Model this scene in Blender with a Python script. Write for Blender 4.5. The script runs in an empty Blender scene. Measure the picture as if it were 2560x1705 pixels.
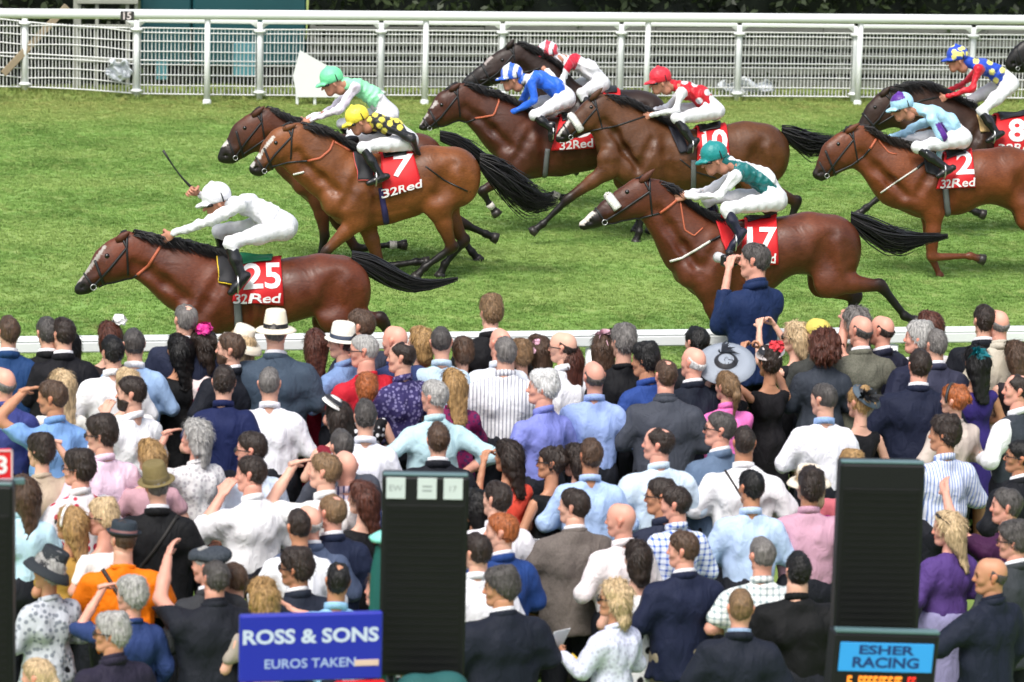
import bpy, bmesh, math, random, time
import numpy as np
from mathutils import Vector, Matrix
from mathutils.bvhtree import BVHTree
T0 = time.time()
SC = bpy.context.scene
COL = SC.collection
rng = np.random.default_rng(7)
random.seed(7)

# ------------------------------------------------------------------ camera
CAM_H, PITCH, YAW, ROLL = 6.2, 11.0, 11.3, 1.5
FPX = 1657 / math.sin(math.radians(PITCH))          # focal length in pixels of a 2560 wide frame
CAM_POS = np.array([-5.5, 0.0, CAM_H])
_p, _y, _r = (math.radians(a) for a in (PITCH, YAW, ROLL))
FWD = np.array([math.sin(_y) * math.cos(_p), math.cos(_y) * math.cos(_p), -math.sin(_p)])
_r0 = np.array([math.cos(_y), -math.sin(_y), 0.0])
_u0 = np.cross(_r0, FWD)
RIGHT = _r0 * math.cos(_r) + _u0 * math.sin(_r)
UP = _u0 * math.cos(_r) - _r0 * math.sin(_r)
cd = bpy.data.cameras.new('camera')
cam = bpy.data.objects.new('camera', cd)
COL.objects.link(cam)
M = Matrix.Identity(4)
for i in range(3):
    M[i][0], M[i][1], M[i][2], M[i][3] = RIGHT[i], UP[i], -FWD[i], CAM_POS[i]
cam.matrix_world = M
cd.sensor_width = 36.0
cd.lens = 36.0 * FPX / 2560.0
cd.clip_start, cd.clip_end = 0.5, 600.0
cd.dof.use_dof = True
cd.dof.focus_distance = 31.5
cd.dof.aperture_fstop = 3.3
SC.camera = cam

# ------------------------------------------------------------------ sky, sun, exposure
W = bpy.data.worlds.new('World')
SC.world = W
W.use_nodes = True
nt = W.node_tree
bg = nt.nodes['Background']
sky = nt.nodes.new('ShaderNodeTexSky')
sky.sky_type = 'NISHITA'
sky.sun_disc = False
SUN_EL, SUN_AZ = math.radians(56), math.radians(-150)   # azimuth from +y towards +x
sky.sun_elevation = SUN_EL
sky.sun_rotation = SUN_AZ
sky.air_density, sky.dust_density, sky.ozone_density = 1.0, 3.5, 1.0
hs = nt.nodes.new('ShaderNodeHueSaturation')
hs.inputs['Saturation'].default_value = 0.55
nt.links.new(sky.outputs['Color'], hs.inputs['Color'])
nt.links.new(hs.outputs['Color'], bg.inputs['Color'])
bg.inputs['Strength'].default_value = 0.115
sl = bpy.data.lights.new('sun', 'SUN')
sl.energy = 1.5
sl.angle = math.radians(22)
sl.color = (1.0, 0.96, 0.9)
sun = bpy.data.objects.new('sun', sl)
COL.objects.link(sun)
sd = Vector((math.sin(SUN_AZ) * math.cos(SUN_EL), math.cos(SUN_AZ) * math.cos(SUN_EL), math.sin(SUN_EL)))
sun.rotation_euler = sd.to_track_quat('Z', 'Y').to_euler()
sun.location = (0, 30, 40)
SC.view_settings.view_transform = 'Standard'
SC.view_settings.look = 'None'
SC.view_settings.exposure = 0.86
SC.view_settings.gamma = 1.0
SC.view_settings.use_curve_mapping = False
SC.cycles.max_bounces = 6
SC.cycles.diffuse_bounces = 2
SC.cycles.glossy_bounces = 2
SC.cycles.transparent_max_bounces = 4
SC.cycles.use_denoising = True

# ------------------------------------------------------------------ pixel <-> place
def ray(px, py):
    px, py = np.asarray(px, float), np.asarray(py, float)
    d = FWD + RIGHT * ((px - 1280) / FPX)[..., None] + UP * ((852.5 - py) / FPX)[..., None]
    return d
def at_z(px, py, z):
    d = ray(px, py); t = (z - CAM_POS[2]) / d[..., 2]
    return CAM_POS + d * t[..., None] if d.ndim > 1 else CAM_POS + d * t
def at_y(px, py, y):
    d = ray(px, py); t = (y - CAM_POS[1]) / d[..., 1]
    return CAM_POS + d * t[..., None] if d.ndim > 1 else CAM_POS + d * t
LAWN_Y, LAWN_S = 25.0, 0.15           # the spectators' lawn falls gently away from the rail
def lawn_z(y): return -LAWN_S * np.clip(LAWN_Y - np.asarray(y, float), 0, 14)
def at_lawn(px, py, h):
    d = ray(float(px), float(py)); t = (h - CAM_H - LAWN_S * LAWN_Y) / (d[2] - LAWN_S * d[1])
    p = CAM_POS + d * t
    if p[1] > LAWN_Y: p = at_z(float(px), float(py), h)
    return p
def project(P):
    d = np.asarray(P, float) - CAM_POS
    Z = d @ FWD
    return np.stack([1280 + FPX * (d @ RIGHT) / Z, 852.5 - FPX * (d @ UP) / Z], -1)

# ------------------------------------------------------------------ things and meshes
def tag(o, label=None, cat=None, group=None, kind=None):
    if label: o['label'] = label
    if cat: o['category'] = cat
    if group: o['group'] = group
    if kind: o['kind'] = kind
    return o
def thing(name, loc, label, cat, group=None, rz=0.0):
    o = bpy.data.objects.new(name, None)
    o.empty_display_size = 0.2
    COL.objects.link(o)
    o.location = tuple(loc); o.rotation_euler = (0, 0, rz)
    return tag(o, label, cat, group)
def mesh_data(name, V, F, mats=(), smooth=True, col=None, mi=None):
    V = np.ascontiguousarray(V, np.float32)
    me = bpy.data.meshes.new(name)
    if isinstance(F, np.ndarray):
        n, k = F.shape
        me.vertices.add(len(V)); me.vertices.foreach_set('co', V.ravel())
        me.loops.add(n * k); me.loops.foreach_set('vertex_index', np.ascontiguousarray(F, np.int32).ravel())
        me.polygons.add(n); me.polygons.foreach_set('loop_start', np.arange(0, n * k, k, dtype=np.int32))
        me.update(calc_edges=True)
    else:
        me.from_pydata(V.tolist(), [], F)
    if smooth: me.polygons.foreach_set('use_smooth', np.ones(len(me.polygons), bool))
    for m in mats: me.materials.append(m)
    if mi is not None: me.polygons.foreach_set('material_index', np.asarray(mi, np.int32))
    if col is not None:
        a = me.color_attributes.new('Col', 'FLOAT_COLOR', 'POINT')
        c = np.ones((len(V), 4), np.float32); c[:, :3] = col
        a.data.foreach_set('color', c.ravel())
    me.update()
    return me
def obj(name, me, parent=None, loc=None, wloc=None):
    """links a mesh; wloc: the parent's world place, subtracted so that meshes may be made in world coordinates"""
    o = bpy.data.objects.new(name, me)
    COL.objects.link(o)
    if parent is not None: o.parent = parent
    if loc is not None: o.location = loc
    return o
class MB:
    """collects boxes, tubes, lathes into one mesh"""
    def __init__(s): s.V = []; s.F = []; s.n = 0; s.C = []
    def add(s, V, F, c=None):
        V = np.asarray(V, float).reshape(-1, 3)
        s.V.append(V); s.F += [tuple(int(i) + s.n for i in f) for f in F]; s.n += len(V)
        s.C.append(np.tile(np.asarray(c if c is not None else (1, 1, 1), float), (len(V), 1)))
    def box(s, c, size, R=None, bev=0.0, col=None):
        hx, hy, hz = (v / 2 for v in size)
        if bev > 0:
            b = min(bev, hx * .9, hy * .9, hz * .9)
            bm = bmesh.new(); bmesh.ops.create_cube(bm, size=1)
            for v in bm.verts: v.co = Vector((v.co.x * 2 * hx, v.co.y * 2 * hy, v.co.z * 2 * hz))
            bmesh.ops.bevel(bm, geom=list(bm.edges), offset=b, segments=1, affect='EDGES')
            bm.verts.index_update()
            V = np.array([v.co[:] for v in bm.verts]); F = [[v.index for v in f.verts] for f in bm.faces]; bm.free()
        else:
            V = np.array([(x, y, z) for x in (-hx, hx) for y in (-hy, hy) for z in (-hz, hz)])
            F = [(0, 1, 3, 2), (4, 6, 7, 5), (0, 4, 5, 1), (2, 3, 7, 6), (0, 2, 6, 4), (1, 5, 7, 3)]
        if R is not None: V = V @ np.asarray(R, float).T
        s.add(V + np.asarray(c, float), F, col)
    def tube(s, pts, r, k=6, flat=1.0, cap=True, up=(0, 0, 1), col=None):
        pts = np.asarray(pts, float); n = len(pts)
        r = np.broadcast_to(np.asarray(r, float), (n,))
        t = np.gradient(pts, axis=0) if n > 2 else np.tile(pts[-1] - pts[0], (n, 1))
        t /= np.linalg.norm(t, axis=1)[:, None] + 1e-12
        u = np.asarray(up, float); a = np.cross(t, u)
        bad = np.linalg.norm(a, axis=1) < .15
        if bad.any(): a[bad] = np.cross(t[bad], (0.0, 1.0, 0.2))
        a /= np.linalg.norm(a, axis=1)[:, None] + 1e-12
        b = np.cross(a, t)
        ang = np.arange(k) * 2 * np.pi / k
        ring = (a[:, None] * np.cos(ang)[None, :, None] * r[:, None, None] + b[:, None] * np.sin(ang)[None, :, None] * (r * flat)[:, None, None]) + pts[:, None]
        F = [(i * k + j, i * k + (j + 1) % k, (i + 1) * k + (j + 1) % k, (i + 1) * k + j) for i in range(n - 1) for j in range(k)]
        if cap: F += [tuple(range(k))[::-1], tuple((n - 1) * k + j for j in range(k))]
        s.add(ring.reshape(-1, 3), F, col)
    def lathe(s, prof, k=20, M=None, col=None):
        prof = np.asarray(prof, float)
        ang = np.arange(k) * 2 * np.pi / k
        V = np.stack([prof[:, 0, None] * np.cos(ang), prof[:, 0, None] * np.sin(ang), np.repeat(prof[:, 1, None], k, 1)], -1).reshape(-1, 3)
        n = len(prof)
        F = [(i * k + j, i * k + (j + 1) % k, (i + 1) * k + (j + 1) % k, (i + 1) * k + j) for i in range(n - 1) for j in range(k)]
        if M is not None: V = V @ np.asarray(M)[:3, :3].T + np.asarray(M)[:3, 3]
        s.add(V, F, col)
    def poly(s, pts, col=None): s.add(pts, [tuple(range(len(pts)))], col)
    def data(s, name, mat, smooth=False, col=False):
        me = mesh_data(name, np.concatenate(s.V), s.F, [mat] if not isinstance(mat, (list, tuple)) else mat, smooth, np.concatenate(s.C) if col else None)
        return me
    def build(s, name, mat, parent=None, smooth=False, col=False, off=None):
        if off is not None: s.V = [v - np.asarray(off, float) for v in s.V]
        return obj(name, s.data(name, mat, smooth, col), parent)

# ------------------------------------------------------------------ implicit bodies
class Field:
    """union of tapered capsules blended smoothly, sampled on a grid and skinned with surface nets"""
    def __init__(s, lo, hi, h=None, axes=None):
        if axes is None:
            axes = [np.arange(lo[i], hi[i] + h, h) for i in range(3)]
        s.ax = axes; s.D = np.full([len(a) for a in axes], 9.0, np.float32)
    def cap(s, a, b, ra, rb=None, k=.03, sc=(1, 1, 1), sub=False):
        a, b = np.asarray(a, float), np.asarray(b, float)
        rb = ra if rb is None else rb
        sc = np.asarray(sc, float); R = max(ra, rb)
        lo = np.minimum(a, b) - R * sc - k * 1.5 - .02; hi = np.maximum(a, b) + R * sc + k * 1.5 + .02
        sl = tuple(slice(max(0, np.searchsorted(s.ax[i], lo[i])), np.searchsorted(s.ax[i], hi[i], side='right')) for i in range(3))
        if any(q.stop <= q.start for q in sl): return
        X = [s.ax[i][sl[i]] for i in range(3)]
        m = (a + b) / 2
        A = (a - m) / sc; AB = (b - m) / sc - A
        L2 = AB @ AB
        P = [(X[i] - m[i]) / sc[i] - A[i] for i in range(3)]
        px, py, pz = P[0][:, None, None], P[1][None, :, None], P[2][None, None, :]
        t = np.clip((px * AB[0] + py * AB[1] + pz * AB[2]) / L2, 0, 1) if L2 > 1e-12 else 0.0
        d = np.sqrt((px - t * AB[0]) ** 2 + (py - t * AB[1]) ** 2 + (pz - t * AB[2]) ** 2) - (ra + (rb - ra) * t)
        d = (d * min(1.0, sc.min() * 1.15)).astype(np.float32)
        o = s.D[sl]
        if sub:
            h = np.maximum(k - np.abs(o + d), 0) / k
            s.D[sl] = np.maximum(o, -d) + h * h * k * .25
        elif k > 0:
            h = np.maximum(k - np.abs(o - d), 0) / k
            s.D[sl] = np.minimum(o, d) - h * h * k * .25
        else: s.D[sl] = np.minimum(o, d)
    def chain(s, pts, rs, k=.03, sc=(1, 1, 1)):
        for i in range(len(pts) - 1): s.cap(pts[i], pts[i + 1], rs[i], rs[i + 1], k, sc)
    def cut(s, n, c):
        """keep the half space n.p < c"""
        n = np.asarray(n, float); L = np.linalg.norm(n)
        d = (s.ax[0][:, None, None] * n[0] + s.ax[1][None, :, None] * n[1] + s.ax[2][None, None, :] * n[2] - c) / L
        s.D = np.maximum(s.D, d.astype(np.float32))
    def wrinkle(s, amp, f, seed=0, zmax=None):
        r = np.random.default_rng(seed); w = 0
        for _ in range(5):
            v = r.normal(size=3) * f; ph = r.uniform(0, 6.28)
            w = w + np.sin(s.ax[0][:, None, None] * v[0] + s.ax[1][None, :, None] * v[1] + s.ax[2][None, None, :] * v[2] * .6 + ph)
        s.D = s.D + (w * amp / 2.2).astype(np.float32)
    def crease(s, amp, f, seed=0):
        r = np.random.default_rng(seed); w = 0
        for _ in range(3):
            v = r.normal(size=3) * f; v[2] *= .45
            q = s.ax[0][:, None, None] * v[0] + s.ax[1][None, :, None] * v[1] + s.ax[2][None, None, :] * v[2] + r.uniform(0, 6.28)
            u = r.normal(size=3) * f * .4
            w = w + (1 - np.abs(np.sin(q + 1.3 * np.sin(s.ax[0][:, None, None] * u[0] + s.ax[2][None, None, :] * u[2]))) * 2)
        s.D = s.D - (w * amp / 2).astype(np.float32)
    def mesh(s):
        D = s.D
        D = np.pad(D, 1, constant_values=9.0)
        ax = [np.concatenate([[2 * a[0] - a[1]], a, [2 * a[-1] - a[-2]]]) for a in s.ax]
        ins = D < 0
        c = [ins[i:ins.shape[0] - 1 + i, j:ins.shape[1] - 1 + j, k:ins.shape[2] - 1 + k] for i in (0, 1) for j in (0, 1) for k in (0, 1)]
        anyi = c[0].copy(); alli = c[0].copy()
        for q in c[1:]: anyi |= q; alli &= q
        I, J, K = np.nonzero(anyi & ~alli)
        n = len(I)
        idx = np.full(anyi.shape, -1, np.int32); idx[I, J, K] = np.arange(n)
        acc = np.zeros((n, 3)); cnt = np.zeros(n)
        cv = {(i, j, k): D[I + i, J + j, K + k].astype(float) for i in (0, 1) for j in (0, 1) for k in (0, 1)}
        for p in cv:
            for axi in range(3):
                if p[axi]: continue
                q = list(p); q[axi] = 1; q = tuple(q)
                d0, d1 = cv[p], cv[q]
                m = (d0 < 0) != (d1 < 0)
                t = d0[m] / (d0[m] - d1[m])
                for a in range(3): acc[m, a] += p[a] + (t if a == axi else 0)
                cnt[m] += 1
        acc /= cnt[:, None]
        V = np.stack([np.interp(acc[:, a] + (I, J, K)[a], np.arange(len(ax[a])), ax[a]) for a in range(3)], -1)
        Q = []
        for axi in range(3):
            a0 = [slice(None)] * 3; a1 = [slice(None)] * 3
            a0[axi] = slice(0, -1); a1[axi] = slice(1, None)
            s0, s1 = ins[tuple(a0)], ins[tuple(a1)]
            m = s0 != s1
            g = np.array(np.nonzero(m)).T
            o1, o2 = [(1, 2), (2, 0), (0, 1)][axi]
            g = g[(g[:, o1] > 0) & (g[:, o2] > 0)]
            def cell(du, dv):
                h = g.copy(); h[:, o1] += du; h[:, o2] += dv
                return idx[h[:, 0], h[:, 1], h[:, 2]]
            q = np.stack([cell(-1, -1), cell(0, -1), cell(0, 0), cell(-1, 0)], -1)
            fl = ~s0[g[:, 0], g[:, 1], g[:, 2]]
            q[fl] = q[fl][:, ::-1]
            Q.append(q)
        Q = np.concatenate(Q)
        Q = Q[(Q >= 0).all(1)]
        return V, Q
def relax(V, F, it=2, f=.5):
    """Laplacian smoothing that gives back what it shrinks"""
    e = np.concatenate([F[:, [i, (i + 1) % 4]] for i in range(4)])
    for k in range(it * 2):
        s = np.zeros_like(V); c = np.zeros(len(V))
        np.add.at(s, e[:, 0], V[e[:, 1]]); np.add.at(c, e[:, 0], 1)
        np.add.at(s, e[:, 1], V[e[:, 0]]); np.add.at(c, e[:, 1], 1)
        V = V + (s / np.maximum(c, 1)[:, None] - V) * (f if k % 2 == 0 else -f * 1.02)
    return V

# ------------------------------------------------------------------ materials
def srgb(r, g, b):
    return tuple(((c / 255) / 12.92 if c <= 10 else (((c / 255) + .055) / 1.055) ** 2.4) for c in (r, g, b))
def newmat(name):
    m = bpy.data.materials.new(name); m.use_nodes = True
    n = m.node_tree.nodes; l = m.node_tree.links
    return m, n, l, n['Principled BSDF']
def N(n, t, **kw):
    x = n.new(t)
    for k, v in kw.items():
        if k in x.inputs: x.inputs[k].default_value = v
        else: setattr(x, k, v)
    return x
_mc = {}
def paint(name, c, rough=.5, spec=.5, metal=0.0, bump=0.0, bscale=60, var=.12, vscale=6, coat=0.0, emit=0.0):
    key = (name, tuple(np.round(c, 4)), rough, bump, emit)
    if key in _mc: return _mc[key]
    m, n, l, b = newmat(name)
    tc = n.new('ShaderNodeTexCoord')
    ns = N(n, 'ShaderNodeTexNoise', Scale=vscale, Detail=4.0)
    l.new(tc.outputs['Object'], ns.inputs['Vector'])
    mx = N(n, 'ShaderNodeMix', data_type='RGBA')
    l.new(ns.outputs['Fac'], mx.inputs['Factor'])
    mx.inputs['A'].default_value = (*[v * (1 - var) for v in c], 1); mx.inputs['B'].default_value = (*[min(1, v * (1 + var)) for v in c], 1)
    l.new(mx.outputs['Result'], b.inputs['Base Color'])
    b.inputs['Roughness'].default_value = rough; b.inputs['Specular IOR Level'].default_value = spec; b.inputs['Metallic'].default_value = metal
    b.inputs['Coat Weight'].default_value = coat
    if emit:
        b.inputs['Emission Color'].default_value = (*c, 1); b.inputs['Emission Strength'].default_value = emit
    if bump:
        nb = N(n, 'ShaderNodeTexNoise', Scale=bscale, Detail=3.0); l.new(tc.outputs['Object'], nb.inputs['Vector'])
        bp = N(n, 'ShaderNodeBump', Strength=bump, Distance=.02); l.new(nb.outputs['Fac'], bp.inputs['Height']); l.new(bp.outputs['Normal'], b.inputs['Normal'])
    _mc[key] = m
    return m
def vcol(name, rough=.5, spec=.5, bump=.0, bscale=40, var=.15, vscale=14, sheen=0.0, coat=0.0, sss=0.0):
    """a material whose colour is the mesh's own colour attribute (coat markings, printed silks, skin)"""
    if name in _mc: return _mc[name]
    m, n, l, b = newmat(name)
    at = N(n, 'ShaderNodeVertexColor', layer_name='Col')
    tc = n.new('ShaderNodeTexCoord')
    ns = N(n, 'ShaderNodeTexNoise', Scale=vscale, Detail=4.0); l.new(tc.outputs['Object'], ns.inputs['Vector'])
    mr = N(n, 'ShaderNodeMapRange'); mr.inputs['To Min'].default_value = 1 - var; mr.inputs['To Max'].default_value = 1 + var
    l.new(ns.outputs['Fac'], mr.inputs['Value'])
    mx = N(n, 'ShaderNodeVectorMath', operation='SCALE'); l.new(at.outputs['Color'], mx.inputs[0]); l.new(mr.outputs['Result'], mx.inputs['Scale'])
    l.new(mx.outputs['Vector'], b.inputs['Base Color'])
    b.inputs['Roughness'].default_value = rough; b.inputs['Specular IOR Level'].default_value = spec
    b.inputs['Sheen Weight'].default_value = sheen; b.inputs['Coat Weight'].default_value = coat; b.inputs['Coat Roughness'].default_value = .35
    if bump:
        nb = N(n, 'ShaderNodeTexNoise', Scale=bscale, Detail=3.0); l.new(tc.outputs['Object'], nb.inputs['Vector'])
        bp = N(n, 'ShaderNodeBump', Strength=bump, Distance=.02); l.new(nb.outputs['Fac'], bp.inputs['Height']); l.new(bp.outputs['Normal'], b.inputs['Normal'])
    _mc[name] = m
    return m
def text_mesh(txt, bold=.012, shear=0.0, space=1.0):
    """lettering as a filled mesh, 1 unit high, centred; returns V (n,2) and faces"""
    cu = bpy.data.curves.new('t', 'FONT'); cu.body = txt; cu.size = 1.0; cu.offset = bold; cu.shear = shear; cu.space_character = space
    cu.align_x = 'LEFT'; cu.resolution_u = 3
    o = bpy.data.objects.new('t', cu); COL.objects.link(o)
    dg = bpy.context.evaluated_depsgraph_get()
    me = bpy.data.meshes.new_from_object(o.evaluated_get(dg))
    bm = bmesh.new(); bm.from_mesh(me)
    bmesh.ops.triangulate(bm, faces=bm.faces[:])
    for _ in range(2):
        ed = [e for e in bm.edges if e.calc_length() > .22]
        if ed: bmesh.ops.subdivide_edges(bm, edges=ed, cuts=1)
        bmesh.ops.triangulate(bm, faces=[f for f in bm.faces if len(f.verts) > 4])
    bm.verts.index_update()
    V = np.array([v.co[:2] for v in bm.verts]); F = [[v.index for v in f.verts] for f in bm.faces]
    bm.free(); bpy.data.objects.remove(o); bpy.data.curves.remove(cu); bpy.data.meshes.remove(me)
    lo, hi = V.min(0), V.max(0)
    V = (V - (lo + hi) / 2) / (hi[1] - lo[1])
    return V, F
# ================================================================== SETTING
def turf_material():
    m, n, l, b = newmat('turf')
    g = n.new('ShaderNodeNewGeometry')
    def noise(scale, st, det=4):
        mp = N(n, 'ShaderNodeMapping'); mp.inputs['Scale'].default_value = st
        l.new(g.outputs['Position'], mp.inputs['Vector'])
        q = N(n, 'ShaderNodeTexNoise', Scale=scale, Detail=float(det)); l.new(mp.outputs['Vector'], q.inputs['Vector']); return q
    n1 = noise(1.3, (1.0, .8, 1)); n2 = noise(6.0, (1, .5, 1)); n3 = noise(.5, (.5, 1.2, 1), 2)
    r1 = N(n, 'ShaderNodeValToRGB'); e = r1.color_ramp.elements
    e[0].position, e[0].color = .34, (.135, .240, .052, 1); e[1].position, e[1].color = .68, (.230, .375, .095, 1)
    l.new(n1.outputs['Fac'], r1.inputs['Fac'])
    r2 = N(n, 'ShaderNodeValToRGB'); e = r2.color_ramp.elements
    e[0].position, e[0].color = .5, (0, 0, 0, 1); e[1].position, e[1].color = .72, (1, 1, 1, 1)
    l.new(n2.outputs['Fac'], r2.inputs['Fac'])
    mx = N(n, 'ShaderNodeMix', data_type='RGBA'); mx.inputs['B'].default_value = (.36, .42, .15, 1)
    ml = N(n, 'ShaderNodeMath', operation='MULTIPLY'); ml.inputs[1].default_value = .55
    l.new(r2.outputs['Color'], ml.inputs[0]); l.new(ml.outputs[0], mx.inputs['Factor']); l.new(r1.outputs['Color'], mx.inputs['A'])
    mx2 = N(n, 'ShaderNodeMix', data_type='RGBA'); mx2.inputs['B'].default_value = (.275, .38, .11, 1)
    r3 = N(n, 'ShaderNodeValToRGB'); e = r3.color_ramp.elements
    e[0].position, e[0].color = .48, (0, 0, 0, 1); e[1].position, e[1].color = .62, (.7, .7, .7, 1)
    l.new(n3.outputs['Fac'], r3.inputs['Fac']); l.new(r3.outputs['Color'], mx2.inputs['Factor']); l.new(mx.outputs['Result'], mx2.inputs['A'])
    # worn, drier strip along the far rail
    sp = N(n, 'ShaderNodeSeparateXYZ'); l.new(g.outputs['Position'], sp.inputs[0])
    mr = N(n, 'ShaderNodeMapRange'); mr.inputs['From Min'].default_value = 46.0; mr.inputs['From Max'].default_value = 48.6; mr.inputs['To Max'].default_value = .75
    l.new(sp.outputs['Y'], mr.inputs['Value'])
    mx3 = N(n, 'ShaderNodeMix', data_type='RGBA'); mx3.inputs['B'].default_value = (.31, .28, .09, 1)
    nm = N(n, 'ShaderNodeMath', operation='MULTIPLY'); l.new(mr.outputs['Result'], nm.inputs[0]); l.new(n2.outputs['Fac'], nm.inputs[1])
    l.new(nm.outputs[0], mx3.inputs['Factor']); l.new(mx2.outputs['Result'], mx3.inputs['A'])
    l.new(mx3.outputs['Result'], b.inputs['Base Color'])
    b.inputs['Roughness'].default_value = .75; b.inputs['Specular IOR Level'].default_value = .2
    return m
turf = turf_material()
gx = np.linspace(-150, 150, 61); gy = np.concatenate([np.linspace(-40, 10, 12), np.linspace(11, 25, 15), np.linspace(30, 260, 34)])
GV = np.array([(x, y, float(lawn_z(y))) for y in gy for x in gx]); GF = np.array([(j * 61 + i, j * 61 + i + 1, (j + 1) * 61 + i + 1, (j + 1) * 61 + i) for j in range(60) for i in range(60)])
ground = obj('ground', mesh_data('ground', GV, GF, [turf])); tag(ground, kind='structure')

def grass_field(name, x0, x1, y0, y1, dens, h, seed):
    """tufts of real blades scattered over the course by geometry nodes"""
    r = np.random.default_rng(seed); V = []; F = []
    for i in range(16):
        a = r.uniform(0, 6.28); rr = r.uniform(0, .055); p = np.array([rr * math.cos(a), rr * math.sin(a), -.005])
        d = np.array([math.cos(a), math.sin(a), 0]) * r.uniform(.1, .75); hh = h * r.uniform(.55, 1.15); w = r.uniform(.0035, .006)
        s = np.array([-math.sin(a), math.cos(a), 0]) * w
        q = len(V)
        V += [p - s, p + s, p + d * hh * .35 + (0, 0, hh * .6) - s * .8, p + d * hh * .35 + (0, 0, hh * .6) + s * .8, p + d * hh + (0, 0, hh)]
        F += [(q, q + 1, q + 3, q + 2), (q + 2, q + 3, q + 4)]
    o = obj(name, mesh_data(name, V, F, [turf], False)); tag(o, kind='stuff')
    o['label'] = 'short green turf covering the racecourse'
    ng = bpy.data.node_groups.new('scatter_' + name, 'GeometryNodeTree')
    ng.interface.new_socket('Geometry', in_out='INPUT', socket_type='NodeSocketGeometry')
    ng.interface.new_socket('Geometry', in_out='OUTPUT', socket_type='NodeSocketGeometry')
    n, l = ng.nodes, ng.links
    gi, go = n.new('NodeGroupInput'), n.new('NodeGroupOutput')
    gr = n.new('GeometryNodeMeshGrid'); gr.inputs['Size X'].default_value = x1 - x0; gr.inputs['Size Y'].default_value = y1 - y0
    tr = n.new('GeometryNodeTransform'); tr.inputs['Translation'].default_value = ((x0 + x1) / 2, (y0 + y1) / 2, 0.001)
    dp = n.new('GeometryNodeDistributePointsOnFaces'); dp.inputs['Density'].default_value = dens; dp.inputs['Seed'].default_value = seed
    ip = n.new('GeometryNodeInstanceOnPoints')
    rv = n.new('FunctionNodeRandomValue'); rv.data_type = 'FLOAT_VECTOR'; rv.inputs['Max'].default_value = (.25, .25, 6.28)
    rs = n.new('FunctionNodeRandomValue'); rs.data_type = 'FLOAT'; rs.inputs[2].default_value = .55; rs.inputs[3].default_value = 1.25
    l.new(gr.outputs['Mesh'], tr.inputs['Geometry']); l.new(tr.outputs['Geometry'], dp.inputs['Mesh'])
    l.new(dp.outputs['Points'], ip.inputs['Points']); l.new(gi.outputs[0], ip.inputs['Instance'])
    l.new(rv.outputs['Value'], ip.inputs['Rotation']); l.new(rs.outputs[1], ip.inputs['Scale'])
    l.new(ip.outputs['Instances'], go.inputs[0])
    md = o.modifiers.new('scatter', 'NODES'); md.node_group = ng
grass_field('grass', -8.5, 14.5, 24.0, 49.2, 420, .021, 3)
grass_field('long_grass', -9.0, 15.5, 49.1, 50.5, 90, .075, 5)

# ---- far running rail (line through the feet of its tall posts)
WHITE = paint('white_rail_paint', (.80, .83, .82), .35, .5, var=.03)
PA, PB = at_z(518., 260., 0), at_z(2147., 262., 0)
def rail_y(x): return PA[1] + (PB[1] - PA[1]) * (x - PA[0]) / (PB[0] - PA[0])
far = thing('running_rail', ((PA + PB) / 2), 'long white plastic running rail along the far side of the course', 'rail')
fo = np.array(far.location)
def far_line(pxs, py, dy, z=None):
    out = []
    for px in pxs:
        p = at_y(float(px), float(py), PA[1] + dy); y = rail_y(p[0]) + dy; p = at_y(float(px), float(py), y)
        if z is not None: p[2] = z
        out.append(p)
    return np.array(out)
zr = far_line([1063], 40, 0)[0][2]
ends = far_line([-700, 3300], 40, 0, zr)
mb = MB(); mb.tube(np.linspace(ends[0], ends[1], 12), .070, 14); mb.build('rail_tube', WHITE, far, True, off=fo)
for px in (-580, -27, 518, 1063, 1617, 2147, 2680, 3220):
    p = far_line([px], 200, 0, 0)[0]
    mb = MB(); mb.tube([p + (0, .02, -.02), p + (0, .02, zr - .06)], [.046, .042], 10); mb.lathe([(.062, 0), (.06, .05), (.046, .07)], 10, Matrix.Translation(p + (0, .02, 0)))
    mb.build('post', WHITE, far, True, off=fo)
pl = far_line([318], 40, -.062)[0]
plate = MB(); plate.box(pl + (0, -.012, .005), (.19, .012, .13), bev=.004); mo = plate.build('marker_plate', paint('dark_plate', (.045, .04, .042), .5), far, off=fo)
tv, tf = text_mesh('15', .02)
tm = mesh_data('marker_digits', np.column_stack([tv[:, 0] * .105, np.full(len(tv), -.0205), tv[:, 1] * .105 + .005]) + pl - fo, tf, [paint('plate_digits', (.75, .66, .66), .5)], False)
obj('marker_digits', tm, mo)

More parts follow.
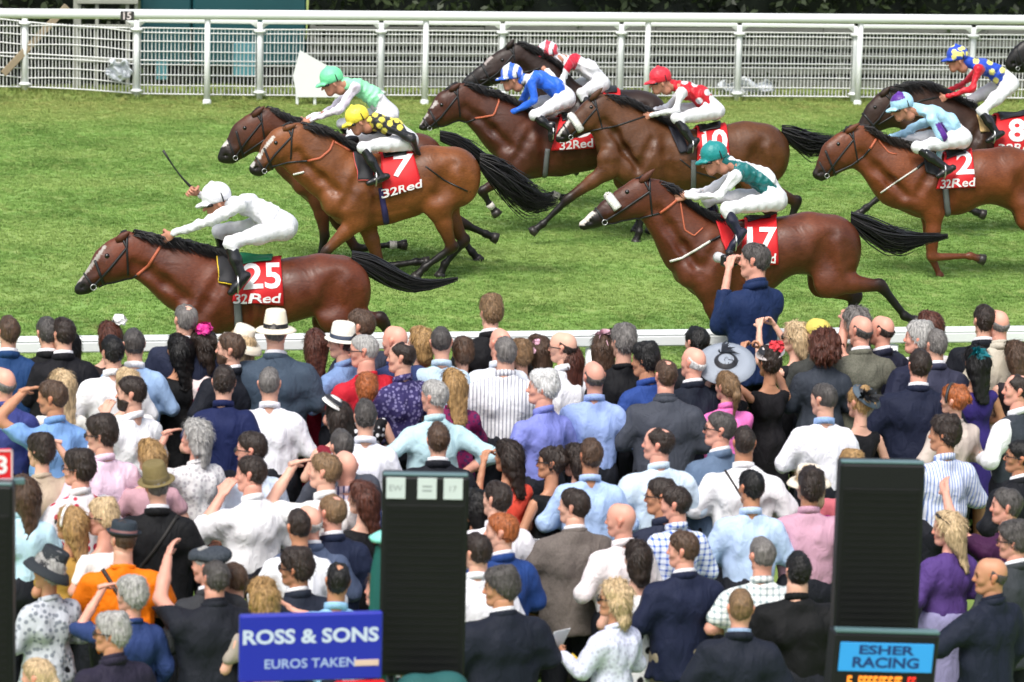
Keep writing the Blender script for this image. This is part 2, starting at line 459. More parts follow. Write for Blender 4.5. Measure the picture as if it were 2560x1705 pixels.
# ---- mesh barrier fence behind it
GALV = paint('pale_fence_wire', (.76, .77, .76), .45, var=.05)
posts = [(-240, 214), (62, 229), (341, 246), (648, 250), (950, 250), (1252, 251), (1548, 251), (1842, 252), (2133, 254), (2425, 256), (2717, 258), (3010, 260)]
FP = np.array([at_z(float(a), float(b), 0) for a, b in posts])
fence = thing('barrier_fence', FP[5], 'white mesh barrier fence with collared posts behind the far rail', 'fence')
fo2 = np.array(fence.location)
zt = at_y(1252., 59., FP[5][1])[2]; zc1 = at_y(1252., 81., FP[5][1])[2]; zc0 = at_y(1252., 232., FP[5][1])[2]
for i, p in enumerate(FP):
    mb = MB(); mb.tube([p + (0, 0, -.02), p + (0, 0, zt)], .042, 10)
    for z in (zc0, zc1): mb.lathe([(.042, -.03), (.085, -.012), (.09, .0), (.085, .012), (.042, .03)], 12, Matrix.Translation(p + (0, 0, z)))
    if i >= 2:
        mb.add([p + v for v in ((-.16, -.015, zt - .0), (.16, -.015, zt), (.04, -.015, zt - .09), (-.04, -.015, zt - .09), (-.16, .015, zt), (.16, .015, zt), (.04, .015, zt - .09), (-.04, .015, zt - .09))],
               [(0, 1, 2, 3), (7, 6, 5, 4), (0, 4, 5, 1), (1, 5, 6, 2), (2, 6, 7, 3), (3, 7, 4, 0)])
    mb.build('post', WHITE, fence, True, off=fo2)
for i in range(len(FP) - 1):
    a, b = FP[i], FP[i + 1]; d = b - a; L = np.linalg.norm(d); u = d / L
    if i >= 2:
        mb = MB(); mid = (a + b) / 2 + (0, 0, zt)
        R = np.array([u, (-u[1], u[0], 0), (0, 0, 1)]).T
        mb.box(mid, (L - .06, .05, .058), R, .012); mb.build('top_rail', WHITE, fence, off=fo2)
    mb = MB(); top = zc1 + .02; bot = .07
    nb = int(L / .053)
    for k in range(1, nb):
        q = a + d * k / nb + (rng.normal() * .002, .02, 0); mb.tube([q + (0, 0, bot), q + (rng.normal() * .003, 0, top)], .0076, 4, cap=False)
    for k, z in enumerate((.10, .22, .36, .50, .56, .68, .82, .94, 1.0)):
        z = bot + (z - .1) / .9 * (top - bot); sag = rng.uniform(-.004, .004) if i > 1 else rng.uniform(-.03, .05)
        t = np.linspace(.03, .97, 6)
        mb.tube(a + d * t[:, None] + np.array([0, -.0, z]) + np.outer(np.sin(t * 3.14) * sag, (0, 0, 1)), .010 if k in (0, 8, 4) else .0085, 4, cap=False)
    o = mb.build('mesh_panel', GALV, fence, off=fo2); o['kind'] = 'stuff'

# ---- near running rail, mostly hidden by the crowd
NA, NB = at_z(0., 845., 1.2), at_z(2560., 818., 1.2)
near = thing('running_rail', (NA + NB) / 2, 'broad white running rail between the crowd and the galloping horses', 'rail')
no = np.array(near.location)
dv = (NB - NA) / np.linalg.norm(NB - NA); nv = np.array([-dv[1], dv[0], 0])
prof = [(-.050, -.108), (-.058, -.098), (-.060, -.035), (-.052, -.030), (-.052, -.024), (-.060, -.018), (-.055, -.004), (-.035, .006), (.035, .006), (.055, -.004), (.060, -.02), (.060, -.098), (.05, -.108)]
mb = MB(); st = [NA - dv * 8, NB + dv * 8]
mb.add([p + nv * a + (0, 0, b) for p in st for a, b in prof], [(i, i + 1, len(prof) + i + 1, len(prof) + i) for i in range(len(prof) - 1)] + [(len(prof) - 1, 0, len(prof), 2 * len(prof) - 1)])
mb.build('rail_profile', WHITE, near, off=no)
for t in np.arange(-6, 16, 2.4):
    p = NA + dv * (t + .9); p[2] = 0
    mb = MB(); mb.tube([p + nv * .0 - (0, 0, .02), p + (0, 0, 1.07)], .05, 10); mb.build('post', WHITE, near, True, off=no)

# ---- hedge behind the fence: a dark mass of leaves
def leaf_mass(name, x0, x1, y0, y1, z1, nl, cols, seed, size=(.05, .11)):
    r = np.random.default_rng(seed)
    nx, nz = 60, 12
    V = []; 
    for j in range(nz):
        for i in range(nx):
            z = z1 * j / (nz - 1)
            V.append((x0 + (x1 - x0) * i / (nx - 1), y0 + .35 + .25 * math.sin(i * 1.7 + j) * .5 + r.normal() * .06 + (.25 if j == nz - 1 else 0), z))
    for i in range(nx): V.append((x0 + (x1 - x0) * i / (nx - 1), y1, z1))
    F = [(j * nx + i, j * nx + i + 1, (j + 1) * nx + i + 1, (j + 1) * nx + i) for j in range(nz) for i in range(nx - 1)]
    V = np.array(V)
    P = np.column_stack([r.uniform(x0, x1, nl), y0 + np.abs(r.normal(0, .28, nl)) + .05 * np.sin(np.arange(nl)), z1 * r.uniform(0, 1.02, nl)])
    cl = (np.sin(P[:, 0] * 2.3 + np.sin(P[:, 2] * 3) * 1.5) + np.sin(P[:, 2] * 4.1 + P[:, 0] * .9)) * .5
    P[:, 1] -= np.maximum(cl, 0) * .22
    a = r.normal(size=(nl, 3)); a /= np.linalg.norm(a, axis=1)[:, None]
    b = np.cross(a, r.normal(size=(nl, 3))); b /= np.linalg.norm(b, axis=1)[:, None]
    s = r.uniform(*size, nl)[:, None]
    Q = np.stack([P - a * s, P + b * s * .5, P + a * s, P - b * s * .5], 1).reshape(-1, 3)
    LF = np.arange(nl * 4).reshape(-1, 4) + len(V)
    F = np.concatenate([np.array(F), LF])
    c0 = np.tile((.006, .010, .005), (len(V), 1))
    ci = np.clip(cl * .5 + .5 + r.normal(0, .3, nl), 0, 1)[:, None]
    c = np.array(cols[0]) * (1 - ci) + np.array(cols[1]) * ci
    return np.concatenate([V, Q]), F, np.concatenate([c0, np.repeat(c, 4, 0)])
leafm = vcol('dark_foliage', .5, .3, var=.3, vscale=30)
for x0_, x1_, lab in ((-24, float(at_y(352., 120., 50.9)[0]) - .05, 'dark evergreen hedge behind the left end of the far fence'), (float(at_y(765., 120., 50.9)[0]) + .05, 28, 'dark evergreen hedge running behind the far fence right of the teal trailer')):
    V, F, c = leaf_mass('hedge', x0_, x1_, 50.75, 53.5, 3.2, 16000, ((.009, .015, .007), (.030, .046, .015)), 4)
    o_ = np.array(((x0_ + x1_) / 2, 51.5, 0)); ho = obj('hedge', mesh_data('hedge', V - o_, F, [leafm], False, c), loc=o_); tag(ho, lab, 'hedge')
# ---- teal equipment trailer and other bits behind the fence
def px3(px, py, y): return at_y(float(px), float(py), y)
TEAL = paint('teal_tarpaulin', srgb(25, 74, 80), .45, var=.15, vscale=1.5, bump=.2, bscale=3)
x0, x1 = px3(352, 120, 50.9)[0], px3(765, 120, 50.9)[0]
tr_ = thing('equipment_trailer', ((x0 + x1) / 2, 51.8, 0), 'teal sided equipment trailer parked behind the white fence', 'trailer')
to = np.array(tr_.location)
xs = px3(480, 120, 50.9)[0]
for a, b in ((x0, xs - .012), (xs + .012, x1)):
    mb = MB(); mb.box(((a + b) / 2, 51.75, 1.55), (b - a, 1.7, 2.5), bev=.03); mb.build('side_panel', TEAL, tr_, off=to)
mb = MB(); mb.box(((x0 + x1) / 2, 51.75, .22), (x1 - x0 - .2, 1.3, .14)); mb.build('chassis', paint('dark_grey_steel', (.03, .035, .04), .6), tr_, off=to)
for a, b, t, u in ((585, 640, 108, 190), (390, 420, 150, 200)):
    p, q = px3(a, t, 50.87), px3(b, u, 50.87)
    mb = MB(); mb.box(((p[0] + q[0]) / 2, 50.885, (p[2] + q[2]) / 2), (q[0] - p[0], .03, p[2] - q[2]), bev=.01); mb.build('pale_panel', paint('pale_turquoise_panel', srgb(78, 135, 146), .4), tr_, off=to)
for xw in (x0 + .5, x1 - .6):
    mb = MB(); mb.lathe([(.12, -.08), (.27, -.08), (.29, -.05), (.29, .05), (.27, .08), (.12, .08)], 20, Matrix.Translation((xw, 51.0, .29)) @ Matrix.Rotation(math.pi / 2, 4, 'X')); mb.build('wheel', paint('tyre', (.02, .02, .02), .8), tr_, True, off=to)
p, q = px3(545, 215, 50.6), px3(640, 232, 50.6)
GREY = paint('weathered_grey_post', srgb(150, 152, 142), .7, var=.2)
sf = thing('post_frame', px3(260, 200, 50.5) * (1, 1, 0), 'grey frame of thin posts and crossbars behind the left end of the fence', 'frame')
so = np.array(sf.location)
for px in (193, 242, 318, 340):
    p = px3(px, 100, 50.5); mb = MB(); mb.box((p[0], 50.5, 1.3), (.05 if px != 193 else .11, .05, 2.6), bev=.006); mb.build('upright', GREY, sf, off=so)
for z0, px in ((px3(280, 4, 50.48)[2], 0), (px3(280, 66, 50.48)[2], 0), (px3(280, 150, 50.48)[2], 0)):
    a, b = px3(193, 4, 50.46), px3(345, 4, 50.46); mb = MB(); mb.box(((a[0] + b[0]) / 2, 50.45, z0), (b[0] - a[0], .045, .06), bev=.006); mb.build('crossbar', GREY, sf, off=so)
a, b = px3(8, 185, 50.1), px3(168, 15, 50.3)
br = MB(); dd = b - a; L = np.linalg.norm(dd); ux = dd / L; uy = np.cross((0, 1, 0), ux); uy /= np.linalg.norm(uy)
br.box((0, 0, 0), (L, .05, .10), np.array([ux, np.cross(uy, ux), uy]).T, .006)
o = br.build('wooden_brace', paint('weathered_plank', srgb(150, 135, 110), .8, var=.25, vscale=3)); o.location = (a + b) / 2; tag(o, 'weathered wooden plank leaning diagonally beside the hedge at the far left', 'plank')
def crumple(name, px0, px1, py0, py1, y, mat, label, cat, seed, dep=.12, n=14):
    r = np.random.default_rng(seed); V = []; a, b = px3(px0, py0, y), px3(px1, py1, y); c = (a + b) / 2
    for j in range(n):
        for i in range(n):
            u, v = i / (n - 1) * 2 - 1, j / (n - 1) * 2 - 1; k = max(.2, 1 - .35 * (u * v) ** 2)
            V.append(((b[0] - a[0]) / 2 * u * k + r.normal() * .014, dep * math.sin(u * 5 + v * 3 + seed) * (1 - v * v) + r.normal() * .02, (a[2] - b[2]) / 2 * v * (1 - .3 * abs(u)) + .05 * math.sin(u * 6 + seed) * (v + 1) / 2))
    F = np.array([(j * n + i, j * n + i + 1, (j + 1) * n + i + 1, (j + 1) * n + i) for j in range(n - 1) for i in range(n - 1)])
    o = obj(name, mesh_data(name, V, F, [mat]), loc=c); sm = o.modifiers.new('thick', 'SOLIDIFY'); sm.thickness = .006
    return tag(o, label, cat)
SHEET = paint('white_plastic_sheet', (.72, .76, .80), .35, var=.08)
crumple('plastic_sheet', 1788, 1936, 198, 242, 49.95, SHEET, 'crumpled pale blue white plastic sheet lying behind the far fence', 'sheet', 2)
crumple('white_cloth', 266, 330, 150, 204, 49.4, SHEET, 'white cloth bundle caught on the fence near the left collared post', 'cloth', 5, .08)
ys = rail_y(px3(790, 200, 49)[0]) - .12
sg = thing('white_sign_board', px3(790, 250, ys) * (1, 1, 0), 'plain white board with a slanting top standing against the far fence', 'board')
go = np.array(sg.location); mb = MB()
pts = [px3(*q, ys) for q in ((733, 190), (750, 125), (850, 182), (852, 243), (742, 243))]
mb.add(pts + [p + (0, .025, 0) for p in pts], [(0, 1, 2, 3, 4), (9, 8, 7, 6, 5)] + [(i, 5 + i, 5 + (i + 1) % 5, (i + 1) % 5) for i in range(5)])
mb.build('board', paint('white_board', (.82, .84, .83), .5, var=.03), sg, off=go)
for px in (743, 787, 840):
    p = px3(px, 240, ys + .04); mb = MB(); mb.box((p[0], p[1], p[2] / 2 + .03), (.04, .03, p[2] + .1), bev=.005); mb.build('leg', WHITE, sg, off=go)

# ---- low grey plank fence in front of the hedge
PLK = paint('weathered_grey_plank', srgb(104, 106, 100), .85, var=.3, vscale=2, bump=.2)
xa, xb = float(at_y(775., 120., 50.62)[0]), 14.5
pf = thing('plank_fence', ((xa + xb) / 2, 50.62, 0), 'low weathered grey plank fence between the white mesh fence and the dark hedge', 'fence')
po = np.array(pf.location)
for i_, (z_, h_) in enumerate(((.10, .10), (.30, .11), (.52, .09), (.70, .12), (.90, .07))):
    xs_ = np.linspace(xa, xb, 6)
    for u_, v_ in zip(xs_, xs_[1:]):
        mb = MB(); mb.box(((u_ + v_) / 2, 50.60 + rng.normal() * .004, z_ + rng.normal() * .008), (v_ - u_ - .012, .025, h_), bev=.004); mb.build('plank', PLK, pf, off=po)
for x_ in np.linspace(xa + .04, xb - .04, 9): mb = MB(); mb.box((x_, 50.66, .48), (.08, .08, .98), bev=.006); mb.build('post', PLK, pf, off=po)
# ================================================================== HORSES AND JOCKEYS
def coat_material():
    m, n, l, b = newmat('horse_coat')
    at = N(n, 'ShaderNodeVertexColor', layer_name='Col'); tc = n.new('ShaderNodeTexCoord')
    n1 = N(n, 'ShaderNodeTexNoise', Scale=5.0, Detail=5.0, Distortion=.6); l.new(tc.outputs['Object'], n1.inputs['Vector'])
    mp = N(n, 'ShaderNodeMapping'); mp.inputs['Scale'].default_value = (40, 40, 110); l.new(tc.outputs['Object'], mp.inputs['Vector'])
    n2 = N(n, 'ShaderNodeTexNoise', Scale=1.0, Detail=2.0); l.new(mp.outputs['Vector'], n2.inputs['Vector'])
    ad = N(n, 'ShaderNodeMath', operation='ADD'); l.new(n1.outputs['Fac'], ad.inputs[0]); l.new(n2.outputs['Fac'], ad.inputs[1])
    mr = N(n, 'ShaderNodeMapRange'); mr.inputs['From Min'].default_value = .6; mr.inputs['From Max'].default_value = 1.4; mr.inputs['To Min'].default_value = .62; mr.inputs['To Max'].default_value = 1.38
    l.new(ad.outputs[0], mr.inputs['Value'])
    mx = N(n, 'ShaderNodeVectorMath', operation='SCALE'); l.new(at.outputs['Color'], mx.inputs[0]); l.new(mr.outputs['Result'], mx.inputs['Scale']); l.new(mx.outputs['Vector'], b.inputs['Base Color'])
    b.inputs['Roughness'].default_value = .43; b.inputs['Specular IOR Level'].default_value = .42
    n3 = N(n, 'ShaderNodeTexNoise', Scale=7.0, Detail=2.0, Distortion=1.0); l.new(tc.outputs['Object'], n3.inputs['Vector'])
    rr_ = N(n, 'ShaderNodeMapRange'); rr_.inputs['From Min'].default_value = .3; rr_.inputs['From Max'].default_value = .7; rr_.inputs['To Min'].default_value = .33; rr_.inputs['To Max'].default_value = .60; l.new(n1.outputs['Fac'], rr_.inputs['Value']); l.new(rr_.outputs['Result'], b.inputs['Roughness'])
    b1 = N(n, 'ShaderNodeBump', Strength=.17, Distance=.05); l.new(n3.outputs['Fac'], b1.inputs['Height'])
    b2 = N(n, 'ShaderNodeBump', Strength=.12, Distance=.01); l.new(n2.outputs['Fac'], b2.inputs['Height']); l.new(b1.outputs['Normal'], b2.inputs['Normal']); l.new(b2.outputs['Normal'], b.inputs['Normal'])
    return m
COAT = coat_material()
HAIRM = paint('black_horse_hair', (.010, .009, .009), .45, .5, var=.3, vscale=30)
LEATHER = paint('black_leather', (.012, .012, .013), .4, var=.2)
RUBBER = paint('orange_rein_rubber', srgb(176, 92, 62), .6, var=.15)
RED = paint('red_saddle_cloth', srgb(205, 22, 30), .6, var=.06, bump=.15, bscale=300)
LETTER = paint('white_lettering', (.82, .80, .80), .6, var=.02)
GIRTH = paint('grey_girth_webbing', (.14, .15, .15), .7, var=.2)
FLEECE = paint('white_sheepskin', (.80, .79, .74), .9, var=.06, bump=.8, bscale=120)
EYE = paint('dark_eye', (.004, .003, .003), .08, .8)
STEEL = paint('steel', (.55, .55, .55), .3, metal=.9)

def lerp(a, b, t): return np.asarray(a, float) * (1 - t) + np.asarray(b, float) * t
def poly_in(q, poly):
    poly = np.asarray(poly, float); x, y = q[:, 0], q[:, 1]; c = np.zeros(len(q), bool); j = len(poly) - 1
    for i in range(len(poly)):
        xi, yi = poly[i]; xj, yj = poly[j]
        c ^= ((yi > y) != (yj > y)) & (x < (xj - xi) * (y - yi) / (yj - yi + 1e-9) + xi); j = i
    return c
def lane_at(ref): return at_z(float(ref[0]), float(ref[1]), ref[2])[1]

class Horse:
    def __init__(s, label, ref, head, neck, trunk, legs, coat, dark=(.010, .008, .007), mane=(), tail=(), ear=None, rein=(), nb=None,
                 eye=None, hw=1.0, blaze=None, strap=None, mane_col=None, legcol=None, h=.0175, breast=None, bridle=True, socks=()):
        s.lane = L = lane_at(ref)
        s.P = lambda px, py, o=0.0: at_y(float(px), float(py), L + o)
        P = s.P
        m = P(*lerp(trunk[0][0], trunk[-1][1], .5)); s.root = thing('racehorse', (m[0], L, 0), label, 'horse', 'racehorses galloping left along the course')
        s.o = np.array(s.root.location)
        prims = []
        dark = np.array(dark) * .6; coat = np.array(coat) * (.70, .59, .49)
        lc = dark if legcol is None else np.array(legcol)
        def sec(t, b, hwid, col):
            a, c = P(*t), P(*b); r = np.linalg.norm(a - c) / 2
            return ((a + c) / 2, r, hwid, col)
        def chain(S, k):
            for (a, ra, wa, ca), (b, rb, wb, cb) in zip(S, S[1:]):
                sy = ((wa / ra) + (wb / rb)) / 2
                prims.append((a, b, ra, rb, (1, sy, 1), k, ca, cb))
        HW = (.085, .098, .092, .066, .056, .05)
        hc = [coat, coat * .95, coat * .8, coat * .45, dark * 1.3, dark * 1.3]
        def slim(S, d): return [(a, r - d, w - d * .6, c) for a, r, w, c in S]
        H = slim([sec(t, b, HW[i] * hw, hc[i]) for i, (t, b) in enumerate(head)], .007)
        chain(H, .03)
        NW = np.interp(np.linspace(0, 1, len(neck)), [0, .4, .8, 1], [.078, .10, .14, .19])
        S = slim([sec(t, b, NW[i], coat * .95) for i, (t, b) in enumerate(neck)], .013); chain(S, .05)
        TW = np.interp(np.linspace(0, 1, len(trunk)), [0, .3, .6, 1], [.225, .285, .285, .265])
        Tn = slim([sec(t, b, TW[i], coat) for i, (t, b) in enumerate(trunk)], .020); chain([S[-1], Tn[0]], .07); chain(Tn, .06)
        # haunch, shoulder and chest muscle
        a = Tn[-1][0]; r = Tn[-1][1]
        for sd in (-1, 1):
            prims.append((a + (0, sd * .13, .02), a + (.05, sd * .13, -.12), r * .72, r * .6, (1, .55, 1), .08, coat, coat))
            c0 = Tn[0][0]; r0 = Tn[0][1]
            prims.append((c0 + (-.06, sd * .13, r0 * .45), c0 + (-r0 * .62, sd * .14, -r0 * .28), .10, .125, (1, .62, 1), .05, coat, coat))
            prims.append((c0 + (.06, sd * .15, r0 * .1), c0 + (-r0 * .25, sd * .15, -r0 * .45), .12, .12, (1, .55, 1), .05, coat, coat))
            prims.append((c0 + (-r0 * .8, sd * .09, -r0 * .15), c0 + (-r0 * .75, sd * .09, -r0 * .4), .09, .09, (1, .9, 1), .05, coat, coat))
        hoofs = []
        for kind, sd, pts in legs:
            fore = kind == 'f'
            offs = (sd * .14, sd * .12, sd * .10, sd * .10) if fore else (sd * .17, sd * .14, sd * .11, sd * .11)
            q = [P(px, py, o) for (px, py), o in zip(pts, offs)]
            if fore:
                prims.append((q[0] + (.0, 0, .12), q[0], .13, .105, (1, .62, 1), .06, coat, coat))
                mid = lerp(q[0], q[1], .4)
                prims.append((q[0], mid, .105, .076, (1, .75, 1), .04, coat, coat)); prims.append((mid, q[1], .076, .047, (1, .85, 1), .03, coat, lerp(coat, lc, .6)))
                prims.append((lerp(q[0], q[1], .97), lerp(q[1], q[2], .07), .050, .047, (1, .95, 1), .025, lc, lc))
                prims.append((q[1], q[2], .040, .030, (1, .85, 1), .02, lc, lc)); prims.append((q[1] + 0, lerp(q[1], q[2], .5), .040, .029, (1, .85, 1), .02, lc, lc))
            else:
                hip = Tn[-1][0] + (0, sd * .14, -.02)
                prims.append((hip, q[0], .20, .135, (1, .58, 1), .07, coat, coat))
                mid = lerp(q[0], q[1], .42)
                prims.append((q[0], mid, .135, .086, (1, .68, 1), .05, coat, coat)); prims.append((mid, q[1], .086, .050, (1, .8, 1), .03, coat, lerp(coat, lc, .7)))
                d = (q[1] - q[2]); d /= np.linalg.norm(d)
                prims.append((q[1] + d * .03, lerp(q[1], q[2], .12), .050, .047, (1, .85, 1), .03, lc, lc))
                prims.append((lerp(q[1], q[2], .1), q[2], .043, .033, (1, .85, 1), .02, lc, lc))
            prims.append((q[2], q[2] + .001, .043, .043, (1, .95, 1), .02, lc, lc))
            d = q[3] - q[2]; prims.append((q[2], q[2] + d * .55, .036, .036, (1, .95, 1), .02, lc, lc))
            prims.append((q[2] + d * .6, q[3], .040, .052, (1, .95, 1), .012, dark * 1.4, dark * 1.4))
            hoofs.append(q)
        if tail: prims.append((P(*tail[0]), P(*tail[1]), .055, .035, (1, 1, 1), .05, coat, dark))
        allp = np.array([p[0] for p in prims] + [p[1] for p in prims]); rr = .45
        lo, hi = allp.min(0) - (.2, .0, .2), allp.max(0) + (.2, .0, .2)
        lo[1], hi[1] = L - .46, L + .46
        lo[2] = max(lo[2], -.02); hi[2] = min(hi[2] + .2, 3)
        f = Field(lo - (.15, 0, 0), hi + (.15, 0, 0), h)
        for a, b, ra, rb, sc, k, ca, cb in prims: f.cap(a, b, ra, rb, k, sc)
        # hollows and grooves between the muscles
        c0, r0, w0, _ = Tn[0]; c9, r9, w9, _ = Tn[-1]; c8, r8, w8, _ = Tn[-2]
        def lat(c, r, w, dz): return w * math.sqrt(max(.05, 1 - (dz / r) ** 2))
        for sd in (-1, 1):
            def groove(pts, r=.03, k=.10, gap=.030):
                for u, v in zip(pts, pts[1:]): f.cap(u + (0, sd * (r + gap), 0), v + (0, sd * (r + gap), 0), r, r, k, sub=True)
            groove([c0 + (.13 + .05 * t, sd * lat(c0, r0, w0, (.5 - t) * r0 * 1.3), (.5 - t) * r0 * 1.3) for t in (0, .35, .7, 1)], gap=.018)
            groove([c0 + (-.02 - .16 * t, sd * lat(c0, r0, w0, (.62 - t * .9) * r0), (.62 - t * .9) * r0) for t in (0, .35, .7, 1)], .025, .07, .022)
            groove([c9 + (-r9 * (.15 + .5 * t), sd * lat(c9, r9, w9, (.5 - t * 1.05) * r9), (.5 - t * 1.05) * r9) for t in (0, .5, 1)], .03, .09, .026)
            for q_ in range(4): groove([Tn[1][0] * (1 - q_ * .22) + Tn[2][0] * q_ * .22 + (t * .05, sd * lat(Tn[1][0], Tn[1][1], Tn[1][2], (.15 - t) * Tn[1][1]), (.15 - t) * Tn[1][1]) for t in (0, .4, .75)], .012, .05, .018)
            fl = c8 * .5 + c9 * .5; groove([fl + (-.03, sd * w8, .06), fl + (.0, sd * w8, -.02), fl + (.03, sd * w8 * .9, -.12)], .05, .13, .018)
            groove([c9 + (r9 * (.30 + .25 * t), sd * lat(c9, r9, w9, (.2 - t * .8) * r9), (.2 - t * .8) * r9) for t in (0, .5, 1)], .03, .09, .024)
            groove([q[0] + (0, sd * q[2] * .80, -q[1] * .55) for q in S], .025, .08, .022)
        jw = lerp(H[1][0], H[2][0], .3)
        for sd in (-1, 1): f.cap(jw + (.0, sd * .062, -H[1][1] * .30), jw + (.02, sd * .064, -H[1][1] * .2), .075, .075, .02, (1, .45, 1)); f.cap(lerp(H[2][0], H[3][0], .2) + (0, sd * .075, .0), lerp(H[3][0], H[4][0], .2) + (0, sd * .058, 0), .016, .014, .03)
        nos = lerp(H[4][0], H[5][0], .6)
        for sd in (-1, 1): f.cap(nos + (-.005, sd * .047, .012), nos + (.02, sd * .050, .022), .014, .012, .015, sub=True)
        V, F = f.mesh(); V = relax(V, F, 1)
        # colour of each point from the pieces nearest to it
        num = np.zeros((len(V), 3)); den = np.zeros(len(V))
        for a, b, ra, rb, sc, k, ca, cb in prims:
            sc = np.array(sc); ab = (b - a) / sc; w = (V - a) / sc; t = np.clip(w @ ab / max(ab @ ab, 1e-9), 0, 1)
            d = (np.linalg.norm(w - t[:, None] * ab, axis=1) - (ra + (rb - ra) * t)) * min(1, sc.min() * 1.1)
            g = np.exp(-np.clip(d, -.02, 1) / .014); num += g[:, None] * (np.array(ca) * (1 - t[:, None]) + np.array(cb) * t[:, None]); den += g
        C = num / np.maximum(den, 1e-9)[:, None]
        nz_ = np.sin(V @ np.array([7.1, 5.3, 3.9]) + L) + np.sin(V @ np.array([-4.2, 6.1, 8.7]) + 2 * L) + np.sin(V @ np.array([13.0, -9.0, 11.0]))
        C = C * (1 + .09 * nz_)[:, None]
        s.pp = project(V); s.near = V[:, 1] < L + .02
        for pl, c in (blaze or []):
            m = poly_in(s.pp, pl) & s.near; C[m] = c
        s.V, s.F = V, F
        s.bvh = BVHTree.FromPolygons([Vector(v) for v in V], F.tolist())
        body = obj('body', mesh_data('horse_body', V - s.o, F, [COAT], True, C), s.root)
        s.body = body
        # hooves
        for q in hoofs:
            d = q[3] - q[2]; d /= np.linalg.norm(d)
            mb = MB(); mb.tube([q[3] - d * .03, q[3] + d * .035], [.050, .062], 10, up=(0, 1, 0)); mb.build('hoof', paint('dark_hoof', (.03, .026, .022), .4), s.root, True, off=s.o)
        for i in socks:
            q = hoofs[i]; mb = MB(); mb.tube([lerp(q[2], q[3], -.15), lerp(q[2], q[3], .45)], [.046, .042], 10, up=(0, 1, 0)); mb.build('white_sock', paint('white_sock', (.6, .57, .52), .8), s.root, True, off=s.o)
        # ears, eye, mane, tail
        if ear:
            for sd in (-1, 1):
                a, b = P(*ear[0], sd * .06), P(*ear[1], sd * .075)
                mb = MB(); mb.tube([lerp(a, b, t) for t in (-.15, .2, .5, .8, 1)], [.020, .034, .030, .017, .003], 8, .6, up=(0, 1, 0))
                mb.build('ear', paint('ear_' + label[:12], coat * .8, .6), s.root, True, off=s.o)
        e = eye or lerp(head[1][0], head[1][1], .30)
        hit = s.cast(*e)
        if hit is not None:
            for sd in (0, 1):
                c = hit[0].copy(); c[1] = c[1] + .004 if sd == 0 else 2 * L - c[1] - .004
                mb = MB(); mb.lathe([(.0, -.022), (.016, -.015), (.022, 0), (.016, .015), (0, .022)], 10, Matrix.Translation(c)); mb.build('eye', EYE, s.root, True, off=s.o)
            sock = MB(); c = hit[0]
        r = np.random.default_rng(int(abs(L) * 1000) % 9999)
        if mane:
            mp = np.array(mane, float); seg = np.concatenate([[0], np.cumsum(np.linalg.norm(np.diff(mp, axis=0), axis=1))]); mb = MB()
            for i in range(330):
                t = r.uniform(0, seg[-1]); px = np.interp(t, seg, mp[:, 0]); py = np.interp(t, seg, mp[:, 1])
                sd = r.choice([-1, -1, 1]); p = P(px, py + 6, sd * r.uniform(0, .03)); ln = r.uniform(.10, .24); up = r.uniform(-.02, .10)
                d = np.array([1, sd * .35, -.1]); d2 = np.array([.8, sd * .55, -.75])
                mb.tube([p - (0, 0, .02), p + d * ln * .25 + (0, 0, up * .5), p + d * ln * .6 + (0, sd * .02, up * .5), p + d * ln * .6 + d2 * ln * r.uniform(.3, .6)], [.011, .011, .008, .002], 3, .6, cap=False)
            mb.build('mane', HAIRM if mane_col is None else paint('mane_hair', mane_col, .5), s.root, True, off=s.o)
            mb = MB()
            a = np.array(head[0][0], float); b = np.array(head[1][0], float)
            for i in range(26):
                p = P(*lerp(a, b, r.uniform(-.05, .3)), r.uniform(-.03, .03)); d = P(*lerp(a, b, 1.0)) - P(*a); mb.tube([p - (0, 0, .02), p + d * .25 + (0, r.uniform(-.04, .04), .035), p + d * r.uniform(.5, .8) + (0, r.uniform(-.06, .06), .0)], [.012, .010, .003], 4, .6, cap=False)
            mb.build('forelock', HAIRM, s.root, True, off=s.o)
        if tail:
            s.make_tail(tail, r)
        s.straps(head, nb, rein, bridle, strap, breast)
    def make_tail(s, tail, r):
        mb = MB(); tp = np.array([t[:2] for t in tail], float); wd = np.array([(t[2] if len(t) > 2 else 12) for t in tail], float)
        sp = np.linspace(0, 1, len(tp)); tt = np.linspace(0, 1, 9)
        for i in range(420):
            a = r.normal(0, .42, 2); ln = r.uniform(.72, 1.04) if abs(a[1]) < .8 else r.uniform(.5, .85)
            t = np.minimum(tt * ln, 1.02)
            px = np.interp(t, sp, tp[:, 0]); py = np.interp(t, sp, tp[:, 1]); w = np.interp(t, sp, wd)
            ph = r.uniform(0, 6.28); wob = np.sin(t * 5 + ph) * w * .22
            p = np.array([s.P(x, y + a[1] * ww + wv, a[0] * ww * .0034 * 1.2) for x, y, ww, wv in zip(px, py, w, wob)])
            mb.tube(p, np.interp(t / ln, [0, .15, .6, 1], [.010, .010, .008, .0015]), 3, .8, cap=False)
        mb.build('tail', HAIRM, s.root, True, off=s.o)
    def cast(s, px, py):
        d = ray(float(px), float(py)); d = d / np.linalg.norm(d)
        loc, nor, i, dist = s.bvh.ray_cast(Vector(CAM_POS), Vector(d))
        return None if loc is None else (np.array(loc), np.array(nor))
    def on(s, px, py, lift=.006, fall=.13):
        h = s.cast(px, py)
        if h is None:
            p = s.P(px, py, -fall)
            q = s.bvh.find_nearest(Vector(s.P(px, py, -.02)))
            if q[0] is not None and (Vector(s.P(px, py, -.02)) - q[0]).length < .06: return np.array(q[0]) + np.array(q[1]) * lift
            return p
        return h[0] + h[1] * lift
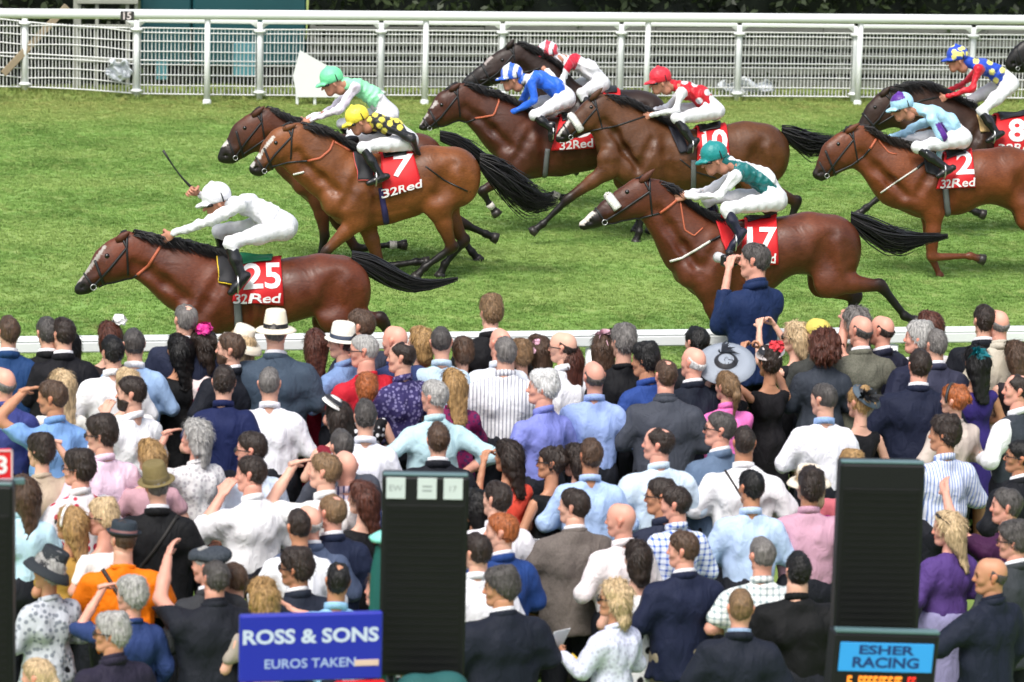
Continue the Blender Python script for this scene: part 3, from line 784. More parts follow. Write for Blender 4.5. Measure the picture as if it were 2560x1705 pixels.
    def band(s, mb, pts, r, lift=None, step=5.0, mirror=True, fall=.13):
        pts = np.asarray(pts, float); seg = np.concatenate([[0], np.cumsum(np.linalg.norm(np.diff(pts, axis=0), axis=1))])
        n = max(2, int(seg[-1] / step) + 1); t = np.linspace(0, seg[-1], n)
        q = np.array([s.on(np.interp(u, seg, pts[:, 0]), np.interp(u, seg, pts[:, 1]), lift if lift is not None else r * .35, fall) for u in t])
        mb.tube(q, r, 6, .55 if r > .02 else .8, up=(0, 1, 0))
        if mirror:
            q = q.copy(); q[:, 1] = 2 * s.lane - q[:, 1]; mb.tube(q, r, 6, .8, up=(0, 1, 0))
        return q
    def straps(s, head, nb, rein, bridle, strap, breast):
        h = [(np.array(a, float), np.array(b, float)) for a, b in head]
        mouth = lerp(h[4][0], h[4][1], .78) * .6 + lerp(h[3][0], h[3][1], .85) * .4
        s.mouth = mouth
        if bridle:
            mb = MB()
            br = lerp(h[1][0], h[0][0], .45); br2 = lerp(lerp(h[1][0], h[0][0], .75), lerp(h[1][1], h[0][1], .75), .33)
            s.band(mb, [br, br2], .011)
            s.band(mb, [lerp(h[0][0], h[1][0], .15) + (0, 2), br2, lerp(h[2][0], h[2][1], .62), mouth], .011)
            s.band(mb, [br2, lerp(h[0][1], h[1][1], .35)], .009)
            n1 = lerp(h[2], h[3], .72) if nb is None else None
            if n1 is not None: s.band(mb, [n1[0], n1[1]], .012)
            s.band(mb, [lerp(h[3], h[4], .6)[0], mouth, lerp(h[3], h[4], .5)[1]], .009)
            o = mb.build('bridle', LEATHER, s.root, True, off=s.o)
            mb = MB(); c = s.on(*mouth, .012); a = np.linspace(0, 6.283, 13); mb.tube(c + np.column_stack([np.cos(a) * .024, 0 * a - .004, np.sin(a) * .024]), .0045, 5, up=(0, 1, 0)); mb.build('bit_ring', STEEL, s.root, True, off=s.o)
        if nb is not None:
            mb = MB(); s.band(mb, nb[:2], nb[2], nb[2] * .35); mb.build('sheepskin_noseband', FLEECE, s.root, True, off=s.o)
        for pts, r, mat in rein:
            mb = MB(); s.band(mb, pts, r, step=7, mirror=False, fall=.16); mb.build('rein', mat, s.root, True, off=s.o)
        for pts, r, mat in (strap or ()):
            mb = MB(); s.band(mb, pts, r, mirror=False); mb.build('girth_strap', mat, s.root, True, off=s.o)
        for pts, r, mat in (breast or ()):
            mb = MB(); s.band(mb, pts, r, mirror=False); mb.build('breastgirth', mat, s.root, True, off=s.o)
    def cloth(s, quad, mat, texts=(), name='saddle_cloth', lift=.014, n=16, over=True, edge=None):
        q = np.array(quad, float)
        def at(u, v): return (q[0] * (1 - u) + q[1] * u) * (1 - v) + (q[3] * (1 - u) + q[2] * u) * v
        G = np.zeros((n, n, 3))
        for j in range(n):
            for i in range(n):
                u, v = i / (n - 1), j / (n - 1); G[j, i] = s.on(*at(u, v), lift + .004 * math.sin(u * 7 + v * 4))
        for _ in range(2): G[1:-1, 1:-1] = (G[1:-1, 1:-1] * 2 + G[:-2, 1:-1] + G[2:, 1:-1] + G[1:-1, :-2] + G[1:-1, 2:]) / 6 + (0, -.002, 0)
        rows = [G[j] for j in range(n)]
        if over:
            m = G[0].copy(); m[:, 1] = s.lane; m[:, 2] += .012
            far = [np.column_stack([G[j][:, 0], 2 * s.lane - G[j][:, 1], G[j][:, 2]]) for j in range(0, n, 3)]
            rows = [r for r in far[::-1]] + [m] + rows
        R = len(rows); V = np.concatenate(rows)
        F = np.array([(j * n + i, j * n + i + 1, (j + 1) * n + i + 1, (j + 1) * n + i) for j in range(R - 1) for i in range(n - 1)])
        o = obj(name, mesh_data(name, V - s.o, F, [mat]), s.root)
        md = o.modifiers.new('thick', 'SOLIDIFY'); md.thickness = .012; md.offset = -1
        if edge:
            mb = MB()
            mb.tube(np.concatenate([G[:, 0], G[-1, 1:]]) + (0, -.004, 0), .009, 5, up=(0, 1, 0)); mb.build('piping', edge, o, True, off=s.o)
        if name == 'saddle_cloth': s.cloth([lerp(q[0], q[1], .05) - (0, 2), lerp(q[0], q[1], .82) - (0, 2), lerp(lerp(q[0], q[1], .78), lerp(q[3], q[2], .78), .10), lerp(lerp(q[0], q[1], .1), lerp(q[3], q[2], .1), .16)], getattr(s, 'saddle_mat', LEATHER), name='saddle', lift=.034, n=8)
        for txt, tq, bold, shear in texts:
            tv, tf = text_mesh(txt, bold, shear); a = tv[:, 0].min(), tv[:, 0].max()
            tq = np.array(tq, float); W = np.zeros((len(tv), 3))
            for k, (x, y) in enumerate(tv):
                u = (x - a[0]) / (a[1] - a[0]); v = .5 - y
                p = (tq[0] * (1 - u) + tq[1] * u) * (1 - v) + (tq[3] * (1 - u) + tq[2] * u) * v
                c = s.on(*p, lift + .012); W[k] = c + (0, -.010, 0)
            obj('number' if txt.isdigit() else 'lettering', mesh_data('print', W - s.o, tf, [LETTER], False), o)
        return o

# ---- hands, with five separate bent fingers
def make_hand(curl, h=.0055):
    """palm in the xz plane at the origin (wrist), fingers along -z, thumb to +x, palm facing +y"""
    f = Field((-.07, -.05, -.21), (.08, .10, .04), h)
    f.cap((0, 0, .03), (0, 0, -.02), .026, .028, .01, (1, .75, 1))
    f.cap((-.018, .0, -.03), (-.022, .004, -.085), .022, .019, .012, (1, .62, 1)); f.cap((.018, .0, -.03), (.022, .004, -.085), .023, .019, .012, (1, .62, 1))
    for i, (x, ln) in enumerate(((-.034, .062), (-.012, .078), (.011, .083), (.033, .074))):
        p = np.array([x, .006, -.088]); a = curl * (.9 + .08 * i)
        for j, (l, r) in enumerate(((.46, .0098), (.30, .0088), (.24, .0078))):
            ang = a * (.55 + .75 * j) if curl > .2 else curl * (j + .6)
            d = np.array([x * .6 * (1 - curl), math.sin(ang), -math.cos(ang)]); d /= np.linalg.norm(d)
            q = p + d * ln * l; f.cap(p, q, r, r * .93, .006); p = q
    p = np.array([.03, .008, -.03])
    for d, l, r in (((.75, .35, -.55), .042, .0135), ((.35 - .5 * curl, .6 * curl + .2, -.75), .032, .011), ((.1 - .8 * curl, .5 * curl + .1, -.8), .026, .0095)):
        d = np.array(d); d /= np.linalg.norm(d); q = p + d * l; f.cap(p, q, r, r * .92, .008); p = q
    V, F = f.mesh(); return V, F
HAND_RELAX, HAND_GRIP, HAND_FLAT = make_hand(.55), make_hand(1.35), make_hand(.18)
def place_hand(H, wrist, along, palm, right=True, size=1.0):
    """along: direction from wrist to knuckles, palm: direction the palm faces"""
    V, F = H
    z = -np.asarray(along, float); z /= np.linalg.norm(z); y = np.asarray(palm, float); y = y - z * (y @ z); y /= np.linalg.norm(y) + 1e-9; x = np.cross(y, z)
    v = V.copy() * size
    if right: v[:, 0] *= -1; F = F[:, ::-1]
    return v @ np.array([x, y, z]) + np.asarray(wrist), F
def merge(parts):
    Vs, Fs, Cs, n = [], [], [], 0
    for V, F, C in parts:
        Vs.append(V); Fs.append(F + n); n += len(V); Cs.append(np.broadcast_to(np.asarray(C, float), (len(V), 3)))
    return np.concatenate(Vs), np.concatenate(Fs), np.concatenate(Cs)

SKIN = vcol('skin', .5, .4, var=.07, vscale=20)
SILK = vcol('racing_silks', .42, .5, bump=.5, bscale=26, var=.04, sheen=.1)
BREECH = paint('white_breeches', (.78, .78, .81), .5, var=.03, bump=.4, bscale=24)
FACE = np.array(srgb(188, 132, 108))
# the creases follow each jacket
def jockey(label, hs, spine, helm, sh, elb, hand, hip, knee, ankle, toe, cap, silk, sleeve, tilt=0.25, fhand=None, felb=None, paints=(), boot=(.012, .012, .014), capfn=None, dots=None, capdots=None, skin=FACE, r=1.0, lower=True, breech=None, whip=None, fwrist=None):
    P = hs.P
    pel = P(*hip); root = thing('person', (pel[0], hs.lane, 0), label, 'person', 'jockeys crouched over their galloping horses'); o = np.array(root.location)
    S = [P(*q) for q in spine]
    shn, shf = P(*sh, -.19), P(*sh, .19)
    en, hn = P(*elb, -.24), P(*hand, -.10)
    hf = P(*(fhand or (hand[0] - 6, hand[1] - 4)), .10); ef = P(*(felb or (lerp(sh, fhand or hand, .5) + (6, 10))), .24)
    kn, an, tn = P(*knee, -.27), P(*ankle, -.33), P(*toe, -.33)
    kf, af, tf = (np.array([q[0] - .03, 2 * hs.lane - q[1], q[2] + .01]) for q in (kn, an, tn))
    hc = P(*helm); ct, st = math.cos(tilt), math.sin(tilt)
    def hd(x, y, z): return hc + np.array([x * ct - z * st, y, x * st + z * ct])      # the face looks along -x; tilt drops it
    allp = np.array(S + [shn, shf, en, hn, hf, ef, kn, an, tn, kf, af, tf, hc, pel]); lo, hi = allp.min(0) - .24, allp.max(0) + .24
    # body
    f = Field(lo, hi, .016)
    f.chain([pel] + S, [.062] * (len(S) + 1), .03, (1, 1.2, 1))
    for a, e, h in ((shn, en, hn), (shf, ef, hf)):
        f.cap(S[-1], a, .034, .028, .02); f.cap(a, e, .026, .024, .02); f.cap(e, h, .022, .022, .02)
    for k, a, t, sd in ((kn, an, tn, -1), (kf, af, tf, 1)):
        f.cap(pel + (0, sd * .09, 0), k, .036, .030, .02); f.cap(k, a, .032, .026, .02); f.cap(a, t, .034, .026, .02)
    nb = hd(.06, 0, -.13); f.cap(S[-1], hd(.02, 0, -.06), .06, .055, .03)
    V, F = f.mesh()
    g = Field(hc - .26, hc + .26, .009)
    g.cap(hd(.0, 0, .0), hd(.01, 0, -.01), .098, .095, .02, (1, .82, 1)); g.cap(hd(-.05, 0, -.07), hd(-.062, 0, -.135), .062, .040, .03, (1, .95, 1))
    g.cap(hd(-.108, 0, -.055), hd(-.128, 0, -.083), .010, .014, .014); g.cap(hd(-.01, .0, -.10), hd(-.06, 0, -.15), .05, .03, .03)
    g.cap(hd(-.095, -.02, -.112), hd(-.095, .02, -.112), .011, .011, .012)
    for sd in (-1, 1): g.cap(hd(.0, sd * .078, -.06), hd(.008, sd * .08, -.085), .017, .012, .01, (1, .5, 1)); g.cap(hd(-.085, sd * .03, -.035), hd(-.08, sd * .045, -.035), .014, .012, .015)
    g.cap(hd(.01, 0, -.08), hd(.05, 0, -.15), .055, .06, .03)
    V2, F2 = g.mesh()
    c2 = np.tile(skin, (len(V2), 1))
    for sd in (-1, 1):
        e = hd(-.094, sd * .032, -.052); c2[np.linalg.norm(V2 - e, axis=1) < .014] = (.02, .015, .012)
    m = np.linalg.norm((V2 - hd(-.1, 0, -.112)) / (1, 2.2, .8), axis=1) < .013; c2[m] = np.array(skin) * (.9, .5, .5)
    parts = [(V, F, skin), (V2, F2, c2)]
    for w, e, rt in ((hn, en, True), (hf, ef, False)):
        d = w - e; d /= np.linalg.norm(d); hv, hf_ = place_hand(HAND_GRIP, w - d * .02, d + (0, 0, -.15), (0, 1.0 if rt else -1.0, -.3), rt, 1.0); parts.append((hv, hf_, skin))
    V, F, C = merge(parts)
    obj('body', mesh_data('jockey_body', V - o, F, [SKIN], True, C), root)
    # silks: jacket with sleeves
    f = Field(lo, hi, .0125)
    ch = [pel + (S[0] - pel) * .5] + S
    f.chain(ch, list(np.linspace(.092, .094, len(ch)) * r), .06, (1, 1.28, 1))
    for a, e, h in ((shn, en, hn), (shf, ef, hf)):
        f.cap(S[-1], a, .068, .058, .045); f.cap(a, e, .055, .044, .025); f.cap(e, lerp(e, h, .88), .042, .031, .025)
    f.cap(S[-1], hd(.065, 0, -.070), .066, .060, .035)
    f.wrinkle(.006, 22, int(hc[0] * 100) % 97); f.crease(.009, 26, int(hc[0] * 100) % 89)
    V, F = f.mesh(); C = np.tile(np.asarray(silk, float), (len(V), 1))
    if sleeve is not None:
        for a, e, h in ((shn, en, hn), (shf, ef, hf)):
            def dseg(p, q): 
                d = q - p; t = np.clip((V - p) @ d / (d @ d), 0, 1); return np.linalg.norm(V - p - t[:, None] * d, axis=1)
            m = (np.minimum(dseg(lerp(a, e, .12), e), dseg(e, h)) < .095); C[m] = sleeve
    if dots is not None:
        col, rad, pts = dots
        q = project(V); nearm = V[:, 1] < hs.lane + .1
        for p in pts: C[(np.linalg.norm(q - p, axis=1) < rad) & nearm] = col
    q = project(V)
    for pl, c in paints: C[poly_in(q, pl) & (V[:, 1] < hs.lane + .12)] = c
    obj('racing_silks', mesh_data('silks', V - o, F, [SILK], True, C), root)
    f = Field(lo, hi, .018)
    f.cap(pel + (.02, 0, 0), S[0], .106, .092, .05, (1, 1.25, 1))
    for k, sd in ((kn, -1), (kf, 1)):
        f.cap(pel + (0, sd * .09, 0), lerp(pel + (0, sd * .1, 0), k, .5), .098, .076, .05); f.cap(lerp(pel + (0, sd * .1, 0), k, .5), k, .076, .054, .03)
    for k, a in ((kn, an), (kf, af)): f.cap(k, lerp(k, a, .28), .056, .048, .03)
    f.wrinkle(.005, 25, 5); f.crease(.006, 26, 8)
    V, F = f.mesh(); obj('breeches', mesh_data('breeches', V - o, F, [breech or BREECH]), root)
    bm_ = paint('boot_leather', boot, .25, .6, var=.2)
    for k, a, t in ((kn, an, tn), (kf, af, tf)):
        f = Field(np.minimum(np.minimum(k, a), t) - .1, np.maximum(np.maximum(k, a), t) + .1, .013)
        d = a - t; d /= np.linalg.norm(d)
        f.chain([lerp(k, a, .12), lerp(k, a, .45), a], [.050, .053, .037], .02); f.chain([a + d * .05, lerp(a, t, .5), t], [.040, .042, .034], .02, (1, .9, .85))
        V, F = f.mesh(); obj('boot', mesh_data('boot', V - o, F, [bm_]), root)
        mb = MB(); c = lerp(a, t, .55); aa = np.linspace(0, 6.283, 15); mb.tube(c + np.column_stack([.0 * aa + .01, np.cos(aa) * .055, np.sin(aa) * .075 + .02]), .008, 5); mb.build('stirrup', STEEL, root, True, off=o)
    # skull cap with its silk cover, peak and goggle strap
    f = Field(hc - .3, hc + .3, .010)
    f.cap(hd(-.008, 0, .008), hd(.018, 0, .006), .112, .110, .02, (1, .88, .98))
    f.cut((st, 0, -ct), np.array([st, 0, -ct]) @ hd(0, 0, -.045))
    f.cap(hd(-.10, -.05, -.035), hd(-.10, .05, -.035), .028, .028, .02, (1, 1, .5)); f.cap(hd(-.125, 0, -.036), hd(-.168, 0, -.048), .050, .028, .02, (1, 1.15, .2))
    f.cap(hd(-.01, 0, .116), hd(.0, 0, .120), .015, .015, .015)
    V, F = f.mesh(); C = np.tile(np.asarray(cap, float), (len(V), 1))
    lv = V - hc; lx = lv[:, 0] * ct + lv[:, 2] * st; lz = -lv[:, 0] * st + lv[:, 2] * ct
    if capfn: C = capfn(lx, lv[:, 1], lz, C)
    obj('skull_cap', mesh_data('skull_cap', V - o, F, [SILK], True, C), root)
    a = np.linspace(-.35, 2.3, 16); mb = MB()
    for sd in (-1, 1): mb.tube(np.array([hd(.03 + .012 * math.cos(t), sd * .100 * math.cos(t * .68), -.03 + .155 * math.sin(t * .55)) for t in a * .6]), .006, 4)
    mb.tube(np.array([hd(-.118 + .06 * abs(t) ** 2, t * .085, -.048) for t in np.linspace(-1, 1, 9)]), .018, 6, .8, up=(0, 0, 1)); mb.build('goggles', LEATHER, root, True, off=o)
    if whip is not None:
        w0, w1 = whip[:2]; a, b = (P(*w0[:2], w0[2]), P(*w1[:2], w1[2]))
        mb = MB(); pts = [lerp(a, b, t) + (0, 0, -.03 * math.sin(t * 3.14)) for t in np.linspace(-.12, 1, 8)]; mb.tube(pts, [.013, .013, .012, .009, .007, .006, .009, .012], 6)
        wo = mb.build('riding_whip', LEATHER, None, True, off=o); wo.location = o
        tag(wo, whip[2], 'whip')
    return root
# ---- the field, leader first
G_ = lambda *c: np.array(srgb(*c))
WHT = (.80, .80, .83)
hA = Horse('bay racehorse numbered 25 leading nearest the rail with its head stretched low', (800, 632, 1.42),
    [((323, 583), (330, 682)), ((288, 598), (301, 699)), ((262, 618), (281, 706)), ((229, 664), (251, 714)), ((199, 698), (229, 730)), ((190, 711), (208, 737))],
    [((330, 582), (332, 684)), ((375, 594), (352, 697)), ((430, 608), (385, 727)), ((490, 622), (430, 770))],
    [((545, 638), (552, 845)), ((640, 650), (645, 838)), ((735, 642), (735, 802)), ((800, 633), (800, 788)), ((850, 634), (845, 800))],
    [('f', -1, [(505, 815), (430, 905), (388, 985), (365, 1030)]), ('f', 1, [(505, 815), (470, 935), (535, 985), (560, 1010)]), ('h', -1, [(838, 790), (955, 800), (1010, 900), (1035, 935)]), ('h', 1, [(825, 800), (900, 890), (865, 985), (840, 1030)])],
    G_(112, 60, 38), mane=[(322, 580), (365, 590), (415, 600), (480, 614), (545, 634)], tail=[(880, 645, 14), (925, 662, 22), (975, 690, 24), (1030, 712, 18), (1085, 712, 12), (1145, 697, 6)],
    ear=[(295, 600), (325, 578)], rein=[([(343, 687), (372, 663), (398, 622), (414, 590)], .013, RUBBER), ([(247, 717), (275, 716), (310, 708), (343, 687)], .009, LEATHER)],
    eye=(268, 640), blaze=[([(260, 612), (265, 618), (236, 660), (203, 702), (190, 712), (186, 704), (225, 660)], (.40, .36, .33))], strap=[([(590, 745), (592, 780), (596, 825)], .035, GIRTH)])
hA.saddle_mat = paint('green_saddle', srgb(20, 120, 80), .5)
hA.cloth([(588, 652), (703, 648), (708, 762), (578, 754)], RED, [('25', [(606, 664), (702, 661), (702, 722), (612, 724)], .02, 0), ('32Red', [(578, 735), (702, 731), (702, 755), (578, 758)], .02, .12)])
hA.cloth([(541, 637), (592, 642), (596, 716), (548, 706)], paint('black_pad', (.02, .02, .024), .7, bump=.1), name='weight_cloth', lift=.022, over=False, edge=paint('yellow_piping', srgb(225, 190, 40), .6))
jockey('jockey in plain white silks and white cap on horse 25 with whip raised', hA, [(668, 538), (620, 512)], (540, 490), (600, 512), (522, 553), (425, 588), (708, 566), (574, 607), (606, 700), (578, 731),
    WHT, WHT, None, .30, fhand=(490, 480), felb=(556, 520), whip=((489, 478, .10), (408, 376, .12), 'thin black riding whip raised by the jockey in white'))

hB = Horse('light bay racehorse numbered 7 galloping second behind the leader', (1100, 360, 1.40),
    [((739, 312), (735, 396)), ((701, 319), (712, 402)), ((681, 343), (690, 415)), ((653, 381), (677, 426)), ((633, 403), (655, 439)), ((627, 415), (641, 432))],
    [((744, 311), (738, 400)), ((775, 314), (750, 440)), ((820, 337), (775, 470)), ((860, 366), (810, 500))],
    [((888, 384), (905, 572)), ((960, 383), (960, 562)), ((1020, 374), (1010, 545)), ((1075, 362), (1070, 512)), ((1135, 362), (1125, 515))],
    [('f', -1, [(895, 550), (815, 628), (785, 675), (765, 700)]), ('f', 1, [(915, 555), (952, 668), (1040, 655), (1064, 655)]), ('h', -1, [(1095, 515), (1130, 620), (1062, 668), (1040, 692)]), ('h', 1, [(1112, 515), (1160, 603), (1112, 660), (1100, 688)])],
    G_(140, 88, 48), mane=[(742, 310), (790, 316), (830, 340), (880, 378)], tail=[(1200, 402, 14), (1232, 425, 30), (1270, 455, 42), (1310, 488, 44), (1350, 505, 34), (1395, 500, 16)],
    ear=[(712, 323), (742, 310)], rein=[([(770, 402), (800, 396), (825, 375), (834, 352)], .013, RUBBER), ([(836, 355), (875, 378)], .013, RUBBER), ([(673, 418), (720, 406), (770, 402)], .009, LEATHER)],
    eye=(690, 357), blaze=[([(681, 338), (688, 344), (660, 380), (650, 390), (652, 377)], (.5, .46, .42)), ([(645, 382), (656, 386), (650, 396), (640, 394)], (.6, .58, .55)), ([(632, 402), (640, 404), (632, 420), (624, 414)], (.45, .42, .40))],
    strap=[([(955, 470), (962, 520), (966, 556)], .032, paint('navy_girth', srgb(45, 38, 90), .7))], breast=[([(734, 436), (760, 430)], .011, FLEECE), ([(1064, 416), (1110, 450), (1168, 478)], .008, LEATHER)])
hB.cloth([(950, 384), (1032, 383), (1054, 466), (962, 490)], RED, [('7', [(984, 391), (1033, 388), (1024, 441), (980, 444)], .03, 0), ('32Red', [(953, 474), (1052, 447), (1056, 466), (958, 494)], .02, .12)])
hB.cloth([(882, 384), (908, 382), (938, 452), (896, 450)], paint('black_pad', (.02, .02, .024), .7, bump=.1), name='weight_cloth', lift=.02, over=False, edge=paint('pink_piping', srgb(205, 90, 85), .6))
r_ = [(903, 376), (925, 405), (942, 440)]
mb = MB(); hB.band(mb, r_, .028, .03, mirror=False); mb.build('girth_guard', RED, hB.root, True, off=hB.o)
yel = G_(240, 225, 90)
jockey('jockey in yellow cap and black silks with yellow flowers on horse 7', hB, [(985, 322), (940, 303)], (892, 291), (944, 307), (1030, 347), (1052, 400), (1016, 352), (906, 368), (955, 445), (922, 458),
    G_(245, 225, 70), (.012, .012, .016), None, .45, fhand=(830, 352), felb=(905, 348), dots=(yel, 7.5, [(922, 298), (948, 314), (938, 286), (962, 284), (983, 293), (1008, 304), (1000, 318), (935, 330), (960, 328), (975, 308), (1025, 322), (955, 299), (926, 314), (992, 300)]),
    whip=((1052, 402, -.12), (1176, 480, -.2), 'thin dark whip trailing back across the rump of horse 7'))

hC = Horse('dark bay racehorse half hidden beyond horse 7', (1040, 328, 1.40),
    [((657, 272), (673, 362)), ((625, 287), (646, 374)), ((608, 302), (622, 384)), ((584, 337), (604, 396)), ((562, 360), (583, 409)), ((549, 384), (562, 406))],
    [((662, 272), (678, 364)), ((700, 292), (700, 400)), ((750, 306), (725, 440)), ((790, 322), (755, 470))],
    [((815, 332), (828, 520)), ((885, 335), (885, 512)), ((945, 331), (940, 498)), ((1000, 326), (995, 475)), ((1045, 328), (1035, 480))],
    [('f', -1, [(800, 500), (812, 590), (798, 645), (785, 668)]), ('f', 1, [(820, 510), (890, 622), (978, 612), (1008, 612)]), ('h', -1, [(1030, 480), (1160, 560), (1215, 585), (1236, 594)]), ('h', 1, [(1040, 470), (1150, 590), (1180, 630), (1195, 648)])],
    G_(98, 56, 36), mane=[(660, 270), (700, 290), (740, 300), (800, 325)], tail=[(1100, 338, 10), (1140, 352, 16), (1180, 378, 22), (1220, 410, 24), (1250, 450, 16)],
    ear=[(635, 288), (662, 265)], rein=[([(604, 388), (660, 350), (720, 318), (762, 306)], .009, LEATHER)], eye=(612, 320), blaze=[([(566, 350), (572, 356), (560, 368), (553, 366)], (.6, .56, .52))], socks=(1,))
jockey('jockey in pale green cap and pink and green silks beyond horse 7', hC, [(935, 242), (893, 217)], (828, 194), (887, 219), (850, 273), (767, 305), (968, 285), (880, 330), (930, 400), (900, 415),
    G_(120, 225, 165), G_(150, 235, 180), G_(235, 225, 240), .35, paints=[([(945, 235), (985, 235), (985, 275), (955, 275)], WHT)])

hD = Horse('dark bay racehorse under the jockey in royal blue', (1530, 278, 1.38),
    [((1150, 210), (1160, 286)), ((1110, 227), (1133, 305)), ((1090, 255), (1112, 314)), ((1069, 283), (1089, 322)), ((1053, 306), (1068, 325)), ((1048, 315), (1056, 324))],
    [((1155, 211), (1164, 288)), ((1195, 222), (1185, 312)), ((1240, 240), (1212, 345)), ((1290, 262), (1240, 385))],
    [((1318, 290), (1322, 448)), ((1400, 292), (1395, 442)), ((1460, 288), (1450, 430)), ((1530, 278), (1520, 418)), ((1570, 280), (1560, 425))],
    [('f', -1, [(1290, 425), (1205, 478), (1225, 512), (1240, 532)]), ('f', 1, [(1300, 430), (1300, 490), (1385, 487), (1412, 497)]), ('h', -1, [(1560, 420), (1640, 480), (1630, 540), (1625, 575)]), ('h', 1, [(1550, 420), (1625, 490), (1600, 545), (1590, 575)])],
    G_(90, 52, 36), mane=[(1150, 207), (1200, 220), (1250, 238), (1310, 275)], ear=[(1128, 225), (1152, 207)],
    rein=[([(1188, 296), (1235, 288), (1247, 255), (1246, 240)], .012, RUBBER), ([(1246, 240), (1310, 258)], .012, RUBBER), ([(1085, 315), (1130, 318), (1188, 298)], .009, LEATHER)],
    eye=(1104, 262), blaze=[([(1088, 250), (1096, 255), (1082, 272), (1076, 270)], (.5, .45, .42)), ([(1066, 282), (1072, 286), (1052, 312), (1046, 312)], (.4, .36, .33))], strap=[([(1370, 372), (1366, 400), (1362, 440)], .03, GIRTH)], socks=(0, 1))
hD.cloth([(1400, 296), (1476, 290), (1486, 370), (1380, 376)], RED, [('5', [(1432, 290), (1480, 286), (1480, 342), (1432, 346)], .03, 0), ('32Red', [(1395, 354), (1480, 346), (1484, 366), (1398, 374)], .02, .12)])
def striped(cb, n=3):
    def fn(lx, ly, lz, C):
        a = np.arctan2(np.hypot(ly, (lz - .0)) , -lx + .0); rr = np.hypot(lx + .12, lz - .02) if n == 3 else 0
        m = (np.sin(np.hypot(lx - .13, lz) * 62 + 1.0) > 0) & (lz > -.03); C[m] = cb; return C
    return fn
jockey('jockey in royal blue silks with a blue and white hooped cap', hD, [(1385, 216), (1346, 197)], (1279, 185), (1328, 200), (1336, 252), (1276, 284), (1412, 246), (1336, 288), (1380, 322), (1378, 350),
    G_(55, 105, 225), G_(40, 105, 225), None, .15, paints=[([(1303, 210), (1322, 165), (1342, 165), (1314, 212)], WHT)], capfn=striped((.8, .8, .83)))

hE = Horse('near black racehorse raising its head beyond the jockey in royal blue', (1600, 223, 1.42),
    [((1287, 110), (1300, 178)), ((1258, 122), (1277, 196)), ((1228, 141), (1256, 206)), ((1195, 168), (1221, 216)), ((1168, 190), (1190, 228)), ((1157, 203), (1172, 230))],
    [((1292, 110), (1304, 180)), ((1330, 124), (1335, 215)), ((1365, 150), (1360, 255)), ((1395, 180), (1385, 290))],
    [((1430, 214), (1440, 360)), ((1500, 222), (1495, 362)), ((1550, 223), (1545, 355)), ((1590, 223), (1585, 350)), ((1612, 225), (1606, 352))],
    [('f', -1, [(1425, 340), (1370, 400), (1430, 420), (1440, 425)]), ('f', 1, [(1430, 340), (1440, 400), (1490, 400), (1500, 400)]), ('h', -1, [(1590, 345), (1650, 420), (1640, 480), (1630, 510)]), ('h', 1, [(1580, 350), (1620, 420), (1600, 480), (1590, 515)])],
    G_(52, 38, 34), mane=[(1285, 106), (1330, 122), (1380, 160)], ear=[(1270, 118), (1286, 98)], eye=(1256, 150), rein=[([(1200, 200), (1280, 190), (1350, 170)], .008, LEATHER)],
    blaze=[([(1226, 138), (1233, 142), (1215, 162), (1208, 160)], (.35, .3, .28))])
hE.cloth([(1508, 226), (1550, 230), (1556, 300), (1500, 300)], RED)
jockey('jockey in white silks with a red band and red hooped cap farthest from the crowd', hE, [(1472, 172), (1437, 155)], (1369, 128), (1420, 162), (1404, 212), (1358, 170), (1498, 208), (1452, 232), (1485, 285), (1460, 300),
    G_(215, 60, 80), WHT, None, .15, paints=[([(1408, 168), (1436, 118), (1462, 120), (1430, 190)], G_(200, 30, 55))], capfn=striped((.8, .8, .83)))

hF = Horse('brown racehorse numbered 10 with a white sheepskin noseband', (1880, 301, 1.36),
    [((1490, 240), (1514, 322)), ((1466, 254), (1491, 325)), ((1443, 277), (1469, 328)), ((1420, 299), (1446, 340)), ((1403, 320), (1418, 355)), ((1392, 340), (1401, 357))],
    [((1497, 239), (1516, 322)), ((1545, 247), (1520, 355)), ((1590, 272), (1520, 395)), ((1630, 292), (1540, 440))],
    [((1655, 310), (1590, 480)), ((1740, 325), (1700, 480)), ((1810, 314), (1790, 470)), ((1870, 302), (1850, 455)), ((1905, 303), (1895, 462))],
    [('f', -1, [(1520, 425), (1420, 497), (1357, 560), (1334, 577)]), ('f', 1, [(1560, 450), (1605, 530), (1598, 580), (1590, 605)]), ('h', -1, [(1885, 455), (1992, 505), (1965, 590), (1950, 620)]), ('h', 1, [(1870, 460), (1930, 540), (1900, 605), (1890, 628)])],
    G_(104, 68, 40), mane=[(1500, 237), (1545, 243), (1600, 270), (1670, 312)], tail=[(1955, 328, 12), (1990, 345, 24), (2025, 360, 32), (2060, 362, 28), (2095, 350, 14)],
    ear=[(1480, 246), (1507, 219)], rein=[([(1440, 342), (1480, 326), (1540, 315), (1616, 290)], .009, LEATHER)], nb=((1430, 290), (1452, 325), .042), eye=(1478, 268),
    blaze=[([(1425, 293), (1434, 297), (1408, 326), (1396, 345), (1392, 338)], (.6, .57, .52))], breast=[([(1700, 398), (1740, 430), (1790, 445)], .008, LEATHER)], strap=[([(1733, 400), (1733, 480)], .03, GIRTH)])
hF.cloth([(1742, 324), (1816, 316), (1824, 398), (1742, 404)], RED, [('10', [(1752, 330), (1816, 326), (1818, 378), (1756, 382)], .03, 0), ('32Red', [(1744, 386), (1820, 382), (1822, 396), (1746, 400)], .02, .12)])
hF.cloth([(1668, 318), (1694, 318), (1722, 380), (1700, 384)], paint('navy_pad', (.012, .012, .022), .7), name='weight_cloth', lift=.02, over=False)
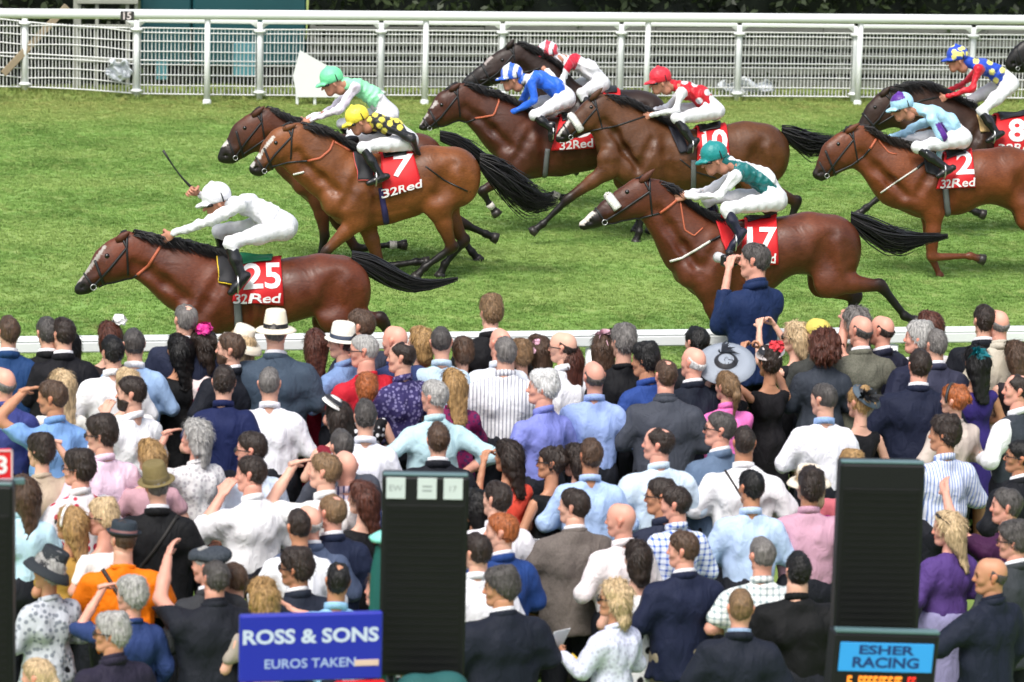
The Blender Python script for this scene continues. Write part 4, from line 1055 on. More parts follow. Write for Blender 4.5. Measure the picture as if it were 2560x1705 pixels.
jockey('jockey in red silks with white dots and plain red cap on horse 10', hF, [(1752, 238), (1714, 225)], (1650, 193), (1703, 232), (1690, 275), (1622, 288), (1782, 276), (1690, 296), (1735, 360), (1722, 378),
    G_(222, 45, 62), G_(205, 25, 42), WHT, .2, dots=(WHT, 8.5, [(1737, 209), (1769, 231), (1712, 203), (1748, 252), (1786, 252)]))

hG = Horse('bay racehorse numbered 17 with a thick white noseband behind the photographer', (2050, 528, 1.42),
    [((1630, 451), (1640, 538)), ((1590, 446), (1612, 542)), ((1548, 472), (1582, 544)), ((1508, 502), (1537, 557)), ((1476, 531), (1502, 565)), ((1449, 553), (1470, 573))],
    [((1635, 453), (1646, 545)), ((1665, 474), (1665, 590)), ((1705, 510), (1690, 640)), ((1740, 535), (1715, 690))],
    [((1775, 552), (1795, 748)), ((1870, 552), (1880, 745)), ((1955, 540), (1965, 690)), ((2020, 528), (2020, 685)), ((2075, 530), (2065, 705))],
    [('f', -1, [(1768, 720), (1803, 838), (1796, 905), (1788, 928)]), ('f', 1, [(1800, 715), (1855, 820), (1915, 850), (1942, 862)]), ('h', -1, [(2075, 705), (2203, 715), (2262, 790), (2288, 803)]), ('h', 1, [(2060, 705), (2140, 745), (2112, 805), (2104, 830)])],
    G_(108, 60, 38), mane=[(1640, 456), (1680, 490), (1720, 520), (1790, 550)], tail=[(2128, 545, 14), (2170, 568, 26), (2215, 592, 32), (2255, 602, 30), (2305, 598, 16), (2370, 590, 8)],
    ear=[(1605, 452), (1637, 422)], rein=[([(1650, 533), (1675, 515), (1698, 495)], .013, RUBBER), ([(1700, 500), (1712, 575), (1735, 590), (1757, 570)], .008, RUBBER), ([(1505, 560), (1560, 556), (1610, 543), (1650, 533)], .009, LEATHER)],
    nb=((1520, 488), (1545, 522), .042), eye=(1568, 480), blaze=[([(1480, 527), (1488, 532), (1462, 560), (1443, 566), (1444, 556)], (.62, .56, .50))], breast=[([(1676, 653), (1705, 645), (1745, 622), (1775, 603)], .012, FLEECE), ([(1775, 603), (1830, 575)], .012, LEATHER)])
hG.cloth([(1862, 544), (1942, 538), (1944, 660), (1856, 664)], RED, [('17', [(1866, 572), (1942, 572), (1936, 627), (1868, 628)], .03, 0), ('32Red', [(1850, 634), (1938, 632), (1938, 656), (1850, 660)], .02, .12)])
hG.cloth([(1780, 538), (1812, 535), (1844, 618), (1814, 630)], RED, name='weight_cloth', lift=.02, over=False)
jockey('jockey in teal silks with white sleeves and teal cap on horse 17', hG, [(1908, 447), (1860, 428)], (1784, 385), (1834, 440), (1797, 490), (1708, 490), (1934, 497), (1814, 522), (1850, 590), (1822, 630),
    G_(20, 135, 135), G_(10, 105, 105), WHT, .3, paints=[([(1818, 398), (1840, 376), (1885, 380), (1930, 415), (1955, 455), (1941, 464), (1908, 434), (1866, 406), (1840, 402)], WHT)], boot=(.012, .012, .03))

hH = Horse('bright bay racehorse numbered 2 with tan legs at the right edge', (2500, 364, 1.40),
    [((2137, 318), (2153, 398)), ((2102, 331), (2128, 419)), ((2076, 351), (2104, 430)), ((2059, 386), (2083, 440)), ((2041, 416), (2061, 450)), ((2036, 427), (2048, 443))],
    [((2142, 317), (2158, 402)), ((2185, 343), (2178, 440)), ((2235, 356), (2205, 478)), ((2275, 366), (2228, 515))],
    [((2305, 381), (2325, 545)), ((2385, 388), (2390, 538)), ((2450, 372), (2450, 512)), ((2515, 364), (2510, 515)), ((2565, 372), (2555, 540))],
    [('f', -1, [(2335, 530), (2330, 643), (2425, 640), (2453, 648)]), ('f', 1, [(2325, 530), (2328, 640), (2350, 690), (2360, 704)]), ('h', -1, [(2575, 545), (2655, 620), (2625, 690), (2612, 708)]), ('h', 1, [(2570, 540), (2640, 630), (2690, 680), (2705, 700)])],
    G_(126, 72, 40), legcol=G_(105, 56, 32), mane=[(2145, 315), (2190, 340), (2240, 352), (2300, 378)], mane_col=(.018, .012, .008), tail=[(2630, 385, 14), (2670, 410, 26), (2720, 430, 26), (2780, 430, 10)],
    ear=[(2120, 328), (2150, 308)], rein=[([(2175, 372), (2190, 348)], .014, RUBBER), ([(2082, 434), (2130, 412), (2160, 390), (2175, 372)], .010, LEATHER), ([(2196, 350), (2222, 382), (2242, 386)], .009, RUBBER)], eye=(2096, 360),
    breast=[([(2202, 482), (2245, 452), (2293, 420)], .009, FLEECE), ([(2293, 420), (2320, 400)], .016, LEATHER)], strap=[([(2362, 470), (2366, 500), (2370, 535)], .034, GIRTH)])
hH.cloth([(2360, 391), (2431, 378), (2437, 468), (2339, 472)], RED, [('2', [(2388, 384), (2433, 380), (2434, 436), (2390, 438)], .03, 0), ('32Red', [(2345, 449), (2436, 443), (2437, 464), (2346, 471)], .02, .12)])
hH.cloth([(2306, 383), (2335, 385), (2350, 445), (2312, 430)], paint('black_pad', (.02, .02, .024), .7, bump=.1), name='weight_cloth', lift=.02, over=False)
pale, pur = G_(170, 215, 240), G_(85, 30, 140)
def capH(lx, ly, lz, C): C[(lx < .03) & (lz > .055)] = pur; return C
jockey('jockey in pale blue silks with purple flashes on horse 2', hH, [(2372, 307), (2330, 283)], (2254, 258), (2330, 298), (2357, 345), (2346, 402), (2398, 345), (2292, 368), (2372, 425), (2346, 440),
    pale, pale, None, .3, fhand=(2205, 349), felb=(2258, 334), paints=[([(2338, 309), (2355, 305), (2376, 340), (2368, 370), (2350, 335)], pur), ([(2236, 344), (2250, 318), (2280, 308), (2260, 338)], pur)], capfn=capH)

hI = Horse('dark brown racehorse numbered 8 with a thick black mane beyond horse 2', (2580, 283, 1.40),
    [((2228, 222), (2255, 302)), ((2192, 239), (2235, 313)), ((2173, 260), (2212, 322)), ((2154, 294), (2186, 329)), ((2142, 316), (2165, 333)), ((2140, 322), (2152, 333))],
    [((2236, 218), (2262, 305)), ((2285, 208), (2290, 330)), ((2340, 232), (2320, 370)), ((2390, 255), (2350, 410))],
    [((2430, 280), (2440, 440)), ((2510, 292), (2510, 430)), ((2580, 282), (2580, 420)), ((2640, 280), (2640, 410)), ((2680, 285), (2675, 420))],
    [('f', 1, [(2345, 425), (2220, 476), (2165, 520), (2147, 536)]), ('f', -1, [(2400, 425), (2380, 510), (2440, 530), (2455, 535)]), ('h', -1, [(2680, 420), (2770, 470), (2760, 560), (2750, 600)]), ('h', 1, [(2660, 420), (2740, 500), (2700, 590), (2690, 620)])],
    G_(66, 44, 32), mane=[(2205, 225), (2250, 208), (2300, 203), (2345, 222), (2420, 262)], ear=[(2205, 238), (2226, 216)], rein=[([(2195, 312), (2240, 285), (2300, 252), (2345, 243)], .010, LEATHER)], eye=(2188, 268),
    blaze=[([(2165, 322), (2180, 316), (2176, 328), (2166, 331)], (.3, .28, .27))])
hI.cloth([(2490, 293), (2580, 283), (2590, 384), (2484, 378)], RED, [('8', [(2518, 303), (2562, 299), (2563, 354), (2520, 354)], .03, 0), ('32Red', [(2494, 360), (2590, 356), (2590, 378), (2496, 378)], .02, .12)])
hI.cloth([(2440, 290), (2452, 288), (2470, 330), (2452, 332)], paint('tan_sheepskin', srgb(190, 160, 110), .9, bump=.5), name='weight_cloth', lift=.02, over=False)
blu, yd = G_(35, 75, 190), G_(240, 230, 130)
def capI(lx, ly, lz, C):
    for p in ((-.06, -.08, .06), (.02, -.085, .085), (.03, -.1, .02), (-.07, -.09, .0), (-.02, -.1, .03), (-.05, 0, .12), (.06, -.05, .08), (.09, -.06, .01)):
        C[np.linalg.norm(np.stack([lx, ly, lz], -1) - p, axis=1) < .030] = yd
    return C
jockey('jockey in blue silks with yellow spots and red sleeves on horse 8', hI, [(2492, 182), (2457, 167)], (2393, 138), (2446, 175), (2431, 222), (2362, 243), (2520, 210), (2454, 278), (2495, 338), (2470, 352),
    blu, blu, G_(205, 25, 45), .15, fhand=(2352, 230), dots=(yd, 8, [(2440, 152), (2475, 155), (2507, 175), (2450, 134), (2466, 200), (2490, 202), (2480, 180)]), capfn=capI)

hJ = Horse('black racehorse just entering at the right edge of the frame', (2985, 185, 1.42),
    [((2600, 82), (2622, 165)), ((2578, 92), (2603, 172)), ((2554, 106), (2578, 178)), ((2538, 122), (2556, 180)), ((2528, 138), (2540, 178)), ((2523, 150), (2530, 174))],
    [((2605, 80), (2626, 168)), ((2660, 88), (2655, 205)), ((2715, 128), (2690, 255)), ((2755, 160), (2725, 295))],
    [((2790, 185), (2800, 340)), ((2860, 195), (2860, 335)), ((2930, 188), (2930, 325)), ((2985, 185), (2985, 320)), ((3020, 188), (3015, 325))],
    [('f', -1, [(2790, 320), (2720, 400), (2690, 460), (2680, 480)]), ('f', 1, [(2790, 320), (2770, 410), (2820, 430), (2835, 435)]), ('h', -1, [(3010, 325), (3080, 390), (3060, 460), (3055, 490)]), ('h', 1, [(3000, 325), (3060, 400), (3030, 460), (3020, 485)])],
    G_(26, 22, 22), mane=[(2560, 92), (2600, 78), (2660, 86), (2740, 145)], tail=[(3080, 195, 12), (3120, 225, 20), (3170, 240, 18)], ear=[(2585, 90), (2604, 66)], eye=(2578, 120))
print('horses done', round(time.time() - T0, 1))
# ================================================================== THE CROWD: builders
SK = {'p': FACE * 0 + np.array(srgb(220, 170, 148)), 'r': np.array(srgb(222, 162, 142)), 't': np.array(srgb(190, 136, 106)), 'b': np.array(srgb(105, 68, 48))}
HC = dict(BLK=(16, 14, 14), DBR=(44, 33, 27), BR=(78, 58, 44), LBR=(122, 96, 68), GRY=(112, 108, 105), DGR=(72, 68, 66), LGR=(165, 163, 160), WHT=(214, 212, 210), BLD=(198, 172, 134), DBL=(164, 130, 84), GIN=(158, 88, 46), AUB=(82, 44, 32))
_hm = {}
def hair_mat(k):
    if k in _hm: return _hm[k]
    c = np.array(srgb(*HC[k])); m, n, l, b = newmat('hair_' + k.lower())
    tc = n.new('ShaderNodeTexCoord'); mp = N(n, 'ShaderNodeMapping'); mp.inputs['Scale'].default_value = (60, 60, 9); l.new(tc.outputs['Object'], mp.inputs['Vector'])
    ns = N(n, 'ShaderNodeTexNoise', Scale=1.6, Detail=4.0); l.new(mp.outputs['Vector'], ns.inputs['Vector'])
    r = N(n, 'ShaderNodeValToRGB'); e = r.color_ramp.elements; e[0].position, e[0].color = .32, (*(c * .5), 1); e[1].position, e[1].color = .68, (*np.minimum(c * 1.35, .8), 1)
    l.new(ns.outputs['Fac'], r.inputs['Fac']); l.new(r.outputs['Color'], b.inputs['Base Color'])
    b.inputs['Roughness'].default_value = .48; b.inputs['Specular IOR Level'].default_value = .4
    bp = N(n, 'ShaderNodeBump', Strength=.45, Distance=.02); l.new(ns.outputs['Fac'], bp.inputs['Height']); l.new(bp.outputs['Normal'], b.inputs['Normal'])
    _hm[k] = m; return m
_fm = {}
def fabric(c, kind='plain', c2=(255, 255, 255), sc=1.0):
    key = (c, kind, c2, sc)
    if key in _fm: return _fm[key]
    a, q = np.array(srgb(*c)), np.array(srgb(*c2)); m, n, l, b = newmat('cloth_' + kind)
    tc = n.new('ShaderNodeTexCoord'); out = None
    def ramp(src, p0, p1, A, B, const=False):
        r = N(n, 'ShaderNodeValToRGB'); e = r.color_ramp.elements; e[0].position, e[0].color = p0, (*A, 1); e[1].position, e[1].color = p1, (*B, 1); l.new(src, r.inputs['Fac']); return r.outputs['Color']
    def wave(dir_, s, p):
        w = N(n, 'ShaderNodeTexWave', wave_type='BANDS', bands_direction=dir_, Scale=s, Distortion=.6); w.inputs['Detail Scale'].default_value = .6; l.new(tc.outputs['Object'], w.inputs['Vector']); return ramp(w.outputs['Fac'], p, p + .12, a, q)
    if kind == 'stripe': out = wave('X', 9 * sc, .70)
    elif kind == 'check':
        x, z = wave('X', 8 * sc, .68), wave('Z', 8 * sc, .68); mx = N(n, 'ShaderNodeMix', data_type='RGBA'); mx.inputs['Factor'].default_value = .5; l.new(x, mx.inputs['A']); l.new(z, mx.inputs['B']); out = mx.outputs['Result']
    elif kind in ('dots', 'floral', 'print'):
        v = N(n, 'ShaderNodeTexVoronoi', Scale={'dots': 26, 'floral': 16, 'print': 34}[kind] * sc, Randomness=.7 if kind == 'dots' else 1.0); l.new(tc.outputs['Object'], v.inputs['Vector'])
        out = ramp(v.outputs['Distance'], .33, .42, q, a)
    elif kind == 'tweed':
        v = N(n, 'ShaderNodeTexNoise', Scale=130.0 * sc, Detail=3.0); l.new(tc.outputs['Object'], v.inputs['Vector']); out = ramp(v.outputs['Fac'], .38, .62, a, q)
    ns = N(n, 'ShaderNodeTexNoise', Scale=5.0, Detail=3.0); l.new(tc.outputs['Object'], ns.inputs['Vector'])
    mr = N(n, 'ShaderNodeMapRange'); mr.inputs['To Min'].default_value = .88; mr.inputs['To Max'].default_value = 1.1; l.new(ns.outputs['Fac'], mr.inputs['Value'])
    vm = N(n, 'ShaderNodeVectorMath', operation='SCALE'); l.new(mr.outputs['Result'], vm.inputs['Scale'])
    if out is None: vm.inputs[0].default_value = tuple(a)
    else: l.new(out, vm.inputs[0])
    l.new(vm.outputs['Vector'], b.inputs['Base Color']); b.inputs['Roughness'].default_value = .75; b.inputs['Specular IOR Level'].default_value = .25
    mp = N(n, 'ShaderNodeMapping'); mp.inputs['Scale'].default_value = (1, 1, .55); l.new(tc.outputs['Object'], mp.inputs['Vector'])
    nb = N(n, 'ShaderNodeTexNoise', Scale=13.0, Detail=3.0, Distortion=1.2); l.new(mp.outputs['Vector'], nb.inputs['Vector'])
    bp = N(n, 'ShaderNodeBump', Strength=.5, Distance=.035); l.new(nb.outputs['Fac'], bp.inputs['Height']); l.new(bp.outputs['Normal'], b.inputs['Normal'])
    _fm[key] = m; return m

POSES = {  # left elbow, left wrist, right elbow, right wrist
    'down': ((-.265, -.03, 1.13), (-.26, .06, .90), (.265, -.03, 1.13), (.26, .06, .90)),
    'front': ((-.28, .0, 1.15), (-.10, .20, 1.10), (.28, .0, 1.15), (.10, .20, 1.10)),
    'fold': ((-.27, .07, 1.17), (.02, .21, 1.19), (.27, .07, 1.17), (-.02, .19, 1.15)),
    'pocket': ((-.31, -.07, 1.14), (-.21, .06, .94), (.31, -.07, 1.14), (.21, .06, .94)),
    'card': ((-.29, .05, 1.16), (-.20, .26, 1.22), (.27, .0, 1.14), (.14, .2, 1.08)),
    'brow': ((-.36, .15, 1.38), (-.14, .17, 1.66), (.265, -.02, 1.13), (.22, .10, .92)),
    'browr': ((-.265, -.02, 1.13), (-.22, .10, .92), (.34, .13, 1.40), (.14, .17, 1.66)),
    'wide': ((-.42, .05, 1.50), (-.17, .10, 1.68), (.27, 0, 1.14), (.12, .2, 1.08)),
    'mouth': ((-.26, .16, 1.20), (-.08, .20, 1.46), (.27, .02, 1.14), (-.03, .19, 1.14)),
    'photo': ((-.215, .15, 1.17), (-.075, .25, 1.55), (.215, .15, 1.17), (.075, .25, 1.55)),
    'phone': ((-.24, .2, 1.42), (-.09, .33, 1.68), (.24, .2, 1.42), (.09, .33, 1.68)),
    'point': ((-.24, .24, 1.44), (-.14, .42, 1.66), (.265, -.02, 1.13), (.22, .10, .92)),
    'reach': ((-.38, .16, 1.42), (-.50, .34, 1.50), (.265, -.02, 1.13), (.24, .10, .92)),
    'rest': ((-.36, .08, 1.20), (-.42, .27, 1.12), (.265, -.02, 1.13), (.24, .10, .92)),
    'hips': ((-.40, -.10, 1.20), (-.20, .02, 1.04), (.40, -.10, 1.20), (.20, .02, 1.04)),
}
_cache = {}
def torso(f, sx, e, zlow, fem, k=.06, bust=True):
    e = e - .013
    f.cap((0, .0, max(zlow, .90)), (0, .0, 1.02), .128 + e, .118 + e, k, (1.30 * (1.0 if not fem else .98), .92, 1))
    f.cap((0, .0, 1.02), (0, .005, 1.12), (.116 if not fem else .100) + e, (.122 if not fem else .102) + e, k, (1.32 * sx, .9, 1))
    f.cap((0, .005, 1.12), (0, .0, 1.27), (.120 if not fem else .100) + e, .124 + e, k, (1.40 * sx, .9, 1))
    f.cap((0, -.005, 1.29), (0, -.015, 1.345), .112 + e, .078 + e, k, (1.62 * sx, .95, 1))
    if fem and bust:
        for s in (-1, 1): f.cap((s * .07, .08, 1.27), (s * .07, .09, 1.25), .065 + e * .6, .06 + e * .6, .03)
    for s in (-1, 1):
        f.cap((0, -.025, 1.445), (s * .150 * sx, -.015, 1.355), .046 + e * .6, .050 + e * .7, .045)
        f.cap((s * .075 * sx, -.065, 1.31), (s * .07 * sx, -.07, 1.23), .055 + e * .5, .05 + e * .5, .05)
def arm_pts(pose, fem):
    le, lw, re, rw = (np.array(v, float) for v in POSES[pose]); k = .9 if fem else 1.0
    ls, rs = np.array([-.178 * k, -.015, 1.345]), np.array([.178 * k, -.015, 1.345])
    if fem:
        for v in (le, re): v[0] *= .9
    return (ls, le, lw), (rs, re, rw)
def body_mesh(sex, pose):
    key = ('b', sex, pose)
    if key in _cache: return _cache[key]
    fem = sex == 'f'; A = arm_pts(pose, fem)
    pts = np.array([p for a in A for p in a]); lo = np.minimum(pts.min(0) - .09, (-.26, -.2, -.01)); hi = np.maximum(pts.max(0) + .09, (.26, .2, 1.57))
    zs = np.concatenate([np.arange(-.02, .9, .05), np.arange(.92, hi[2] + .02, .022)])
    f = Field(None, None, axes=[np.arange(lo[0], hi[0] + .02, .022), np.arange(lo[1], hi[1] + .02, .022), zs])
    torso(f, .84 if fem else .97, -.018, .9, fem)
    f.cap((0, -.012, 1.36), (0, -.010, 1.46), .046, .052 if not fem else .044, .03); f.cap((0, -.010, 1.46), (0, -.012, 1.55), .054 if not fem else .045, .056 if not fem else .046, .02)
    for s, e, w in A: f.cap(s, e, .047 if not fem else .042, .040 if not fem else .035, .03); f.cap(e, e * .55 + w * .45, .043 if not fem else .037, .040 if not fem else .033, .02); f.cap(e * .55 + w * .45, w, .040 if not fem else .033, .028 if not fem else .024, .02)
    for s in (-1, 1):
        f.cap((s * .085, 0, .92), (s * .095, .01, .50), .088, .056, .04); f.cap((s * .095, .01, .5), (s * .10, -.01, .10), .056, .04, .02); f.cap((s * .10, -.02, .045), (s * .11, .14, .035), .042, .036, .02)
    V, F = f.mesh(); hands = []
    for i, (s, e, w) in enumerate(A):
        d = w - e; d /= np.linalg.norm(d); H = HAND_RELAX
        palm = np.array([1.0 if i == 0 else -1.0, .1, -.1])
        if pose in ('brow', 'wide') and i == 0: H = HAND_FLAT; d = np.array([.85, .15, .12]); palm = np.array([0, -.3, -1.0])
        if pose == 'browr' and i == 1: H = HAND_FLAT; d = np.array([-.85, .15, .12]); palm = np.array([0, -.3, -1.0])
        if pose in ('photo', 'phone', 'card', 'mouth'): H = HAND_GRIP if pose != 'mouth' else HAND_RELAX; palm = np.array([1.0 if i == 0 else -1.0, .4, 0])
        if pose in ('rest',) and i == 0: H = HAND_FLAT; d = np.array([-.2, 1, -.1]); palm = np.array([0, 0, -1.0])
        hands.append(place_hand(H, w - d * .015, d, palm, i == 1, .96 if not fem else .85))
    _cache[key] = ((V, F), hands); return _cache[key]
def head_mesh(sex):
    key = ('h', sex)
    if key in _cache: return _cache[key]
    fem = sex == 'f'
    f = Field((-.12, -.15, -.07), (.12, .17, .26), .0082)
    f.cap((0, -.018, .135), (0, .028, .142), .080, .075, .02, (.93, 1.05, 1.14)); f.cap((0, .048, .105), (0, .064, .03), .056, .036, .03, (.98, 1, 1))
    for s in (-1, 1):
        f.cap((s * .046, .002, .062), (s * .016, .066, .016), .024 if not fem else .020, .022, .025); f.cap((s * .010, .098, .131), (s * .042, .082, .134), .011 if not fem else .008, .011, .014)
        f.cap((s * .043, .066, .088), (s * .036, .076, .078), .022, .018, .02)
        f.cap((s * .079, -.006, .096), (s * .083, -.014, .126), .015, .021, .006, (.45, 1, 1))
        f.cap((s * .033, .112, .113), (s * .031, .112, .112), .012, .012, .02, sub=True)
    f.cap((0, .098, .122), (0, .118, .085), .008, .0125 if not fem else .010, .014); f.cap((0, .108, .081), (0, .111, .080), .015, .013, .01, (1.2, 1, .7))
    f.cap((-.018, .098, .052), (.018, .098, .052), .0095, .0095, .01); f.cap((0, .084, .018), (0, .086, .016), .019, .018, .02)
    f.cap((0, -.012, .07), (0, -.018, -.06), .058 if not fem else .048, .056 if not fem else .047, .03)
    V, F = f.mesh(); m = np.ones((len(V), 3))
    for s in (-1, 1):
        m[np.linalg.norm(V - (s * .033, .096, .113), axis=1) < .0115] = (.06, .05, .05)
        m[(np.abs(V[:, 2] - .135) < .006) & (np.abs(V[:, 0] - s * .031) < .018) & (V[:, 1] > .06)] = (.35, .3, .28)
    m[(np.abs(V[:, 2] - .052) < .010) & (np.abs(V[:, 0]) < .026) & (V[:, 1] > .088)] = (.85, .52, .52)
    m[(np.abs(V[:, 0]) > .070) & (V[:, 2] < .15) & (V[:, 2] > .07)] *= (1.05, .86, .82)
    m[(V[:, 1] > .1) & (V[:, 2] > .07) & (V[:, 2] < .1)] *= (1.05, .88, .85)
    _cache[key] = (V, F, m); return _cache[key]
def hair_mesh(style, seed=0):
    key = ('hair', style, seed)
    if key in _cache: return _cache[key]
    f = Field((-.19, -.24, -.34), (.19, .16, .33), .0095)
    def cran(t): f.cap((0, -.020, .137), (0, .026, .146), .080 + t, .074 + t, .02, (.93, 1.05, 1.14))
    low = (0, .93, -1); w = .0022
    if style in ('short', 'crop', 'full', 'thin', 'ring', 'pony', 'updo'):
        cran({'short': .011, 'crop': .006, 'full': .020, 'thin': .009, 'ring': .007, 'pony': .011, 'updo': .012}[style])
        if style == 'full': f.cap((0, .05, .205), (0, -.05, .225), .04, .045, .04, (1.3, 1, 1))
        f.cut(low, -.092 - (.014 if style in ('thin',) else 0) + (.012 if style in ('pony', 'updo') else 0))
        if style == 'ring': f.cut((0, -.5, 1), .166); f.cut((0, 1, .25), .048)
        if style == 'thin': f.cap((0, -.055, .262), (0, -.040, .266), .046, .044, .035, sub=True); f.cap((0, .10, .225), (0, .07, .25), .05, .04, .03, sub=True)
        if style == 'pony': f.cap((0, -.09, .155), (0, -.135, .07), .030, .032, .02); f.cap((0, -.135, .07), (0, -.115, -.10), .032, .012, .02, (1.1, .8, 1))
        if style == 'updo':
            for p in ((0, -.085, .18), (.03, -.10, .13), (-.03, -.095, .145), (.0, -.06, .22)): f.cap(p, p, .042, .042, .015)
            w = .006
    elif style in ('bob', 'long', 'wavy'):
        cran(.020 if style != 'wavy' else .028)
        f.cap((0, -.05, .12), (0, -.06, .0 if style != 'wavy' else -.03), .088, .080, .03, (1.08, .75, 1))
        for s in (-1, 1): f.cap((s * .078, -.02, .11), (s * .072, -.01, .005), .030, .028, .025)
        if style == 'long': f.cap((0, -.075, .08), (0, -.105, -.20), .080, .058, .03, (1.2, .55, 1)); f.cap((0, -.105, -.2), (.01, -.10, -.30), .058, .03, .03, (1.2, .5, 1))
        f.cut((0, 1, -.55), -.020); w = .003 if style != 'wavy' else .007
    elif style == 'curly':
        f.cap((0, -.035, .10), (0, -.03, .145), .138, .132, .03); f.cut((0, 1, -.55), .0); w = .013
    f.wrinkle(w, 75 if style != 'wavy' else 48, seed + 3)
    V, F = f.mesh(); _cache[key] = (V, F); return V, F
def top_mesh(sex, pose, kind):
    key = ('t', sex, pose, kind)
    if key in _cache: return _cache[key]
    fem = sex == 'f'; A = arm_pts(pose, fem)
    e, low, sl, wr = {'shirt': (.017, .97, 'l', .007), 'polo': (.016, .92, 's', .006), 'tee': (.018, .90, 's', .007), 'rolled': (.018, .97, 'r', .008), 'jacket': (.029, .78, 'l', .005), 'dress': (.006, .50, 'n', .004),
                      'top': (.008, .90, 'n', .005), 'sleeve': (.010, .90, 'h', .006), 'knit': (.019, .88, 'l', .006), 'vest': (.026, .92, 'n', .004), 'shawl': (.034, 1.0, 'l', .008)}[kind]
    pts = np.array([p for a in A for p in a]); lo = np.minimum(pts.min(0) - .14, (-.34, -.26, low - .04)); hi = np.maximum(pts.max(0) + .14, (.34, .28, 1.56)); lo[2] = min(lo[2], low - .04)
    if sl in 'ns': lo[0], hi[0], hi[1] = max(lo[0], -.42), min(hi[0], .42), min(hi[1], .36)
    f = Field(lo, hi, .0205)
    torso(f, (.86 if fem else 1.0) * (1.05 if kind == 'jacket' else 1), e, .90, fem)
    if low < .92: f.cap((0, 0, low), (0, 0, .98), (.152 if kind == 'jacket' else .143) + e, .120 + e, .04, (1.22, .95, 1))
    if kind == 'dress': f.cap((0, 0, .5), (0, 0, .95), .19, .14, .05, (1.15, .95, 1))
    for s, el, w in A:
        ru, re_, rw = (.056, .046, .036) if not fem else (.048, .039, .031)
        if sl == 'n': f.cap(s * (.75, 1, 1) + (0, 0, .005), s * (.82, 1, 1), .045 + e, .04 + e, .03); continue
        f.cap(s, el if sl in 'lr' else s * .42 + el * .58, ru + e * .95, (re_ + e * .8) if sl in 'lr' else ru + e * .9, .05)
        if sl == 'l': f.cap(el, el * .08 + w * .92, re_ + e * .8, rw + e * .7, .03)
        elif sl == 'r': f.cap(el, el * .7 + w * .3, re_ + e * .8, re_ + e * .75, .03)
        elif sl == 'h': pass
    if fem and kind in ('dress', 'top', 'sleeve'): f.cut((0, .15, 1), 1.40); f.cut((0, -.6, 1), 1.43)
    elif kind == 'vest': f.cut((0, .35, 1), 1.455); f.cut((1, 0, 0), .185); f.cut((-1, 0, 0), .185)
    else: f.cut((0, .30, 1), 1.468)
    f.cut((0, 0, -1), -low)
    f.wrinkle(wr, 19, len(key[2]) * 7 + len(kind)); f.crease(wr * .85, 22, len(key[2]) * 5 + len(kind))
    V, F = f.mesh(); _cache[key] = (V, F); return V, F
def legs_mesh(sex, skirt=False):
    key = ('l', sex, skirt)
    if key in _cache: return _cache[key]
    f = Field((-.28, -.22, .02), (.28, .22, 1.08), axes=[np.arange(-.28, .29, .026), np.arange(-.22, .23, .026), np.arange(.02, 1.1, .034)])
    f.cap((0, 0, .92), (0, 0, 1.0), .138, .132, .05, (1.28, .95, 1))
    if skirt: f.cap((0, 0, .46), (0, 0, .95), .17, .15, .05, (1.2, .95, 1)); f.cut((0, 0, -1), -.46)
    else:
        for s in (-1, 1): f.cap((s * .09, 0, .92), (s * .10, .01, .5), .108, .080, .03); f.cap((s * .10, .01, .5), (s * .105, -.005, .08), .080, .072, .02)
        f.cut((0, 0, -1), -.05)
    f.cut((0, 0, 1), 1.04); f.wrinkle(.006, 14, 3)
    V, F = f.mesh(); me = mesh_data('skirt' if skirt else 'trousers', V, F); _cache[key] = me; return me
def shoe_mesh():
    if 'shoe' in _cache: return _cache['shoe']
    f = Field((-.07, -.12, -.01), (.07, .22, .14), .022); f.cap((0, -.03, .05), (.0, .15, .04), .05, .044, .02, (1, 1, .85)); f.cap((0, -.02, .06), (0, -.02, .12), .05, .045, .02); f.cut((0, 0, -1), -.0)
    V, F = f.mesh(); _cache['shoe'] = mesh_data('shoe', V, F, [paint('dark_shoe', (.02, .017, .015), .4)]); return _cache['shoe']
HEADK = np.array([.93, .95, .97])
CROWD_GROUP = 'spectators standing on the lawn to watch the race'
_pc = [0]
class Person: pass
def noise3(V, f, seed):
    r = np.random.default_rng(seed); w = 0
    for _ in range(4): w = w + np.sin(V @ (r.normal(size=3) * f) + r.uniform(0, 6.28))
    return w / 2.5
